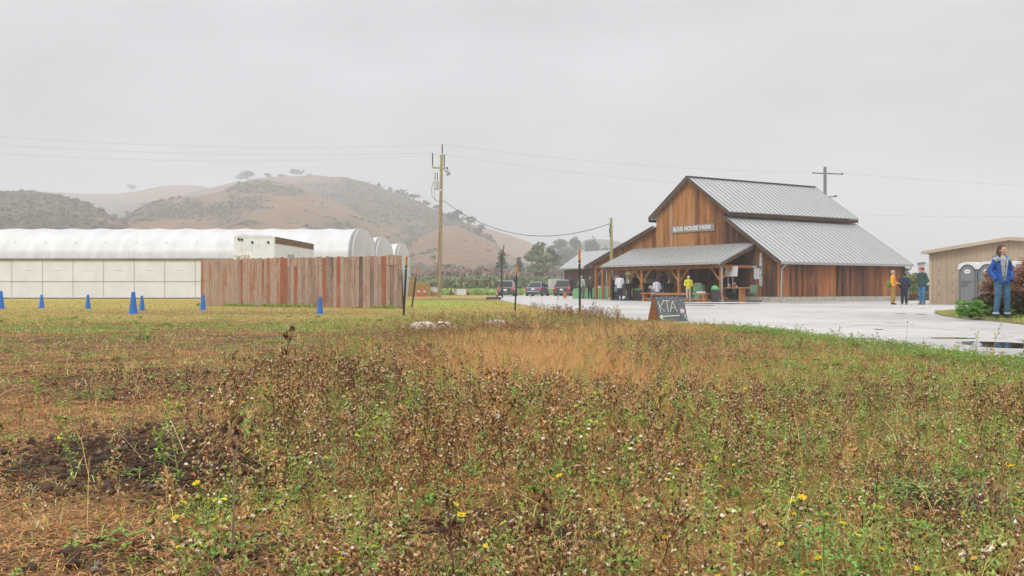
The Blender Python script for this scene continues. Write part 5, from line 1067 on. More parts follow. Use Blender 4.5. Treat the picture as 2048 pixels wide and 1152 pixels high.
pumpkin(bw(7.05, 2.0, .07), .16, (.5, .05, .03), 'deep red pumpkin in the shade by the second porch post')
# things on the porch wall
pic = thing('landscape_painting', 'framed farm field picture on the orange boards under the porch', 'picture', bw(11.55, .08, 1.42), BRZ)
m = MB(); m.box2((-.95, 0, -.42), (.95, .03, .42)); m.build('frame', M_blk, pic)
for z0, z1, c in ((.12, .39, (.10, .14, .15)), (.02, .12, (.04, .07, .05)), (-.25, .02, (.30, .16, .06)), (-.39, -.25, (.07, .16, .03))): m = MB(); m.box2((-.91, -.008, z0), (.91, -.001, z1)); m.build('painted_band', mat('picture_paint', c, var=.3, scale=4), pic)
m = MB(); m.box2((-.42, 0, -.4), (.42, .03, .4)); pp = m.build('poster', mat('poster_paper', (.40, .33, .30), rough=.7, var=.4, scale=9), loc=bw(8.35, .08, 1.32), rotz=BRZ); tag(pp, 'greyish poster pinned to the wall left of the sliding door', 'poster')
m = MB(); m.box2((-.45, 0, .0), (.45, .05, 1.12)); tag(m.build('grey_panel', mat('grey_board', (.22, .23, .24), rough=.6, var=.15), loc=bw(15.3, -.3, .55), rotz=BRZ), 'plain grey board leaning in the open bay behind the green table', 'board')
m = MB(); m.box2((-.06, -.03, 0), (.06, .03, 1.9)); tag(m.build('white_upright', M_white, loc=bw(11.9, 1.4, .07), rotz=BRZ), 'narrow white upright board behind the person in the white jacket', 'board')
# ================================================================== PEOPLE
def surface_nets(fn, lo, hi, h):
    n = [int(math.ceil((hi[i] - lo[i]) / h)) + 1 for i in range(3)]
    ax = [lo[i] + h * np.arange(n[i]) for i in range(3)]; X, Y, Z = np.meshgrid(*ax, indexing='ij'); D = fn(np.stack([X, Y, Z], -1).reshape(-1, 3)).reshape(n)
    S = D < 0; c = np.zeros([k - 1 for k in n], int); offs = [(i, j, k) for i in (0, 1) for j in (0, 1) for k in (0, 1)]
    sl = lambda o, A: A[o[0]:n[0] - 1 + o[0], o[1]:n[1] - 1 + o[1], o[2]:n[2] - 1 + o[2]]
    for o in offs: c += sl(o, S)
    act = (c > 0) & (c < 8); idx = -np.ones(act.shape, int); idx[act] = np.arange(act.sum()); acc = np.zeros(act.shape + (3,)); cnt = np.zeros(act.shape)
    for a in range(3):
        for o in offs:
            if o[a]: continue
            o2 = list(o); o2[a] = 1; d0, d1 = sl(o, D), sl(o2, D); cross = (d0 < 0) != (d1 < 0); t = np.where(cross, d0 / np.where(cross, d0 - d1, 1), 0)
            p = np.array(o, float)[None, None, None] + np.zeros(act.shape + (3,)); p[..., a] += t; acc += p * cross[..., None]; cnt += cross
    ii = np.stack(np.nonzero(act), -1); V = np.array(lo) + h * (ii + acc[act] / cnt[act][:, None]); Fq = []
    for a in range(3):
        b_, c_ = (a + 1) % 3, (a + 2) % 3; s0 = [slice(0, n[k]) for k in range(3)]; s1 = list(s0); s0[a] = slice(0, n[a] - 1); s1[a] = slice(1, n[a]); e = S[tuple(s0)] != S[tuple(s1)]; w = np.stack(np.nonzero(e), -1)
        w = w[(w[:, b_] > 0) & (w[:, c_] > 0) & (w[:, b_] < n[b_] - 1) & (w[:, c_] < n[c_] - 1)]; q = []
        for db, dc in ((-1, -1), (0, -1), (0, 0), (-1, 0)): k = w.copy(); k[:, b_] += db; k[:, c_] += dc; q.append(idx[k[:, 0], k[:, 1], k[:, 2]])
        q = np.stack(q, 1); ins = S[w[:, 0], w[:, 1], w[:, 2]]; q[~ins] = q[~ins][:, ::-1]; Fq.append(q)
    return V, np.vstack(Fq)
def sd(P, pr):
    k = pr[0]
    if k == 'c':
        a, b, ra, rb = np.array(pr[1], float), np.array(pr[2], float), pr[3], pr[4]; sc = np.array(pr[5] if len(pr) > 5 else (1, 1, 1), float); P = P / sc; a = a / sc; b = b / sc
        d = b - a; t = np.clip(((P - a) @ d) / max(d @ d, 1e-9), 0, 1); return np.linalg.norm(P - a - t[:, None] * d, axis=1) - (ra + (rb - ra) * t)
    c, r = np.array(pr[1], float), np.array(pr[2], float); q = (P - c) / r; l = np.linalg.norm(q, axis=1); return (l - 1) * r.min() * (1 if True else l)
def blend(P, prims, k=.02):
    d = None
    for pr in prims:
        e = sd(P, pr)
        if d is None: d = e; continue
        h = np.maximum(k - np.abs(d - e), 0) / k; d = np.minimum(d, e) - h * h * k * .25
    return d
def skin_mesh(name, prims, m, parent, h, k=.02, cut=None, extra=None, wrinkle=0):
    pts = [];
    for pr in prims:
        if pr[0] == 'c': r = max(pr[3], pr[4]); pts += [np.array(pr[1]) - r, np.array(pr[1]) + r, np.array(pr[2]) - r, np.array(pr[2]) + r]
        else: pts += [np.array(pr[1]) - np.array(pr[2]), np.array(pr[1]) + np.array(pr[2])]
    lo = np.min(pts, 0) - 3 * h; hi = np.max(pts, 0) + 3 * h
    def fn(P):
        d = blend(P, prims, k)
        if wrinkle: d = d + wrinkle * (fbm(P[:, 2] * 16 + P[:, 0] * 5, P[:, 0] * 7 + P[:, 1] * 9, 3, 3) - .5)
        return np.maximum(d, cut(P)) if cut is not None else d
    V, Fq = surface_nets(fn, lo, hi, h); v = [tuple(p) for p in V]; f = [tuple(int(i) for i in q) for q in Fq]; mb = MB(); mb.add(v, f)
    if extra: extra(mb)
    return mb.build(name, m, parent, smooth=True)
def hand(mb, w, d, up, s=1.0, curl=.5):
    """palm, four unequal bent fingers and a thumb leaving the side of the palm"""
    w, d, up = Vector(w), Vector(d).normalized(), Vector(up); side = d.cross(up).normalized(); up = side.cross(d).normalized(); L_ = .19 * s
    for i in range(4):
        o = (i - 1.5) * .020 * s; mb.tube([w + side * o * .8, w + side * o + d * L_ * .46], [.014 * s, .013 * s], 6)
        ln = L_ * (.42, .50, .46, .36)[i]; p0 = w + side * o + d * L_ * .46; p1 = p0 + (d * cos(curl * .6) - up * sin(curl * .6)) * ln * .45; p2 = p1 + (d * cos(curl * 1.5) - up * sin(curl * 1.5)) * ln * .35; p3 = p2 + (d * cos(curl * 2.2) - up * sin(curl * 2.2)) * ln * .25
        mb.tube([p0, p1, p2, p3], [.0095 * s, .009 * s, .008 * s, .006 * s], 6)
    t0 = w + side * .024 * s + d * .03 * s; t1 = t0 + (side * .7 + d * .7).normalized() * .045 * s; t2 = t1 + (d * .95 - up * .3).normalized() * .035 * s; mb.tube([t0, t1, t2], [.012 * s, .010 * s, .008 * s], 6)
SKIN = mat('skin', (.56, .33, .24), rough=.55, var=.06, scale=12); SKIN2 = mat('skin_tan', (.42, .24, .16), rough=.55, var=.06, scale=12)
M_eye = mat('eye_dark', (.03, .02, .015), rough=.2); M_lip = mat('lips', (.42, .13, .11), rough=.5); M_shoe = mat('dark_shoe', (.04, .03, .025), rough=.6); M_sole = mat('pale_sole', (.45, .40, .34), rough=.8)
def fabric(n, c, var=.16): return mat(n, c, rough=.9, var=var, scale=9, bump=.006, bscale=14, spec=.2)
def person(label, loc, face, H, hair, jc, tc, shoes=M_shoe, arms=('side', 'side'), hairstyle='short', skin=SKIN, h=.017, stance=.0, hem=.50, bulk=1.0, sit=False, head_turn=0.0, head_tilt=0.0, legbulk=1.0, lean=0.0, name='person', shw=1.0):
    """face: heading in degrees, 0 = towards the camera, 90 = towards the right of the view"""
    o = thing(name, label, 'person', loc, rad(face)); S = H
    J = {}
    for sg, s_ in ((-1, 'L'), (1, 'R')):
        J['hip' + s_] = (sg * .052, 0, .515); J['kn' + s_] = (sg * (.058 + stance * .4), -.010 - sg * stance * .3, .285); J['an' + s_] = (sg * (.062 + stance), .012 - sg * stance * .6, .045)
        if sit: J['kn' + s_] = (sg * .08, -.23, .50); J['an' + s_] = (sg * .085, -.22, .25)
        a = arms[0 if sg < 0 else 1]; J['sh' + s_] = (sg * .108 * shw, lean * -.30, .805)
        if a == 'side': J['el' + s_] = (sg * .142, .015, .635); J['wr' + s_] = (sg * .150, -.03, .50)
        elif a == 'pocket': J['el' + s_] = (sg * .150 * (.5 + .5 * shw), .045, .640); J['wr' + s_] = (sg * .108, -.040, .535)
        elif a == 'front': J['el' + s_] = (sg * .138, .0, .640); J['wr' + s_] = (sg * .050, -.125, .62)
        elif a == 'back': J['el' + s_] = (sg * .150, .05, .64); J['wr' + s_] = (sg * .04, .085, .52)
        elif a == 'reach': J['el' + s_] = (sg * .140, -.07, .69); J['wr' + s_] = (sg * .11, -.20, .72)
        elif a == 'lap': J['el' + s_] = (sg * .135, -.02, .64); J['wr' + s_] = (sg * .06, -.14, .56)
    J = {k: np.array(v) * S for k, v in J.items()}; ly = -lean * .3 * S
    hd = np.array([0, ly * 1.15 - .006 * S, .927 * S]); neck = np.array([0, ly * .98 + .006 * S, .845 * S])
    R = Matrix.Rotation(rad(head_turn), 3, 'Z') @ Matrix.Rotation(rad(head_tilt), 3, 'X')
    hp = lambda x, y, z: tuple(hd + np.array(R @ Vector((x * S, y * S, z * S))))
    torso = [('c', (0, 0, .55 * S), (0, ly * .4, .64 * S), .078 * S, .070 * S, (1, .68, 1)), ('c', (0, ly * .4, .64 * S), (0, ly, .775 * S), .072 * S, .080 * S, (1.02, .68, 1)), ('c', J['shL'] * [.8, 1, 1], J['shR'] * [.8, 1, 1], .042 * S, .042 * S), ('c', (0, ly, .79 * S), neck, .055 * S, .030 * S, (1.2, .8, 1))]
    skull = [('e', hp(0, .006, .012), (.044 * S, .053 * S, .056 * S)), ('c', hp(0, -.018, -.022), hp(0, -.026, -.042), .030 * S, .020 * S), ('c', hp(0, -.045, .004), hp(0, -.056, -.014), .006 * S, .009 * S), ('e', hp(-.045, .008, -.004), (.007 * S, .012 * S, .018 * S)), ('e', hp(.045, .008, -.004), (.007 * S, .012 * S, .018 * S))]
    arm = lambda s_, e, f=1: [('c', J['sh' + s_], J['el' + s_], (.030 + e) * S * f, (.025 + e) * S * f), ('c', J['el' + s_], J['wr' + s_], (.024 + e) * S * f, (.016 + e) * S * f)]
    leg = lambda s_, e: [('c', J['hip' + s_], J['kn' + s_], (.048 + e) * S, (.033 + e) * S), ('c', J['kn' + s_], J['an' + s_], (.032 + e) * S, (.019 + e) * S)]
    body = torso + skull + [('c', neck + [0, 0, -.02 * S], hd - [0, 0, .03 * S], .030 * S, .027 * S)] + arm('L', -.002) + arm('R', -.002) + leg('L', -.004) + leg('R', -.004)
    for s_ in 'LR': a = J['an' + s_]; body.append(('c', a + np.array([0, .02, -.02]) * S * .5, a + np.array([0, -.085, -.028]) * S, .018 * S, .014 * S))
    def ex(mb):
        for s_, i in (('L', 0), ('R', 1)):
            if arms[i] in ('side', 'front', 'back', 'reach', 'lap'):
                d_ = J['wr' + s_] - J['el' + s_]; hand(mb, J['wr' + s_], d_, (0, -1, .3) if arms[i] == 'side' else (0, 0, 1), S / 1.75)
    skin_mesh('body', body, skin, o, h, .018, extra=ex)
    for sg in (-1, 1): m = MB(); m.ball(hp(sg * .018, -.0445, .006), (.0065 * S, .004 * S, .0045 * S), 8); m.build('eye', M_eye, o)
    m = MB(); m.ball(hp(0, -.049, -.030), (.014 * S, .005 * S, .0045 * S), 8); m.build('mouth', M_lip, o)
    # jacket
    if jc is not None:
        jk = [('c', (0, 0, hem * S + .02), (0, ly * .4, .64 * S), (.094 * bulk) * S, (.086 * bulk) * S, (1, .72, 1)), ('c', (0, ly * .4, .64 * S), (0, ly, .775 * S), .088 * S * bulk, .092 * S, (1.02, .74, 1)), ('c', J['shL'] * [.8, 1, 1], J['shR'] * [.8, 1, 1], .052 * S, .052 * S), ('c', (0, ly, .79 * S), (0, ly + .01, .838 * S), .060 * S, .044 * S, (1.1, .85, 1))]
        for s_ in 'LR': jk += [('c', J['sh' + s_], J['el' + s_], .045 * S * bulk, .040 * S * bulk), ('c', J['el' + s_], J['wr' + s_] * .93 + J['el' + s_] * .07, .040 * S * bulk, .031 * S * bulk)]
        skin_mesh('jacket', jk, jc, o, h, .022, cut=lambda P: np.maximum(hem * S - P[:, 2] + 0 * P[:, 0], -9) * (np.abs(P[:, 0]) < 9), wrinkle=.022)
    # trousers
    tr_ = [('c', (0, 0, .56 * S), (0, .004, .50 * S), .080 * S, .078 * S, (1, .74, 1))]
    for s_ in 'LR': tr_ += [('c', J['hip' + s_], J['kn' + s_], .056 * S * legbulk, .044 * S * legbulk), ('c', J['kn' + s_], J['an' + s_] + np.array([0, 0, .0]), .043 * S * legbulk, .036 * S * legbulk)]
    skin_mesh('trousers', tr_, tc, o, h, .016, cut=lambda P: (.045 * S if not sit else .2 * S) - P[:, 2], wrinkle=.009)
    for s_ in 'LR':
        a = J['an' + s_]; sh_ = [('c', a + np.array([0, .016, .01]) * S, a + np.array([0, .012, -.022]) * S, .026 * S, .026 * S), ('c', a + np.array([0, .0, -.022]) * S, a + np.array([0, -.085, -.027]) * S, .024 * S, .019 * S)]
        zb = (a[2] - .044 * S); skin_mesh('shoe', sh_, shoes, o, min(h, .014), .014, cut=lambda P: zb - P[:, 2])
    # hair
    if hairstyle != 'none':
        hr = [('e', hp(0, .012, .022), (.051 * S, .058 * S, .056 * S))]
        face_cut = lambda P: ((P - hd) @ np.array(R @ Vector((0, -1, 0)))) - .020 * S + .9 * np.minimum(0, -( (P - hd) @ np.array(R @ Vector((0, 0, 1))) - .030 * S)) * 1.0
        if hairstyle == 'long':
            for sg in (-1, 1): hr += [('c', hp(sg * .042, .018, .01), hp(sg * .050, .012, -.085), .016 * S, .020 * S), ('c', hp(sg * .02, .036, .0), hp(sg * .03, .045, -.085), .034 * S, .026 * S)]
        elif hairstyle == 'bun': hr += [('e', hp(0, .062, .035), (.026 * S,) * 3)]
        elif hairstyle == 'mid':
            for sg in (-1, 1): hr += [('c', hp(sg * .040, .014, .01), hp(sg * .043, .014, -.035), .018 * S, .016 * S)]
            hr += [('c', hp(0, .04, 0), hp(0, .045, -.04), .036 * S, .030 * S)]
        elif hairstyle == 'curly': hr = [('e', hp(0, .010, .026), (.060 * S, .062 * S, .056 * S))]
        skin_mesh('hair', hr, hair, o, min(h, .012), .012, cut=face_cut, wrinkle=.012 if hairstyle != 'curly' else .02)
    return o, J, hp, S
HB = mat('hair_brown', (.060, .030, .018), rough=.6, var=.35, scale=60, stretch=(1, 1, .15)); HK = mat('hair_black', (.015, .012, .011), rough=.6, var=.3, scale=40); HG = mat('hair_grey', (.36, .34, .33), rough=.7, var=.3, scale=40); HW = mat('hair_white', (.62, .56, .50), rough=.7, var=.2, scale=40)
JEAN = fabric('blue_denim', (.10, .19, .30), .35); DJEAN = fabric('dark_denim', (.03, .045, .09)); BLK = fabric('black_cloth', (.02, .022, .028)); KHAKI = fabric('ochre_canvas', (.36, .22, .055), .25)
CREAM = fabric('cream_trousers', (.55, .50, .44)); GREY = fabric('grey_cloth', (.13, .135, .14))
G2 = lambda u, v, z=0: (*at(u, gd(v)).xy, z)
# pair and group by the green table
person('person in a grey-green jacket and grey trousers at the green table, half behind a stake', (*at(1163, 75.4).xy, 0), 150, 1.74, HG, fabric('sage_jacket', (.33, .38, .33)), GREY, arms=('side', 'front'), h=.022)
person('woman with long dark hair in an open olive jacket facing out by the green table', (*at(1180, 73.6).xy, 0), 12, 1.68, HB, fabric('olive_jacket', (.085, .075, .05)), BLK, hairstyle='long', arms=('side', 'side'), h=.022, hem=.46)
person('person all in black with tied dark hair beside the white jacket, facing right', rayq(1225.5, 2.9), 70, 1.57, HB, BLK, BLK, hairstyle='mid', arms=('front', 'front'), h=.022, hem=.44)
person('person in a white puffy jacket and blue jeans seen from behind near the porch post', rayq(1239.5, 2.95), 178, 1.66, HK, fabric('white_puffy', (.70, .70, .74), .06), DJEAN, arms=('front', 'front'), bulk=1.18, h=.022, hem=.47)
person('person in a dark green coat standing behind the bin between the black tables', rayq(1271, 1.6, .07), 200, 1.66, HK, fabric('forest_coat', (.045, .085, .03)), BLK, hairstyle='curly', skin=SKIN2, arms=('front', 'side'), h=.022, hem=.36)
person('person in a navy top and blue jeans reaching toward the flowers', rayq(1325, 1.5, .07), 110, 1.76, HK, fabric('navy_top', (.035, .06, .10)), JEAN, arms=('reach', 'reach'), h=.022, hem=.49, skin=SKIN2)
person('person in a pale blue shirt and jeans sitting on the long bench', Vector(bw(6.75, 3.28, 0)) + Vector((0, 0, -.34)), 205, 1.72, HK, fabric('pale_blue_shirt', (.52, .56, .66), .08), JEAN, arms=('lap', 'lap'), sit=True, h=.020, hem=.52, lean=.12)
person('person in a bright yellow jacket and cream trousers seen from behind at the right bench', rayq(1377, 2.95), 186, 1.50, HW, fabric('yellow_jacket', (.66, .64, .03), .12), CREAM, shoes=M_white, arms=('front', 'front'), bulk=1.14, h=.020, hem=.48)
# trio by the barn corner
o, J, hp, S = person('grey-haired person in an orange jacket and ochre trousers laughing by the barn corner', G2(1786, 609), 62, 1.63, HG, fabric('orange_jacket', (.78, .33, .055), .14), KHAKI, arms=('side', 'front'), h=.017, legbulk=1.25, bulk=1.1, hem=.52, head_turn=15, hairstyle='short')
b = thing('waist_bag', 'green pouch hanging at the back of the person in orange', 'bag', Vector(G2(1786, 609)) + Vector((-.20, -.10, .98)), rad(30))
m = MB(); m.ball((0, 0, 0), (.15, .10, .16), 14, noise=.02); m.build('pouch', fabric('green_canvas', (.10, .27, .03)), b, smooth=True); m = MB(); m.box((0, -.03, .06), (.25, .16, .14), taper=.8); m.build('flap', fabric('dark_green_canvas', (.06, .19, .02)), b, bevel=.03)
m = MB(); m.tube([(.05, .05, .12), (.14, .10, .30), (.20, .05, .52)], .012, 5); m.build('strap', fabric('strap', (.09, .22, .03)), b)
person('person in dark navy jacket and trousers, seen from behind between orange and red cap', G2(1808.5, 609), 172, 1.50, HK, fabric('navy_jacket', (.030, .042, .062)), fabric('navy_trousers', (.022, .03, .055)), shoes=mat('brown_shoe', (.12, .05, .035)), arms=('pocket', 'pocket'), bulk=1.22, h=.017, hem=.49, hairstyle='short', legbulk=1.15)
o, J, hp, S = person('man in a red cap, quilted dark green jacket and jeans before the white truck', G2(1844, 609), -70, 1.77, HB, fabric('quilted_green', (.045, .085, .08)), fabric('bright_denim', (.06, .19, .36), .25), shoes=mat('tan_shoe', (.20, .14, .10)), arms=('pocket', 'pocket'), bulk=1.12, h=.017, hem=.47, hairstyle='short')
skin_mesh('cap', [('e', hp(0, .006, .030), (.056 * S, .060 * S, .046 * S)), ('c', hp(0, -.05, .026), hp(0, -.088, .018), .024 * S, .020 * S, (1, 1, 1))], fabric('red_cap', (.42, .03, .035)), o, .012, .01, cut=lambda P: np.maximum(hp(0, 0, .016)[2] - P[:, 2], np.where(((P[:, :2] - np.array(hp(0, 0, 0))[:2]) ** 2).sum(1) > (.062 * S) ** 2, P[:, 2] - hp(0, 0, .034)[2], -9)))
m = MB(); [m.tube([(.165 * S * .55 * cos(a), .115 * S * .62 * sin(a), z * S) for a in np.linspace(0, 2 * PI, 21)], .006, 4, cap=False) for z in (.50, .535, .57, .605, .64, .675, .71, .745)]; m.build('quilting', fabric('quilt_seam', (.03, .055, .05)), o)
# backpack on the bench
bp = thing('backpack', 'tan and black patterned backpack standing on the bench beside the seated person', 'backpack', bw(7.28, 3.3, .50), BRZ)
m = MB(); m.ball((0, 0, .24), (.20, .15, .25), 14, noise=.03); m.build('pack', fabric('tan_pattern', (.36, .25, .17), .6), bp, smooth=True)
m = MB(); m.ball((0, .03, .47), (.15, .12, .12), 12, noise=.08); m.build('top_flap', BLK, bp, smooth=True); m = MB(); m.box((.02, -.16, .17), (.2, .07, .2)); m.build('pocket', BLK, bp, bevel=.03)
# the woman in blue
BLUE = mat('blue_shell', (.010, .075, .32), rough=.5, var=.22, scale=7, bump=.012, bscale=9, spec=.35); LIN = fabric('pale_lining', (.30, .36, .40), .1); SHIRT = mat('printed_shirt', (.40, .40, .36), rough=.9, var=.75, scale=22)
WJ = fabric('faded_denim', (.060, .135, .225), .45)
wl = Vector(G2(2004, 642, .052)); H = 1.72
o, J, hp, S = person('woman in a blue hooded jacket, cuffed jeans and black boots standing on the verge edge', wl, 2, H, HB, None, WJ, shoes=mat('black_boot', (.022, .018, .018), rough=.45, var=.2), arms=('pocket', 'pocket'), hairstyle='long', h=.0115, stance=.012, head_turn=26, head_tilt=-3, legbulk=.94, shw=.84)
hm = .475
shirt = [('c', (0, 0, .53 * S), (0, 0, .64 * S), .086 * S, .078 * S, (1, .70, 1)), ('c', (0, 0, .64 * S), (0, 0, .775 * S), .080 * S, .084 * S, (1.02, .71, 1)), ('c', (-.08 * S, 0, .80 * S), (.08 * S, 0, .80 * S), .046 * S, .046 * S), ('c', (0, -.005, .80 * S), (0, 0, .828 * S), .052 * S, .034 * S, (1.1, .9, 1))]
skin_mesh('shirt', shirt, SHIRT, o, .011, .02, cut=lambda P: .50 * S - P[:, 2], wrinkle=.02)
jk = [('c', (0, .005, hm * S + .02), (0, .003, .64 * S), .096 * S, .084 * S, (1, .80, 1)), ('c', (0, .003, .64 * S), (0, 0, .775 * S), .086 * S, .088 * S, (1.02, .77, 1)), ('c', J['shL'] * [.80, 1, 1], J['shR'] * [.80, 1, 1], .046 * S, .046 * S)]
for s_ in 'LR': jk += [('c', J['sh' + s_] - np.array([0, 0, .012 * S]), J['el' + s_], .036 * S, .037 * S), ('c', J['el' + s_], J['wr' + s_] * .96 + J['el' + s_] * .04, .038 * S, .032 * S)]
opening = lambda P: .5 * ((.018 + .030 * np.clip((P[:, 2] / S - .52) / .28, 0, 1)) * S - np.abs(P[:, 0] - .004 * S)) * np.where(P[:, 1] < .01, 1, -99)
def jcut(P):
    w = (.010 + .030 * np.clip((P[:, 2] / S - .50) / .30, 0, 1) ** .8) * S; slot = np.where((P[:, 1] < .0) & (P[:, 2] > .49 * S), w - np.abs(P[:, 0] + .010 * S), -9.0)
    return np.maximum.reduce([hm * S - P[:, 2], slot, P[:, 2] - .862 * S])
skin_mesh('jacket', jk, BLUE, o, .011, .022, cut=jcut, wrinkle=.026)
m = MB()
for sg in (-1, 1):
    P = [(sg * .042 * S - .010 * S, -.080 * S, .800 * S), (sg * .032 * S - .010 * S, -.086 * S, .70 * S), (sg * .020 * S - .010 * S, -.084 * S, .60 * S), (sg * .010 * S - .010 * S, -.086 * S, .505 * S)]
    m.tube(P, [.013 * S, .009 * S, .008 * S, .006 * S], 8)
m.tube([(-.060 * S, -.075 * S, .79 * S), (-.078 * S, -.01 * S, .835 * S), (-.05 * S, .05 * S, .85 * S), (.05 * S, .05 * S, .85 * S), (.078 * S, -.01 * S, .835 * S), (.045 * S, -.075 * S, .79 * S)], .019 * S, 8)
m.build('lining', LIN, o, smooth=True)
skin_mesh('hood', [('c', (-.055 * S, .055 * S, .815 * S), (.055 * S, .055 * S, .815 * S), .046 * S, .046 * S), ('c', (0, .07 * S, .80 * S), (0, .075 * S, .76 * S), .055 * S, .03 * S), ('c', (-.085 * S, -.005 * S, .82 * S), (-.055 * S, .05 * S, .825 * S), .024 * S, .04 * S), ('c', (.085 * S, -.005 * S, .82 * S), (.055 * S, .05 * S, .825 * S), .024 * S, .04 * S)], BLUE, o, .012, .02, wrinkle=.02)
for s_ in 'LR':
    a = J['an' + s_]; m = MB(); m.lathe([(.040 * S, 0), (.042 * S, .003 * S), (.042 * S, .022 * S), (.038 * S, .025 * S)], (a[0], a[1], .062 * S), 16); m.build('jean_cuff', fabric('cuff_denim', (.36, .42, .48), .2), o, smooth=True)
    skin_mesh('boot_shaft', [('c', a + np.array([0, .004, .035]) * S, a + np.array([0, .008, -.01]) * S, .030 * S, .030 * S)], bpy.data.materials['black_boot'], o, .012, .01)
for sg in (-1, 1): m = MB(); m.tube([(sg * .100 * S, -.070 * S, .585 * S), (sg * .075 * S, -.086 * S, .50 * S)], .005, 5); m.build('pocket_zip', BLK, o)
# ================================================================== WEEDS, GRASS AND LITTER (numpy-built ground cover)
M_weed = leafmat('weed_leaves', trans=.22, rough=.75)
MM = masks
def ring_points(d0, d1, dens, prob, cap=10 ** 7, kmax=.60):
    """even scatter over the visible wedge between d0 and d1, kept with probability prob(x, y)"""
    n = int(min(cap, kmax * (d1 * d1 - d0 * d0) * dens)); y = np.sqrt(RNG.uniform(d0 * d0, d1 * d1, n)); x = RNG.uniform(-kmax, kmax, n) * y
    p = prob(x, y); k = RNG.random(n) < p; x, y = x[k], y[k]
    k = ~pip(x, y, ROAD) | (edist(x, y, ROAD) < .10); return x[k], y[k]
def blades(x, y, z, length, width, tilt, col, bend=.5, az=None):
    """two-segment ribbons: 5 verts, 3 tris each"""
    n = len(x); az = RNG.uniform(0, 2 * PI, n) if az is None else az; dx, dy = np.cos(az), np.sin(az)
    fa = RNG.uniform(0, PI, n); wx, wy = np.cos(fa) * width / 2, np.sin(fa) * width / 2
    t2 = tilt + bend * RNG.uniform(.2, 1.2, n)
    P0 = np.stack([x, y, z], 1); m = P0 + (np.stack([np.sin(tilt) * dx, np.sin(tilt) * dy, np.cos(tilt)], 1)) * (length * .55)[:, None]; tip = m + (np.stack([np.sin(t2) * dx, np.sin(t2) * dy, np.cos(t2)], 1)) * (length * .45)[:, None]
    m[:, 2] = np.maximum(m[:, 2], z + .004); tip[:, 2] = np.maximum(tip[:, 2], z + .003)
    Wv = np.stack([wx, wy, np.zeros(n)], 1)
    V = np.stack([P0 - Wv, P0 + Wv, m - Wv * .8, m + Wv * .8, tip], 1).reshape(-1, 3)
    b = np.arange(n)[:, None] * 5; Fq = np.stack([b + [0, 1, 3], b + [0, 3, 2], b + [2, 3, 4]], 1).reshape(-1, 3)
    return V, Fq, np.repeat(col, 5, 0)
edge_u = lambda v: np.interp(v, [600, 640, 660, 700, 760, 830, 900, 1000, 1200], [1000, 800, 700, 610, 540, 480, 470, 400, 300])
class Soup:
    def __init__(s): s.V = []; s.F = []; s.C = []; s.n = 0
    def add(s, V, Fq, C): s.V.append(V.astype(np.float32)); s.F.append((Fq + s.n).astype(np.int32)); s.C.append(np.clip(C, 0, 1).astype(np.float32)); s.n += len(V)
    def build(s, name, label, cat, kind='stuff', warm=(1.10, .97, .86)): return tag(npmesh(name, np.vstack(s.V), np.vstack(s.F), M_weed, np.clip(np.vstack(s.C) * warm, 0, 1)), label, cat, kind=kind)
def pick(cols, n, jit=.25):
    c = np.array(cols)[RNG.integers(0, len(cols), n)]; return c * RNG.uniform(1 - jit, 1 + jit, (n, 1)) * (1 + (RNG.random((n, 3)) - .5) * .12)
STRAW = [(.66, .45, .20), (.52, .30, .12), (.74, .56, .31), (.38, .20, .08), (.58, .33, .12)]
ORANGE = [(.70, .36, .13), (.60, .29, .10), (.78, .48, .21), (.46, .22, .08)]
DARKST = [(.16, .08, .045), (.24, .12, .065), (.10, .055, .035)]
GREEN = [(.28, .38, .09), (.38, .44, .13), (.20, .33, .07), (.50, .50, .18), (.15, .30, .07)]
BLUEG = [(.38, .50, .28), (.44, .55, .36)]
dry, orange, green, litter = Soup(), Soup(), Soup(), Soup()
RINGS = [(1.5, 4, .9, 12500), (4, 7, 1.2, 5600), (7, 12, 1.7, 2100), (12, 20, 2.4, 900), (20, 34, 3.6, 330), (34, 62, 5.5, 110)]
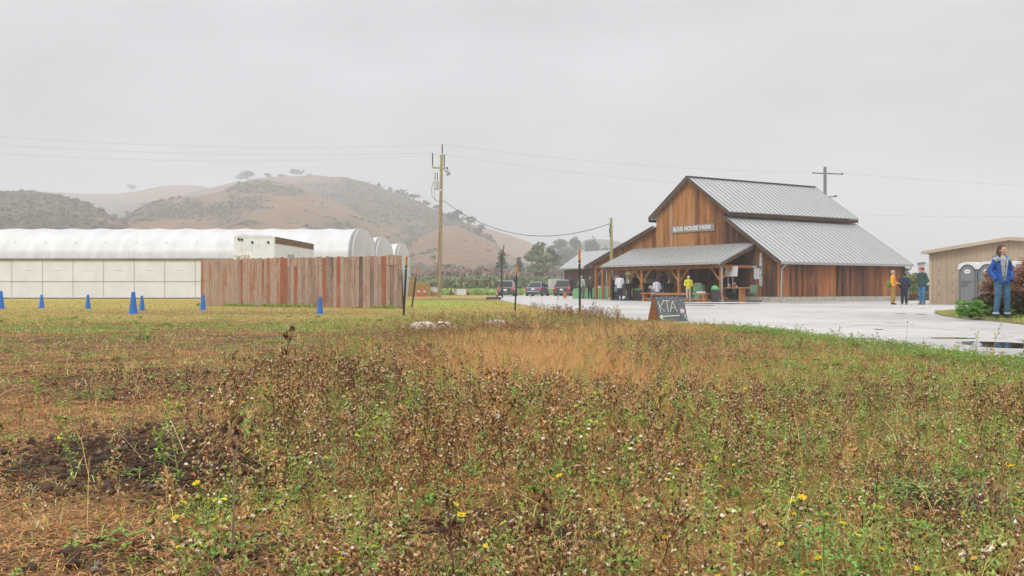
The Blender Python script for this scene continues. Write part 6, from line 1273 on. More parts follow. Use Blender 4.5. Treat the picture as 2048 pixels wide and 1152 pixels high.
for d0, d1, s, dens in RINGS:
    cell = lambda x, y, sd, f: fbm(x * f, y * f, 3, sd)
    # flat litter of straw and dead turf
    def p(x, y):
        m, u, v = MM(x, y); return np.clip((.85 - .72 * m['soil']) * (.25 + 1.1 * cell(x, y, 61, 2.2)), .03, 1)
    x, y = ring_points(d0, d1, dens * (.95 if d0 < 12 else .6), p); n = len(x); m, u, v = MM(x, y)
    c = pick(STRAW + DARKST + ORANGE, n); c *= (.8 + .5 * cell(x, y, 5, .9))[:, None]
    far = (v < 645)[:, None] & (u < 1300)[:, None]; c = np.where(far & (RNG.random((n, 1)) < .4), pick([(.34, .38, .10), (.46, .40, .13)], n), c)
    litter.add(*blades(x, y, ground_z(x, y) + RNG.uniform(.0, .012, n), RNG.uniform(.02, .075, n) * s ** .6, RNG.uniform(.0018, .0036, n) * s, RNG.uniform(1.3, 1.56, n), c, .25))
    # upright short dead turf
    def p(x, y):
        m, u, v = MM(x, y); return np.clip(.5 * (1 - 1.1 * m['soil']) * (cell(x, y, 71, 1.3) * 2.4 - .75), 0, 1)
    x, y = ring_points(d0, d1, dens * .8, p); n = len(x); m, u, v = MM(x, y); c = pick(STRAW + DARKST + ORANGE[:2], n)
    far = (v < 660)[:, None] & (u < 1300)[:, None]; c = np.where(far & (RNG.random((n, 1)) < .5), pick([(.40, .42, .12), (.52, .44, .15), (.32, .40, .10)], n), c)
    hgt = np.where(v < 640, .05, 1.0); 
    dry.add(*blades(x, y, ground_z(x, y), RNG.uniform(.012, .050, n) * s ** .3 * np.where(u < edge_u(v), .75, 1.2), RNG.uniform(.0018, .003, n) * s, RNG.uniform(.3, 1.2, n), c, .8))
    # tall orange dry grass
    def p(x, y):
        m, u, v = MM(x, y); return np.clip((m['orange'] - .42) * 1.9 * (v > 640), 0, 1) * (.3 + cell(x, y, 81, 3.0))
    x, y = ring_points(d0, min(d1, 26), dens * 1.15, p) if d0 < 26 else (np.zeros(0), np.zeros(0)); n = len(x)
    if n:
        m, u, v = MM(x, y); orange.add(*blades(x, y, ground_z(x, y), RNG.uniform(.05, .17, n) * (.45 + .8 * blob(u, v, 1060, 735, 300, 90)), RNG.uniform(.0015, .0026, n) * s, RNG.uniform(.0, .45, n), pick(ORANGE + STRAW[:3], n), .5))
    # living grass and low green leaves
    def p(x, y):
        m, u, v = MM(x, y); return np.clip(m['green'] * 1.05 * (1 - .8 * m['soil']) + .9 * blob(u, v, 890, 607, 90, 6), 0, 1)
    x, y = ring_points(d0, d1, dens * .36, p); n = len(x); m, u, v = MM(x, y); c = pick(GREEN, n); bl = (cell(x, y, 91, 1.1) > .62) & (RNG.random(n) < .6); c[bl] = pick(BLUEG, int(bl.sum())); br = blob(u, v, 890, 607, 90, 6) > .3; c[br] = pick([(.34, .52, .10), (.42, .50, .14)], int(br.sum()))
    green.add(*blades(x, y, ground_z(x, y), RNG.uniform(.018, .075, n) * s ** .3 * np.where(v < 645, .8, 1.0), RNG.uniform(.0026, .005, n) * s, RNG.uniform(.2, 1.15, n), c, .9))
# grass fringe on the pavement edge and on the verge
def scatter_poly(P, n, jit=0):
    P = np.array(P); lo, hi = P.min(0), P.max(0); x = RNG.uniform(lo[0], min(hi[0], 34), n * 3); y = RNG.uniform(lo[1], hi[1], n * 3); k = pip(x, y, [tuple(p) for p in P]); return x[k][:n], y[k][:n]
x, y = scatter_poly(ISLAND, 90000); n = len(x); e = edist(x, y, ISLAND); keep_ = (x / y < .62); x, y, e = x[keep_], y[keep_], e[keep_]; n = len(x)
nn = fbm(x * .9, y * .9, 3, 99); c = pick(GREEN + [(.30, .36, .07)], n); k = (nn > .55) | ((x / y) < .44) & (RNG.random(n) < .75); c[k] = pick([(.52, .46, .16), (.50, .36, .14), (.42, .42, .13)], int(k.sum()))
green.add(*blades(x, y, .045 + 0 * x, RNG.uniform(.06, .24, n) * (.35 + sstep(0, 1.8, e)), RNG.uniform(.008, .018, n), RNG.uniform(0, .6, n), c, .7))
t_ = RNG.random(5200); k = fbm(t_ * 9, t_ * 0, 3, 15) > .50; t_ = t_[k]; n = len(t_); fx = FA.x + fd.x * t_ - RNG.uniform(0, .35, n) * .5; fy = FA.y + fd.y * t_ - RNG.uniform(.05, .4, n)
green.add(*blades(fx, fy, ground_z(fx, fy), RNG.uniform(.06, .22, n), RNG.uniform(.008, .02, n), RNG.uniform(0, .7, n), pick(GREEN + [(.46, .44, .14)], n), .8))
for d0, d1, dn in ((1.6, 4, 34), (4, 8, 22), (8, 14, 8)):
    x, y = ring_points(d0, d1, dn, lambda x, y: .35 + .65 * fbm(x * 1.5, y * 1.5, 3, 55)); n = len(x); c = pick([(.70, .52, .26), (.60, .36, .15), (.62, .60, .26), (.44, .24, .12), (.78, .62, .38)], n)
    litter.add(*blades(x, y, ground_z(x, y), RNG.uniform(.10, .34, n), RNG.uniform(.0022, .0045, n), np.where(RNG.random(n) < .45, RNG.uniform(1.1, 1.5, n), RNG.uniform(.15, 1.0, n)), c, .45))
print('blades', dry.n // 5, orange.n // 5, green.n // 5, litter.n // 5)
dry.build('dead_turf', 'short dead brown turf standing all over the field', 'grass'); orange.build('dry_grass', 'taller orange dry grass thickest in the middle of the field', 'grass', warm=(1.0, 1.02, .98))
green.build('green_grass', 'living green grass in patches, thickest towards the right', 'grass', warm=(1.02, 1.02, .88)); litter.build('straw_litter', 'broken straw and dead stems lying flat on the soil', 'straw')
# ------------------------------------------------------------------ weed prototypes as triangle soups
class Proto:
    def __init__(s, seed): s.r = random.Random(seed); s.V = []; s.F = []; s.C = []
    def tri(s, a, b, c, col): n = len(s.V); s.V += [a, b, c]; s.F.append((n, n + 1, n + 2)); s.C += [col] * 3
    def stem(s, a, b, r0, r1, col):
        a, b = Vector(a), Vector(b); d = (b - a).normalized(); u_ = d.cross(Vector((.3, .7, .2))).normalized(); v_ = d.cross(u_); n = len(s.V)
        for k in range(3): q = 2.094 * k; s.V.append(a + (u_ * cos(q) + v_ * sin(q)) * r0)
        for k in range(3): q = 2.094 * k; s.V.append(b + (u_ * cos(q) + v_ * sin(q)) * r1)
        for k in range(3): k2 = (k + 1) % 3; s.F += [(n + k, n + k2, n + 3 + k2), (n + k, n + 3 + k2, n + 3 + k)]
        s.C += [col] * 6
    def burst(s, c, d, R_, nr, col, tipcol, w=.35, spread=1.2, cup=0):
        """bracts, petals or pappus hairs radiating from c about direction d"""
        c, d = Vector(c), Vector(d).normalized(); u_ = d.cross(Vector((.21, .33, .9))).normalized(); v_ = d.cross(u_)
        for k in range(nr):
            a = 2 * PI * (k + s.r.random() * .5) / nr; e = s.r.uniform(.25, 1) * spread if not cup else spread
            o = (u_ * cos(a) + v_ * sin(a)); dr = (d * cos(e) + o * sin(e)); side = dr.cross(d).normalized() * R_ * w if dr.cross(d).length > 1e-3 else u_ * R_ * w
            rr = R_ * s.r.uniform(.8, 1.2); n = len(s.V); s.V += [c - side * .4 + dr * R_ * .15, c + side * .4 + dr * R_ * .15, c + dr * rr + side * .3, c + dr * rr - side * .3] if cup else [c - side, c + side, c + dr * rr]
            if cup: s.F += [(n, n + 1, n + 2), (n, n + 2, n + 3)]; s.C += [col, col, tipcol, tipcol]
            else: s.F.append((n, n + 1, n + 2)); s.C += [col, col, tipcol]
    def blob(s, c, d, R_, col, l=1.2):
        c, d = Vector(c), Vector(d).normalized(); u_ = d.cross(Vector((.3, .1, .9))).normalized(); v_ = d.cross(u_); n = len(s.V)
        s.V += [c - d * R_ * l] + [c + (u_ * cos(q) + v_ * sin(q)) * R_ for q in (0, 1.257, 2.513, 3.77, 5.027)] + [c + d * R_ * l]
        for k in range(5): k2 = (k + 1) % 5; s.F += [(n, n + 1 + k2, n + 1 + k), (n + 6, n + 1 + k, n + 1 + k2)]
        s.C += [tuple(x * .8 for x in col)] + [col] * 5 + [tuple(min(1, x * 1.3) for x in col)]
    def leaf(s, a, d, L_, w, col, droop=.4):
        a, d = Vector(a), Vector(d).normalized(); sd_ = d.cross(Vector((0, 0, 1))); sd_ = sd_.normalized() * w if sd_.length > 1e-3 else Vector((w, 0, 0)); m1 = a + d * L_ * .4 + Vector((0, 0, L_ * .08)); tip = a + d * L_ - Vector((0, 0, L_ * droop)); n = len(s.V)
        fold = Vector((0, 0, w * .5)); m2 = a + d * L_ * .72 - Vector((0, 0, L_ * droop * .35))
        s.V += [a, m1 - sd_ + fold, m1, m1 + sd_ + fold, m2 - sd_ * .7 + fold, m2, m2 + sd_ * .7 + fold, tip]
        s.F += [(n, n + 2, n + 1), (n, n + 3, n + 2), (n + 1, n + 2, n + 5), (n + 1, n + 5, n + 4), (n + 2, n + 3, n + 6), (n + 2, n + 6, n + 5), (n + 4, n + 5, n + 7), (n + 5, n + 6, n + 7)]
        dk = tuple(x * .75 for x in col); s.C += [dk, col, dk, col, col, dk, col, col]
    def arrays(s): return np.array([tuple(v) for v in s.V], np.float32), np.array(s.F, np.int32), np.array(s.C, np.float32)
def rdir(r, el): a = r.uniform(0, 2 * PI); return Vector((cos(a) * sin(el), sin(a) * sin(el), cos(el)))
def head(P, c, d, kind, k=1.0):
    r = P.r
    if kind == 'dark':
        P.blob(c, d, .0048 * k, (.10, .052, .03)); P.burst(c + d * .003, d, .0110 * k, 7, (.14, .07, .038), (.30, .16, .08), .20, 1.3)
    elif kind == 'white':
        P.blob(c, d, .0050 * k, (.24, .15, .09)); w_ = r.uniform(.78, .95); P.burst(c + d * .004, d, .0095 * k, 14, (w_, w_ * .90, w_ * .82), (w_, w_ * .95, w_ * .90), .40, 1.4)
    elif kind == 'tan': P.blob(c, d, .0058 * k, (.52, .36, .18)); P.burst(c + d * .003, d, .011 * k, 6, (.62, .45, .24), (.74, .58, .34), .3, 1.0)
    elif kind == 'bud': P.blob(c, d, .0062 * k, (.34, .44, .14), 1.3); P.burst(c, d, .010 * k, 5, (.28, .38, .11), (.48, .54, .20), .3, .8)
    elif kind == 'yellow':
        P.blob(c - d * .006, d, .0065 * k, (.17, .27, .08), 1.2); P.burst(c, d, .0112 * k, 14, (.82, .58, .02), (.90, .74, .05), .34, 1.15, cup=1); P.burst(c + d * .002, d, .0068 * k, 9, (.78, .48, .01), (.85, .60, .02), .3, .7, cup=1)
def weed(seed, H, stemc, mix, leafc, nleaf, nb, spread=.75, r0=.0024):
    P = Proto(seed); r = P.r; lean_ = rdir(r, r.uniform(0, .30)); p = Vector((0, 0, -.01)); pts = [p]
    for i in range(4): p = p + (lean_ + Vector((r.uniform(-.15, .15), r.uniform(-.15, .15), 0))).normalized() * H * .25; pts.append(p); P.stem(pts[i], p, r0 * (1 - i * .17), r0 * (.85 - i * .17), stemc)
    def pk():
        t = r.random(); a = 0
        for k, w in mix:
            a += w
            if t < a: return k
        return mix[-1][0]
    head(P, pts[-1], (pts[-1] - pts[-2]).normalized(), pk())
    for i in range(nb):
        t = r.uniform(.25, .98); k = min(3, int(t * 4)); b0 = pts[k].lerp(pts[k + 1], t * 4 - k); d = rdir(r, r.uniform(.35, spread + .35)); L_ = H * r.uniform(.22, .50) * (1.25 - t * .6); b1 = b0 + d * L_ * .6; d2 = (d + Vector((0, 0, .7))).normalized(); b2 = b1 + d2 * L_ * .4
        P.stem(b0, b1, r0 * .6, r0 * .5, stemc); P.stem(b1, b2, r0 * .5, r0 * .35, stemc); head(P, b2, d2, pk(), r.uniform(.8, 1.2))
        for j in range(r.randint(1, 3)): d3 = (d2 + rdir(r, 1.0) * .8).normalized(); b3 = b1 + d3 * L_ * r.uniform(.25, .45); P.stem(b1, b3, r0 * .42, r0 * .3, stemc); head(P, b3, d3, pk(), r.uniform(.7, 1.15))
        if nleaf and r.random() < .6: P.leaf(b1, rdir(r, 1.3), r.uniform(.012, .03), r.uniform(.003, .007), tuple(x * r.uniform(.7, 1.3) for x in leafc))
    for i in range(nleaf): t = r.uniform(.0, .85); k = min(3, int(t * 4)); P.leaf(pts[k].lerp(pts[k + 1], t * 4 - k), rdir(r, r.uniform(.9, 1.5)), r.uniform(.02, .055) * (1.2 - t * .7), r.uniform(.004, .011), tuple(x * r.uniform(.7, 1.35) for x in leafc), r.uniform(.1, .6))
    return P.arrays()
DK = [weed(100 + i, random.uniform(.20, .30), (.15, .07, .048) if i % 2 else (.26, .14, .08), [('dark', .46), ('white', .20), ('tan', .25), ('bud', .09)], (.62, .46, .22) if i % 3 else (.34, .42, .15), 12, 8) for i in range(9)]
TN = [weed(200 + i, random.uniform(.18, .28), (.50, .35, .17), [('tan', .50), ('dark', .24), ('white', .16), ('bud', .10)], (.64, .50, .26), 14, 7) for i in range(6)]
GR = [weed(300 + i, random.uniform(.18, .30), (.54, .56, .22) if i % 2 else (.38, .48, .15), [('bud', .60), ('yellow', .04), ('white', .14), ('dark', .22)], (.36, .50, .15), 16, 7, .8, .0028) for i in range(7)]
YE = [weed(400 + i, random.uniform(.22, .30), (.42, .52, .18), [('yellow', .30), ('bud', .50), ('white', .20)], (.28, .44, .12), 12, 3, .6, .0028) for i in range(4)]
def rosette(seed, col, L_, w, n_):
    P = Proto(seed); r = P.r
    for i in range(n_): P.leaf((0, 0, .004), rdir(r, r.uniform(1.0, 1.5)), L_ * r.uniform(.6, 1.2), w * r.uniform(.7, 1.2), tuple(x * r.uniform(.75, 1.3) for x in col), r.uniform(-.1, .3))
    return P.arrays()
RO = [rosette(500 + i, (.18, .38, .07) if i % 2 else (.26, .44, .10), .055, .013, 13) for i in range(4)]
CL = []
for i in range(4):      # clover-like mats
    P = Proto(520 + i)
    for k in range(40): c = Vector((P.r.gauss(0, .045), P.r.gauss(0, .045), P.r.uniform(.005, .035))); [P.leaf(c, rdir(P.r, 1.35), .010, .006, tuple(x * P.r.uniform(.7, 1.35) for x in (.32, .46, .14)), .05) for _ in range(3)]
    CL.append(P.arrays())
def stamp(S_, protos, x, y, scale, jit=.2, zoff=0.0, tilt=.18, tint=None):
    pk = RNG.integers(0, len(protos), len(x)); z = ground_z(x, y) if len(x) else x
    for i, (V, Fq, C) in enumerate(protos):
        k = pk == i; n = int(k.sum())
        if not n: continue
        a = RNG.uniform(0, 2 * PI, n); sc = scale[k] if hasattr(scale, '__len__') else np.full(n, scale); tx_, ty = RNG.normal(0, tilt, n), RNG.normal(0, tilt, n)
        ca, sa = np.cos(a)[:, None], np.sin(a)[:, None]; X = (V[None, :, 0] * ca - V[None, :, 1] * sa) * sc[:, None]; Y = (V[None, :, 0] * sa + V[None, :, 1] * ca) * sc[:, None]; Z = V[None, :, 2] * sc[:, None]
        X = X + Z * tx_[:, None]; Y = Y + Z * ty[:, None]
        W_ = np.stack([X + x[k][:, None], Y + y[k][:, None], Z + z[k][:, None] + zoff], 2).reshape(-1, 3); f = (Fq[None] + (np.arange(n) * len(V))[:, None, None]).reshape(-1, 3)
        col = (C[None] * RNG.uniform(1 - jit, 1 + jit, (n, 1, 1)) * (1 + (RNG.random((n, 1, 3)) - .5) * .15)).reshape(-1, 3); S_.add(W_, f, col)
dark, tan_, grn, yel, low = Soup(), Soup(), Soup(), Soup(), Soup()
for d0, d1, dens, sc in ((1.75, 4, 70, 1.0), (4, 7, 60, 1.0), (7, 12, 44, 1.1), (12, 19, 22, 1.35), (19, 27, 10, 1.6)):
    lodf = sc
    def P1(sp, w):
        def p(x, y):
            m, u, v = MM(x, y); return np.clip(m['weed'] * w * np.clip(4.2 * fbm(x * 1.25, y * 1.25, 3, sp) - 1.25, .04, 2.2), 0, 1)
        return p
    far_small = lambda x, y: np.interp(y, [0, 2.5, 4, 8, 14, 20, 30], [.62, .70, .74, .60, .46, .45, .5]) * np.clip(.35 + edist(x, y, ROAD) / 3, .35, 1)
    for S_, PR, sp, w, pw in ((dark, DK, 201, .74, 1), (tan_, TN, 211, .62, 1), (grn, GR, 221, .48, 1), (yel, YE, 231, .06, 1)):
        x, y = ring_points(d0, d1, dens, P1(sp, w)); m, u, v = MM(x, y)
        if S_ is dark: k = RNG.random(len(x)) > .55 * sstep(1350, 1700, u) * (v < 820); x, y = x[k], y[k]
        stamp(S_, PR, x, y, RNG.uniform(.65, 1.25, len(x)) * (.55 + .9 * fbm(x * .7, y * .7, 2, 301)) * far_small(x, y) * (1 + .15 * (sc - 1)), .25)
    def p(x, y):
        m, u, v = MM(x, y); return np.clip((.05 + m['green'] * .8) * (1 - .6 * m['soil']), 0, 1)
    x, y = ring_points(d0, d1, dens * .24, p); stamp(low, CL, x, y, RNG.uniform(.7, 1.5, len(x)) * sc)
    x, y = ring_points(d0, d1, dens * .07, p); stamp(low, RO, x, y, RNG.uniform(.6, 1.3, len(x)) * sc)
# lusher weeds in a band along the pavement edge
def edge_weeds(n, u0, u1, S_, PR, s0, s1, w0, w1):
    t = RNG.uniform(u0, u1, n); E = np.array(NEAR_EDGE); eu = CX + F * E[:, 0] / E[:, 1]; d = np.interp(t, eu, E[:, 1]) - RNG.uniform(w0, w1, n) * np.interp(t, [1000, 2048], [3.5, 1.0]); x = (t - CX) / F * d
    stamp(S_, PR, x, d, RNG.uniform(s0, s1, n))
edge_weeds(420, 1380, 2200, grn, GR, .25, .6, 0, 1.6); edge_weeds(60, 1500, 2200, yel, YE, .3, .65, 0, 1.4); edge_weeds(260, 1440, 2200, low, CL, 1, 2.4, 0, 1.0); edge_weeds(130, 1060, 1250, dark, DK, .5, .9, .3, 2.2); edge_weeds(170, 1400, 1560, low, RO, .8, 1.7, 0, .9); edge_weeds(60, 1800, 2100, low, RO, 1, 2, 0, .8)
# clumps of dark weed round the big stake and the white rocks
for (u, v, su, sv, n, s0, s1) in ((1165, 640, 34, 4, 100, .7, 1.2), (1110, 640, 40, 4, 60, .5, .9), (850, 680, 60, 6, 110, .5, .8), (980, 668, 70, 5, 110, .5, .8), (1060, 668, 60, 5, 110, .5, .8), (700, 800, 120, 26, 110, .7, 1.1), (900, 645, 60, 4, 70, .5, .8)):
    uu = RNG.normal(u, su, n); vv = np.maximum(RNG.normal(v, sv, n), 626); d = H0 * F / (vv - HZ); stamp(dark if u > 1100 else [tan_, dark][int(n) % 2], DK if u > 1100 or n % 3 else TN, (uu - CX) / F * d, d, RNG.uniform(s0, s1, n))
print('weeds', dark.n, tan_.n, grn.n, yel.n, low.n)
dark.build('dark_seedhead_weeds', 'dead branching weeds with dark brown seedheads and white fluff', 'weeds'); tan_.build('tan_weeds', 'tan withered weeds with papery heads', 'weeds'); grn.build('green_weeds', 'green bristly weeds with buds among the dead ones', 'weeds', warm=(1.04, 1.02, .85)); yel.build('yellow_flower_weeds', 'green stalks carrying small yellow dandelion-like flowers', 'wildflowers', warm=(1, 1, 1)); low.build('clover_mats', 'low clover and leaf rosettes hugging the soil', 'weeds', warm=(1, 1, .9))
# ------------------------------------------------------------------ crumbs of soil and pebbles
def crumbs(name, label, n, d0, d1, size, cols, prob):
    x, y = ring_points(d0, d1, n, prob); n_ = len(x); S_ = Soup(); z = ground_z(x, y); r = size * RNG.uniform(.35, 1.4, n_) ** 1.5
    o = np.array([[1, 0, 0], [-1, 0, 0], [0, 1, 0], [0, -1, 0], [0, 0, .8], [0, 0, -.6]], float); f = np.array([[0, 2, 4], [2, 1, 4], [1, 3, 4], [3, 0, 4], [2, 0, 5], [1, 2, 5], [3, 1, 5], [0, 3, 5]])
    a = RNG.uniform(0, PI, n_); jit = RNG.uniform(.55, 1.3, (n_, 6, 1)); V = o[None] * jit * r[:, None, None]; X = V[..., 0] * np.cos(a)[:, None] - V[..., 1] * np.sin(a)[:, None]; Y = V[..., 0] * np.sin(a)[:, None] + V[..., 1] * np.cos(a)[:, None]
    P = np.stack([X + x[:, None], Y + y[:, None], V[..., 2] + z[:, None] + r[:, None] * .3], 2).reshape(-1, 3); S_.add(P, (f[None] + (np.arange(n_) * 6)[:, None, None]).reshape(-1, 3), np.repeat(pick(cols, n_), 6, 0)); S_.build(name, label, 'soil' if 'soil' in name else 'pebbles')
crumbs('soil_crumbs', 'loose dark crumbly soil in the bare patches', 6000, 1.7, 9, .006, [(.075, .05, .037), (.10, .068, .05), (.055, .037, .028)], lambda x, y: np.clip(MM(x, y)[0]['soil'] * 1.3 - .15, 0, 1))
crumbs('soil_crumbs', 'bigger clods lying among the crumbs of bare soil', 260, 1.7, 9, .019, [(.075, .05, .037), (.11, .075, .056)], lambda x, y: np.clip(MM(x, y)[0]['soil'] * 1.3 - .2, 0, 1))
crumbs('pebbles', 'small grey pebbles scattered in the bare soil', 90, 1.7, 14, .010, [(.22, .20, .19), (.12, .11, .11), (.32, .30, .28)], lambda x, y: np.clip(MM(x, y)[0]['soil'] + .05, 0, 1))
# ------------------------------------------------------------------ single plants one can pick out
def single(name, label, arr, loc, scale=1, rz=0, group=None, split=True):
    V, Fq, C = arr; o = npmesh(name, V, Fq, M_weed, C); o.location = loc; o.scale = (scale,) * 3; o.rotation_euler = (0, 0, rz); return tag(o, label, 'weed', group)
def tall_stalk(name, label, loc, H, stemc, headc, seed, nb=4, bend=(0, 0), hs=2.2, cat='weed', group=None, lf=0, leafc=(.22, .34, .10), kind='dark', top=True):
    o = thing(name, label, cat, loc, 0, group); P = Proto(seed); r = P.r; pts = [Vector((0, 0, 0))]
    for i in range(6): t = (i + 1) / 6; pts.append(Vector((bend[0] * t * t + r.uniform(-.008, .008), bend[1] * t * t + r.uniform(-.008, .008), H * t))); P.stem(pts[i], pts[i + 1], .0042 * (1 - i * .1), .0042 * (.9 - i * .1), stemc)
    ends = [(pts[-1], (pts[-1] - pts[-2]).normalized())] if top else []
    for i in range(nb):
        k = r.choice([3, 4, 5]); d = rdir(r, r.uniform(.4, .9)); e = pts[k] + (d * .7 + Vector((0, 0, .5))) * H * r.uniform(.12, .26); P.stem(pts[k], e, .0026, .0018, stemc); ends.append((e, d))
    for ei, (e, d) in enumerate(ends):
        Hd = Proto(seed + 1 + ei * 17)
        for j in range(6 if kind == 'dark' else 1): q = e + rdir(r, r.uniform(0, 1.7)) * r.uniform(.004, .022) * hs * (.6 if kind == 'dark' else 0); P.stem(e, q, .0014, .001, stemc); head(Hd, q, d, kind if kind == 'dark' or ei == 0 or r.random() < .75 else 'bud', hs * .72 if kind == 'dark' else hs)
        V, Fq, C = Hd.arrays(); npmesh('flower_head' if kind == 'yellow' else 'seedhead', V, Fq, M_weed, C, o)
    for i in range(lf): k = r.randint(0, 4); P.leaf(pts[k], rdir(r, r.uniform(.8, 1.4)), r.uniform(.03, .07), r.uniform(.006, .012), leafc, .3)
    V, Fq, C = P.arrays(); npmesh('stalk', V, Fq, M_weed, C, o); return o
def gpt(u, v): d = gd(v); p = at(u, d); return (p.x, p.y, float(ground_z(p.x, p.y)[0]))
tall_stalk('dry_stalk', 'tall dry brown stalk with dark clustered seedheads left of the middle, rising toward the fence', gpt(578, 800), .43, (.20, .10, .07), None, 901, 3, (-.01, 0), 2.4)
tall_stalk('dry_stalk', 'bare pale-stemmed dead stalk with a drooping brown head in the left foreground', gpt(470, 1110), .34, (.42, .30, .20), None, 903, 4, (.01, 0), 1.6, group='tall stalks in the foreground')
tall_stalk('dry_stalk', 'thin dark stalk with brown heads at the lower middle right of the small bare patch', gpt(905, 1145), .20, (.22, .09, .07), None, 905, 3, (-.02, 0), 1.3, group='tall stalks in the foreground')
tall_stalk('dry_stalk', 'dark stalk with two spiky rust-brown heads at the bottom centre', gpt(1092, 1150), .22, (.25, .11, .05), None, 907, 2, (.0, 0), 1.7, group='tall stalks in the foreground')
for i, (u, v, H, lab) in enumerate(((355, 1140, .17, 'yellow flower low in the left foreground below the bare soil'), (412, 1080, .17, 'yellow flower at the right foot of the bare dark soil'), (920, 1140, .17, 'yellow flower with a green cup at the bottom middle of the field'), (905, 1060, .11, 'open yellow flower just above the one at the bottom middle'), (1085, 1100, .16, 'yellow flower on a reddish stem right of the bottom middle'), (1597, 1150, .20, 'large pale yellow flower at the bottom right of centre'), (688, 860, .20, 'yellow flower at the top of the green clump left of centre'), (1125, 1010, .12, 'yellow flower over the dark weeds right of centre'), (2020, 1120, .26, 'pale yellow bloom near the right edge of the frame'))):
    tall_stalk('yellow_flower', lab, gpt(u, v), H, (.26, .33, .12) if i != 4 else (.30, .10, .10), None, 950 + i, 1, (.01 * (-1) ** i, 0), 1.15, 'flower', 'single yellow flowers in the foreground', 4, kind='yellow')
for i, (u, d, H, lab) in enumerate(((1988, 11.6, .33, 'tallest green weed with yellow flowers at the puddle edge'), (1952, 11.9, .24, 'green weed with yellow flowers left of the tallest one by the puddle'), (1677, 14.6, .20, 'small yellow-topped weed against the pavement above the green verge'), (1812, 13.2, .30, 'thin pale grass-like stalk rising against the pavement'), (2046, 11.0, .24, 'yellow-flowered weed at the right edge beside the puddle'))):
    p = at(u, d); tall_stalk('edge_weed', lab, (p.x, p.y, 0), H, (.36, .36, .14), None, 980 + i, 4 if i != 3 else 0, (.09 if i == 0 else .02, 0), 1.0, 'weed', 'tall weeds along the pavement edge', 5 if i != 3 else 1, kind='yellow' if i != 3 else 'dark')
for i, (u, v, H) in enumerate(((1060, 616, .48), (1085, 615, .62), (1113, 622, .5), (1190, 636, .5), (1340, 641, .0))):
    if H: d = gd(v); p = at(u, d); tall_stalk('dry_stalk', ['airy dark dead weed left of the two that overlap the grey sedan', 'taller airy dead weed below the grey sedan', 'airy dead weed nearest the short redwood bench', 'leggy dead weed hugging the right side of the tallest stake'][i], (p.x, p.y, 0), H, (.12, .06, .05), None, 1000 + i, 5, (.08 * (-1) ** i, 0), 2.2, group='airy dead weeds along the pavement')
# ------------------------------------------------------------------ the brown bush and greenery round the woman
def bush(name, label, u, d, w, h, base, seed, leaf, n_l, z0=.05, tint2=None, cat='bush', upper=None):
    random.seed(seed); root = thing(name, label, cat, (*at(u, d).xy, z0)); b = MB(); cs, rs = [], []
    for i in range(n_l):
        q = random.uniform(0, 2 * PI); hh = random.uniform(.12, .93); rr_ = w * .5 * random.uniform(.15, .95) * math.sqrt(max(.05, 1 - (hh * 1.25 - .55) ** 2)); p = (rr_ * cos(q), rr_ * .6 * sin(q), h * hh); cs.append(p); rs.append((w * random.uniform(.07, .17), w * .12, h * random.uniform(.05, .14)))
        if i % 3 == 0: b.tube([(rr_ * .1 * cos(q), 0, 0), (rr_ * .5 * cos(q), rr_ * .3 * sin(q), h * hh * .6), p], [.014, .009, .004], 5, cap=False)
    b.build('branches', M_bark, root); V, Fq, cc = leafcloud(cs, rs, 7 / leaf ** 2 * .9, leaf, base, .35, .6)
    if upper is not None: k = (V[:, 2] > h * .45)[:, None] & (np.repeat(RNG.random(len(V) // 4), 4) < .75)[:, None]; cc = np.where(k, np.array(upper)[None] * RNG.uniform(.7, 1.3, (len(V), 1)), cc)
    npmesh('foliage', V, Fq, M_leaf, np.clip(cc, 0, 1), root); return root
bush('brown_bush', 'wide bush of dry brown drooping leaves behind the woman in blue', 2012, 24.6, 1.5, 1.25, (.13, .095, .05), 5, .032, 150, upper=(.46, .27, .17))
bush('brown_bush', 'second dry brown bush cut off by the right edge of the frame', 2060, 23.6, 1.1, 1.4, (.13, .095, .05), 6, .032, 90, upper=(.42, .22, .14))
bush('green_bush', 'bright green leafy weed clump left of the brown bush', 1942, 23.8, .70, .44, (.20, .42, .08), 7, .022, 60)
bush('green_bush', 'lower green leafy clump at the feet of the brown bush', 1968, 24.4, .6, .34, (.26, .44, .10), 8, .022, 44)
bush('green_bush', 'yellow-green leafy clump at the right behind the woman in blue', 2040, 23.9, .7, .42, (.36, .46, .12), 9, .022, 44)
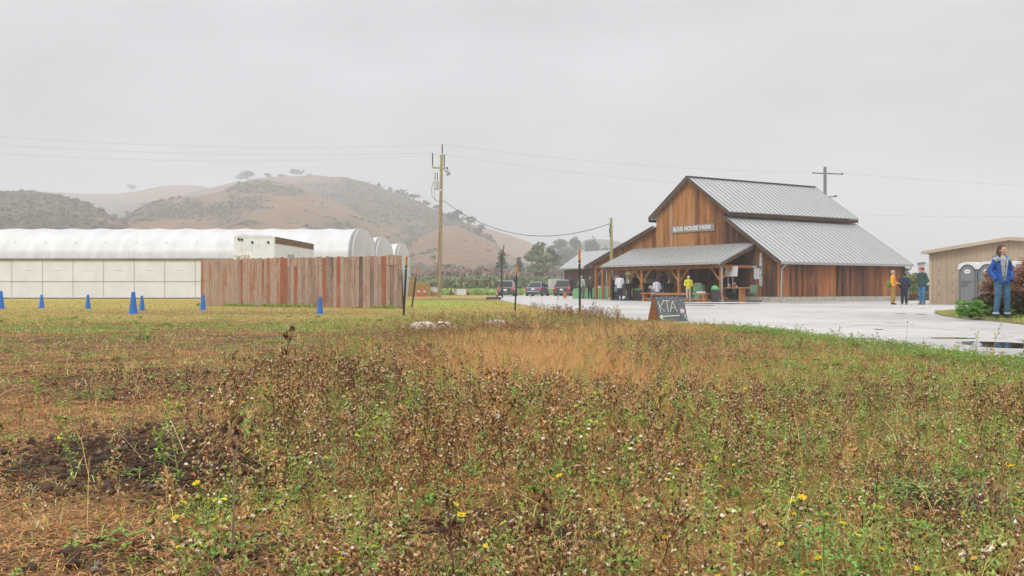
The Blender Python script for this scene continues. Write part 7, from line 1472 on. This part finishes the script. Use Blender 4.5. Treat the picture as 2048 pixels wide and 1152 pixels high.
# ------------------------------------------------------------------ pale rocks, rusty pipe
M_rock = mat('pale_rock', (.52, .46, .40), rough=.95, var=.25, scale=7, bump=.03)
for i, (u, v, wpx, hpx, lab) in enumerate(((846, 661, 56, 22, 'largest pale rock, beside the rusty bent pipe'), (885, 656, 34, 18, 'smaller pale rock touching the right end of the largest one'), (993, 648, 40, 15, 'flat pale rock below the basketball hoop'), (1078, 654, 30, 9, 'small flat pale rock half buried left of the tallest stake'), (1112, 655, 36, 10, 'low pale rock under the weeds by the tallest stake'), (915, 657, 26, 8, 'little pale rock between the rusty pipe and the flat rock'))):
    d = gd(v); p = at(u, d); w = wpx / F * d; h = hpx / F * d * .72; m = MB(); n = 18; r_ = random.Random(i + 40); V = []
    for a in range(8):
        ph = PI * a / 14
        for k in range(n): q = 2 * PI * k / n; j = .8 + .4 * float(fbm(np.array([cos(q) * 1.5 + i * 3]), np.array([sin(q) * 1.5 + a * .35]), 3, 7)[0]); V.append((w * .52 * cos(ph) ** .6 * cos(q) * j, w * .3 * cos(ph) ** .6 * sin(q) * j, h * sin(ph) * j))
    m.add(V, [(a * n + k, a * n + (k + 1) % n, (a + 1) * n + (k + 1) % n, (a + 1) * n + k) for a in range(7) for k in range(n)] + [tuple(range(7 * n, 8 * n))]); tag(m.build('pale_rock', M_rock, loc=(p.x, p.y, float(ground_z(p.x, p.y)[0]) - .02), smooth=True), lab, 'rock', 'pale rocks in the weeds')
d = gd(668); p = at(893, d); m = MB(); m.tube([(-.14, .1, .17), (-.04, 0, .19), (.03, 0, .13), (.06, -.02, .02), (.07, -.02, -.05)], .014, 6); tag(m.build('rusty_pipe', M_rust, loc=(p.x, p.y, float(ground_z(p.x, p.y)[0])))
    , 'bent rusty pipe sticking out of the weeds by the largest pale rock', 'pipe')
# ================================================================== the foggy air
def haze():
    m = bpy.data.materials.new('foggy_air'); m.use_nodes = True; t = m.node_tree; n = t.nodes; n.clear()
    o = n.new('ShaderNodeOutputMaterial'); v = n.new('ShaderNodeVolumePrincipled'); v.inputs['Density'].default_value = HAZE_D; v.inputs['Color'].default_value = (.925, .94, .985, 1); v.inputs['Anisotropy'].default_value = .0
    t.links.new(v.outputs[0], o.inputs['Volume'])
    b = MB(); b.box2((-1650, -1650, -3), (1650, 1650, 165)); ob = b.build('haze', m); tag(ob, 'pale fog hanging over the fields and hills', 'fog', kind='stuff')
HAZE_D = .00086
haze()
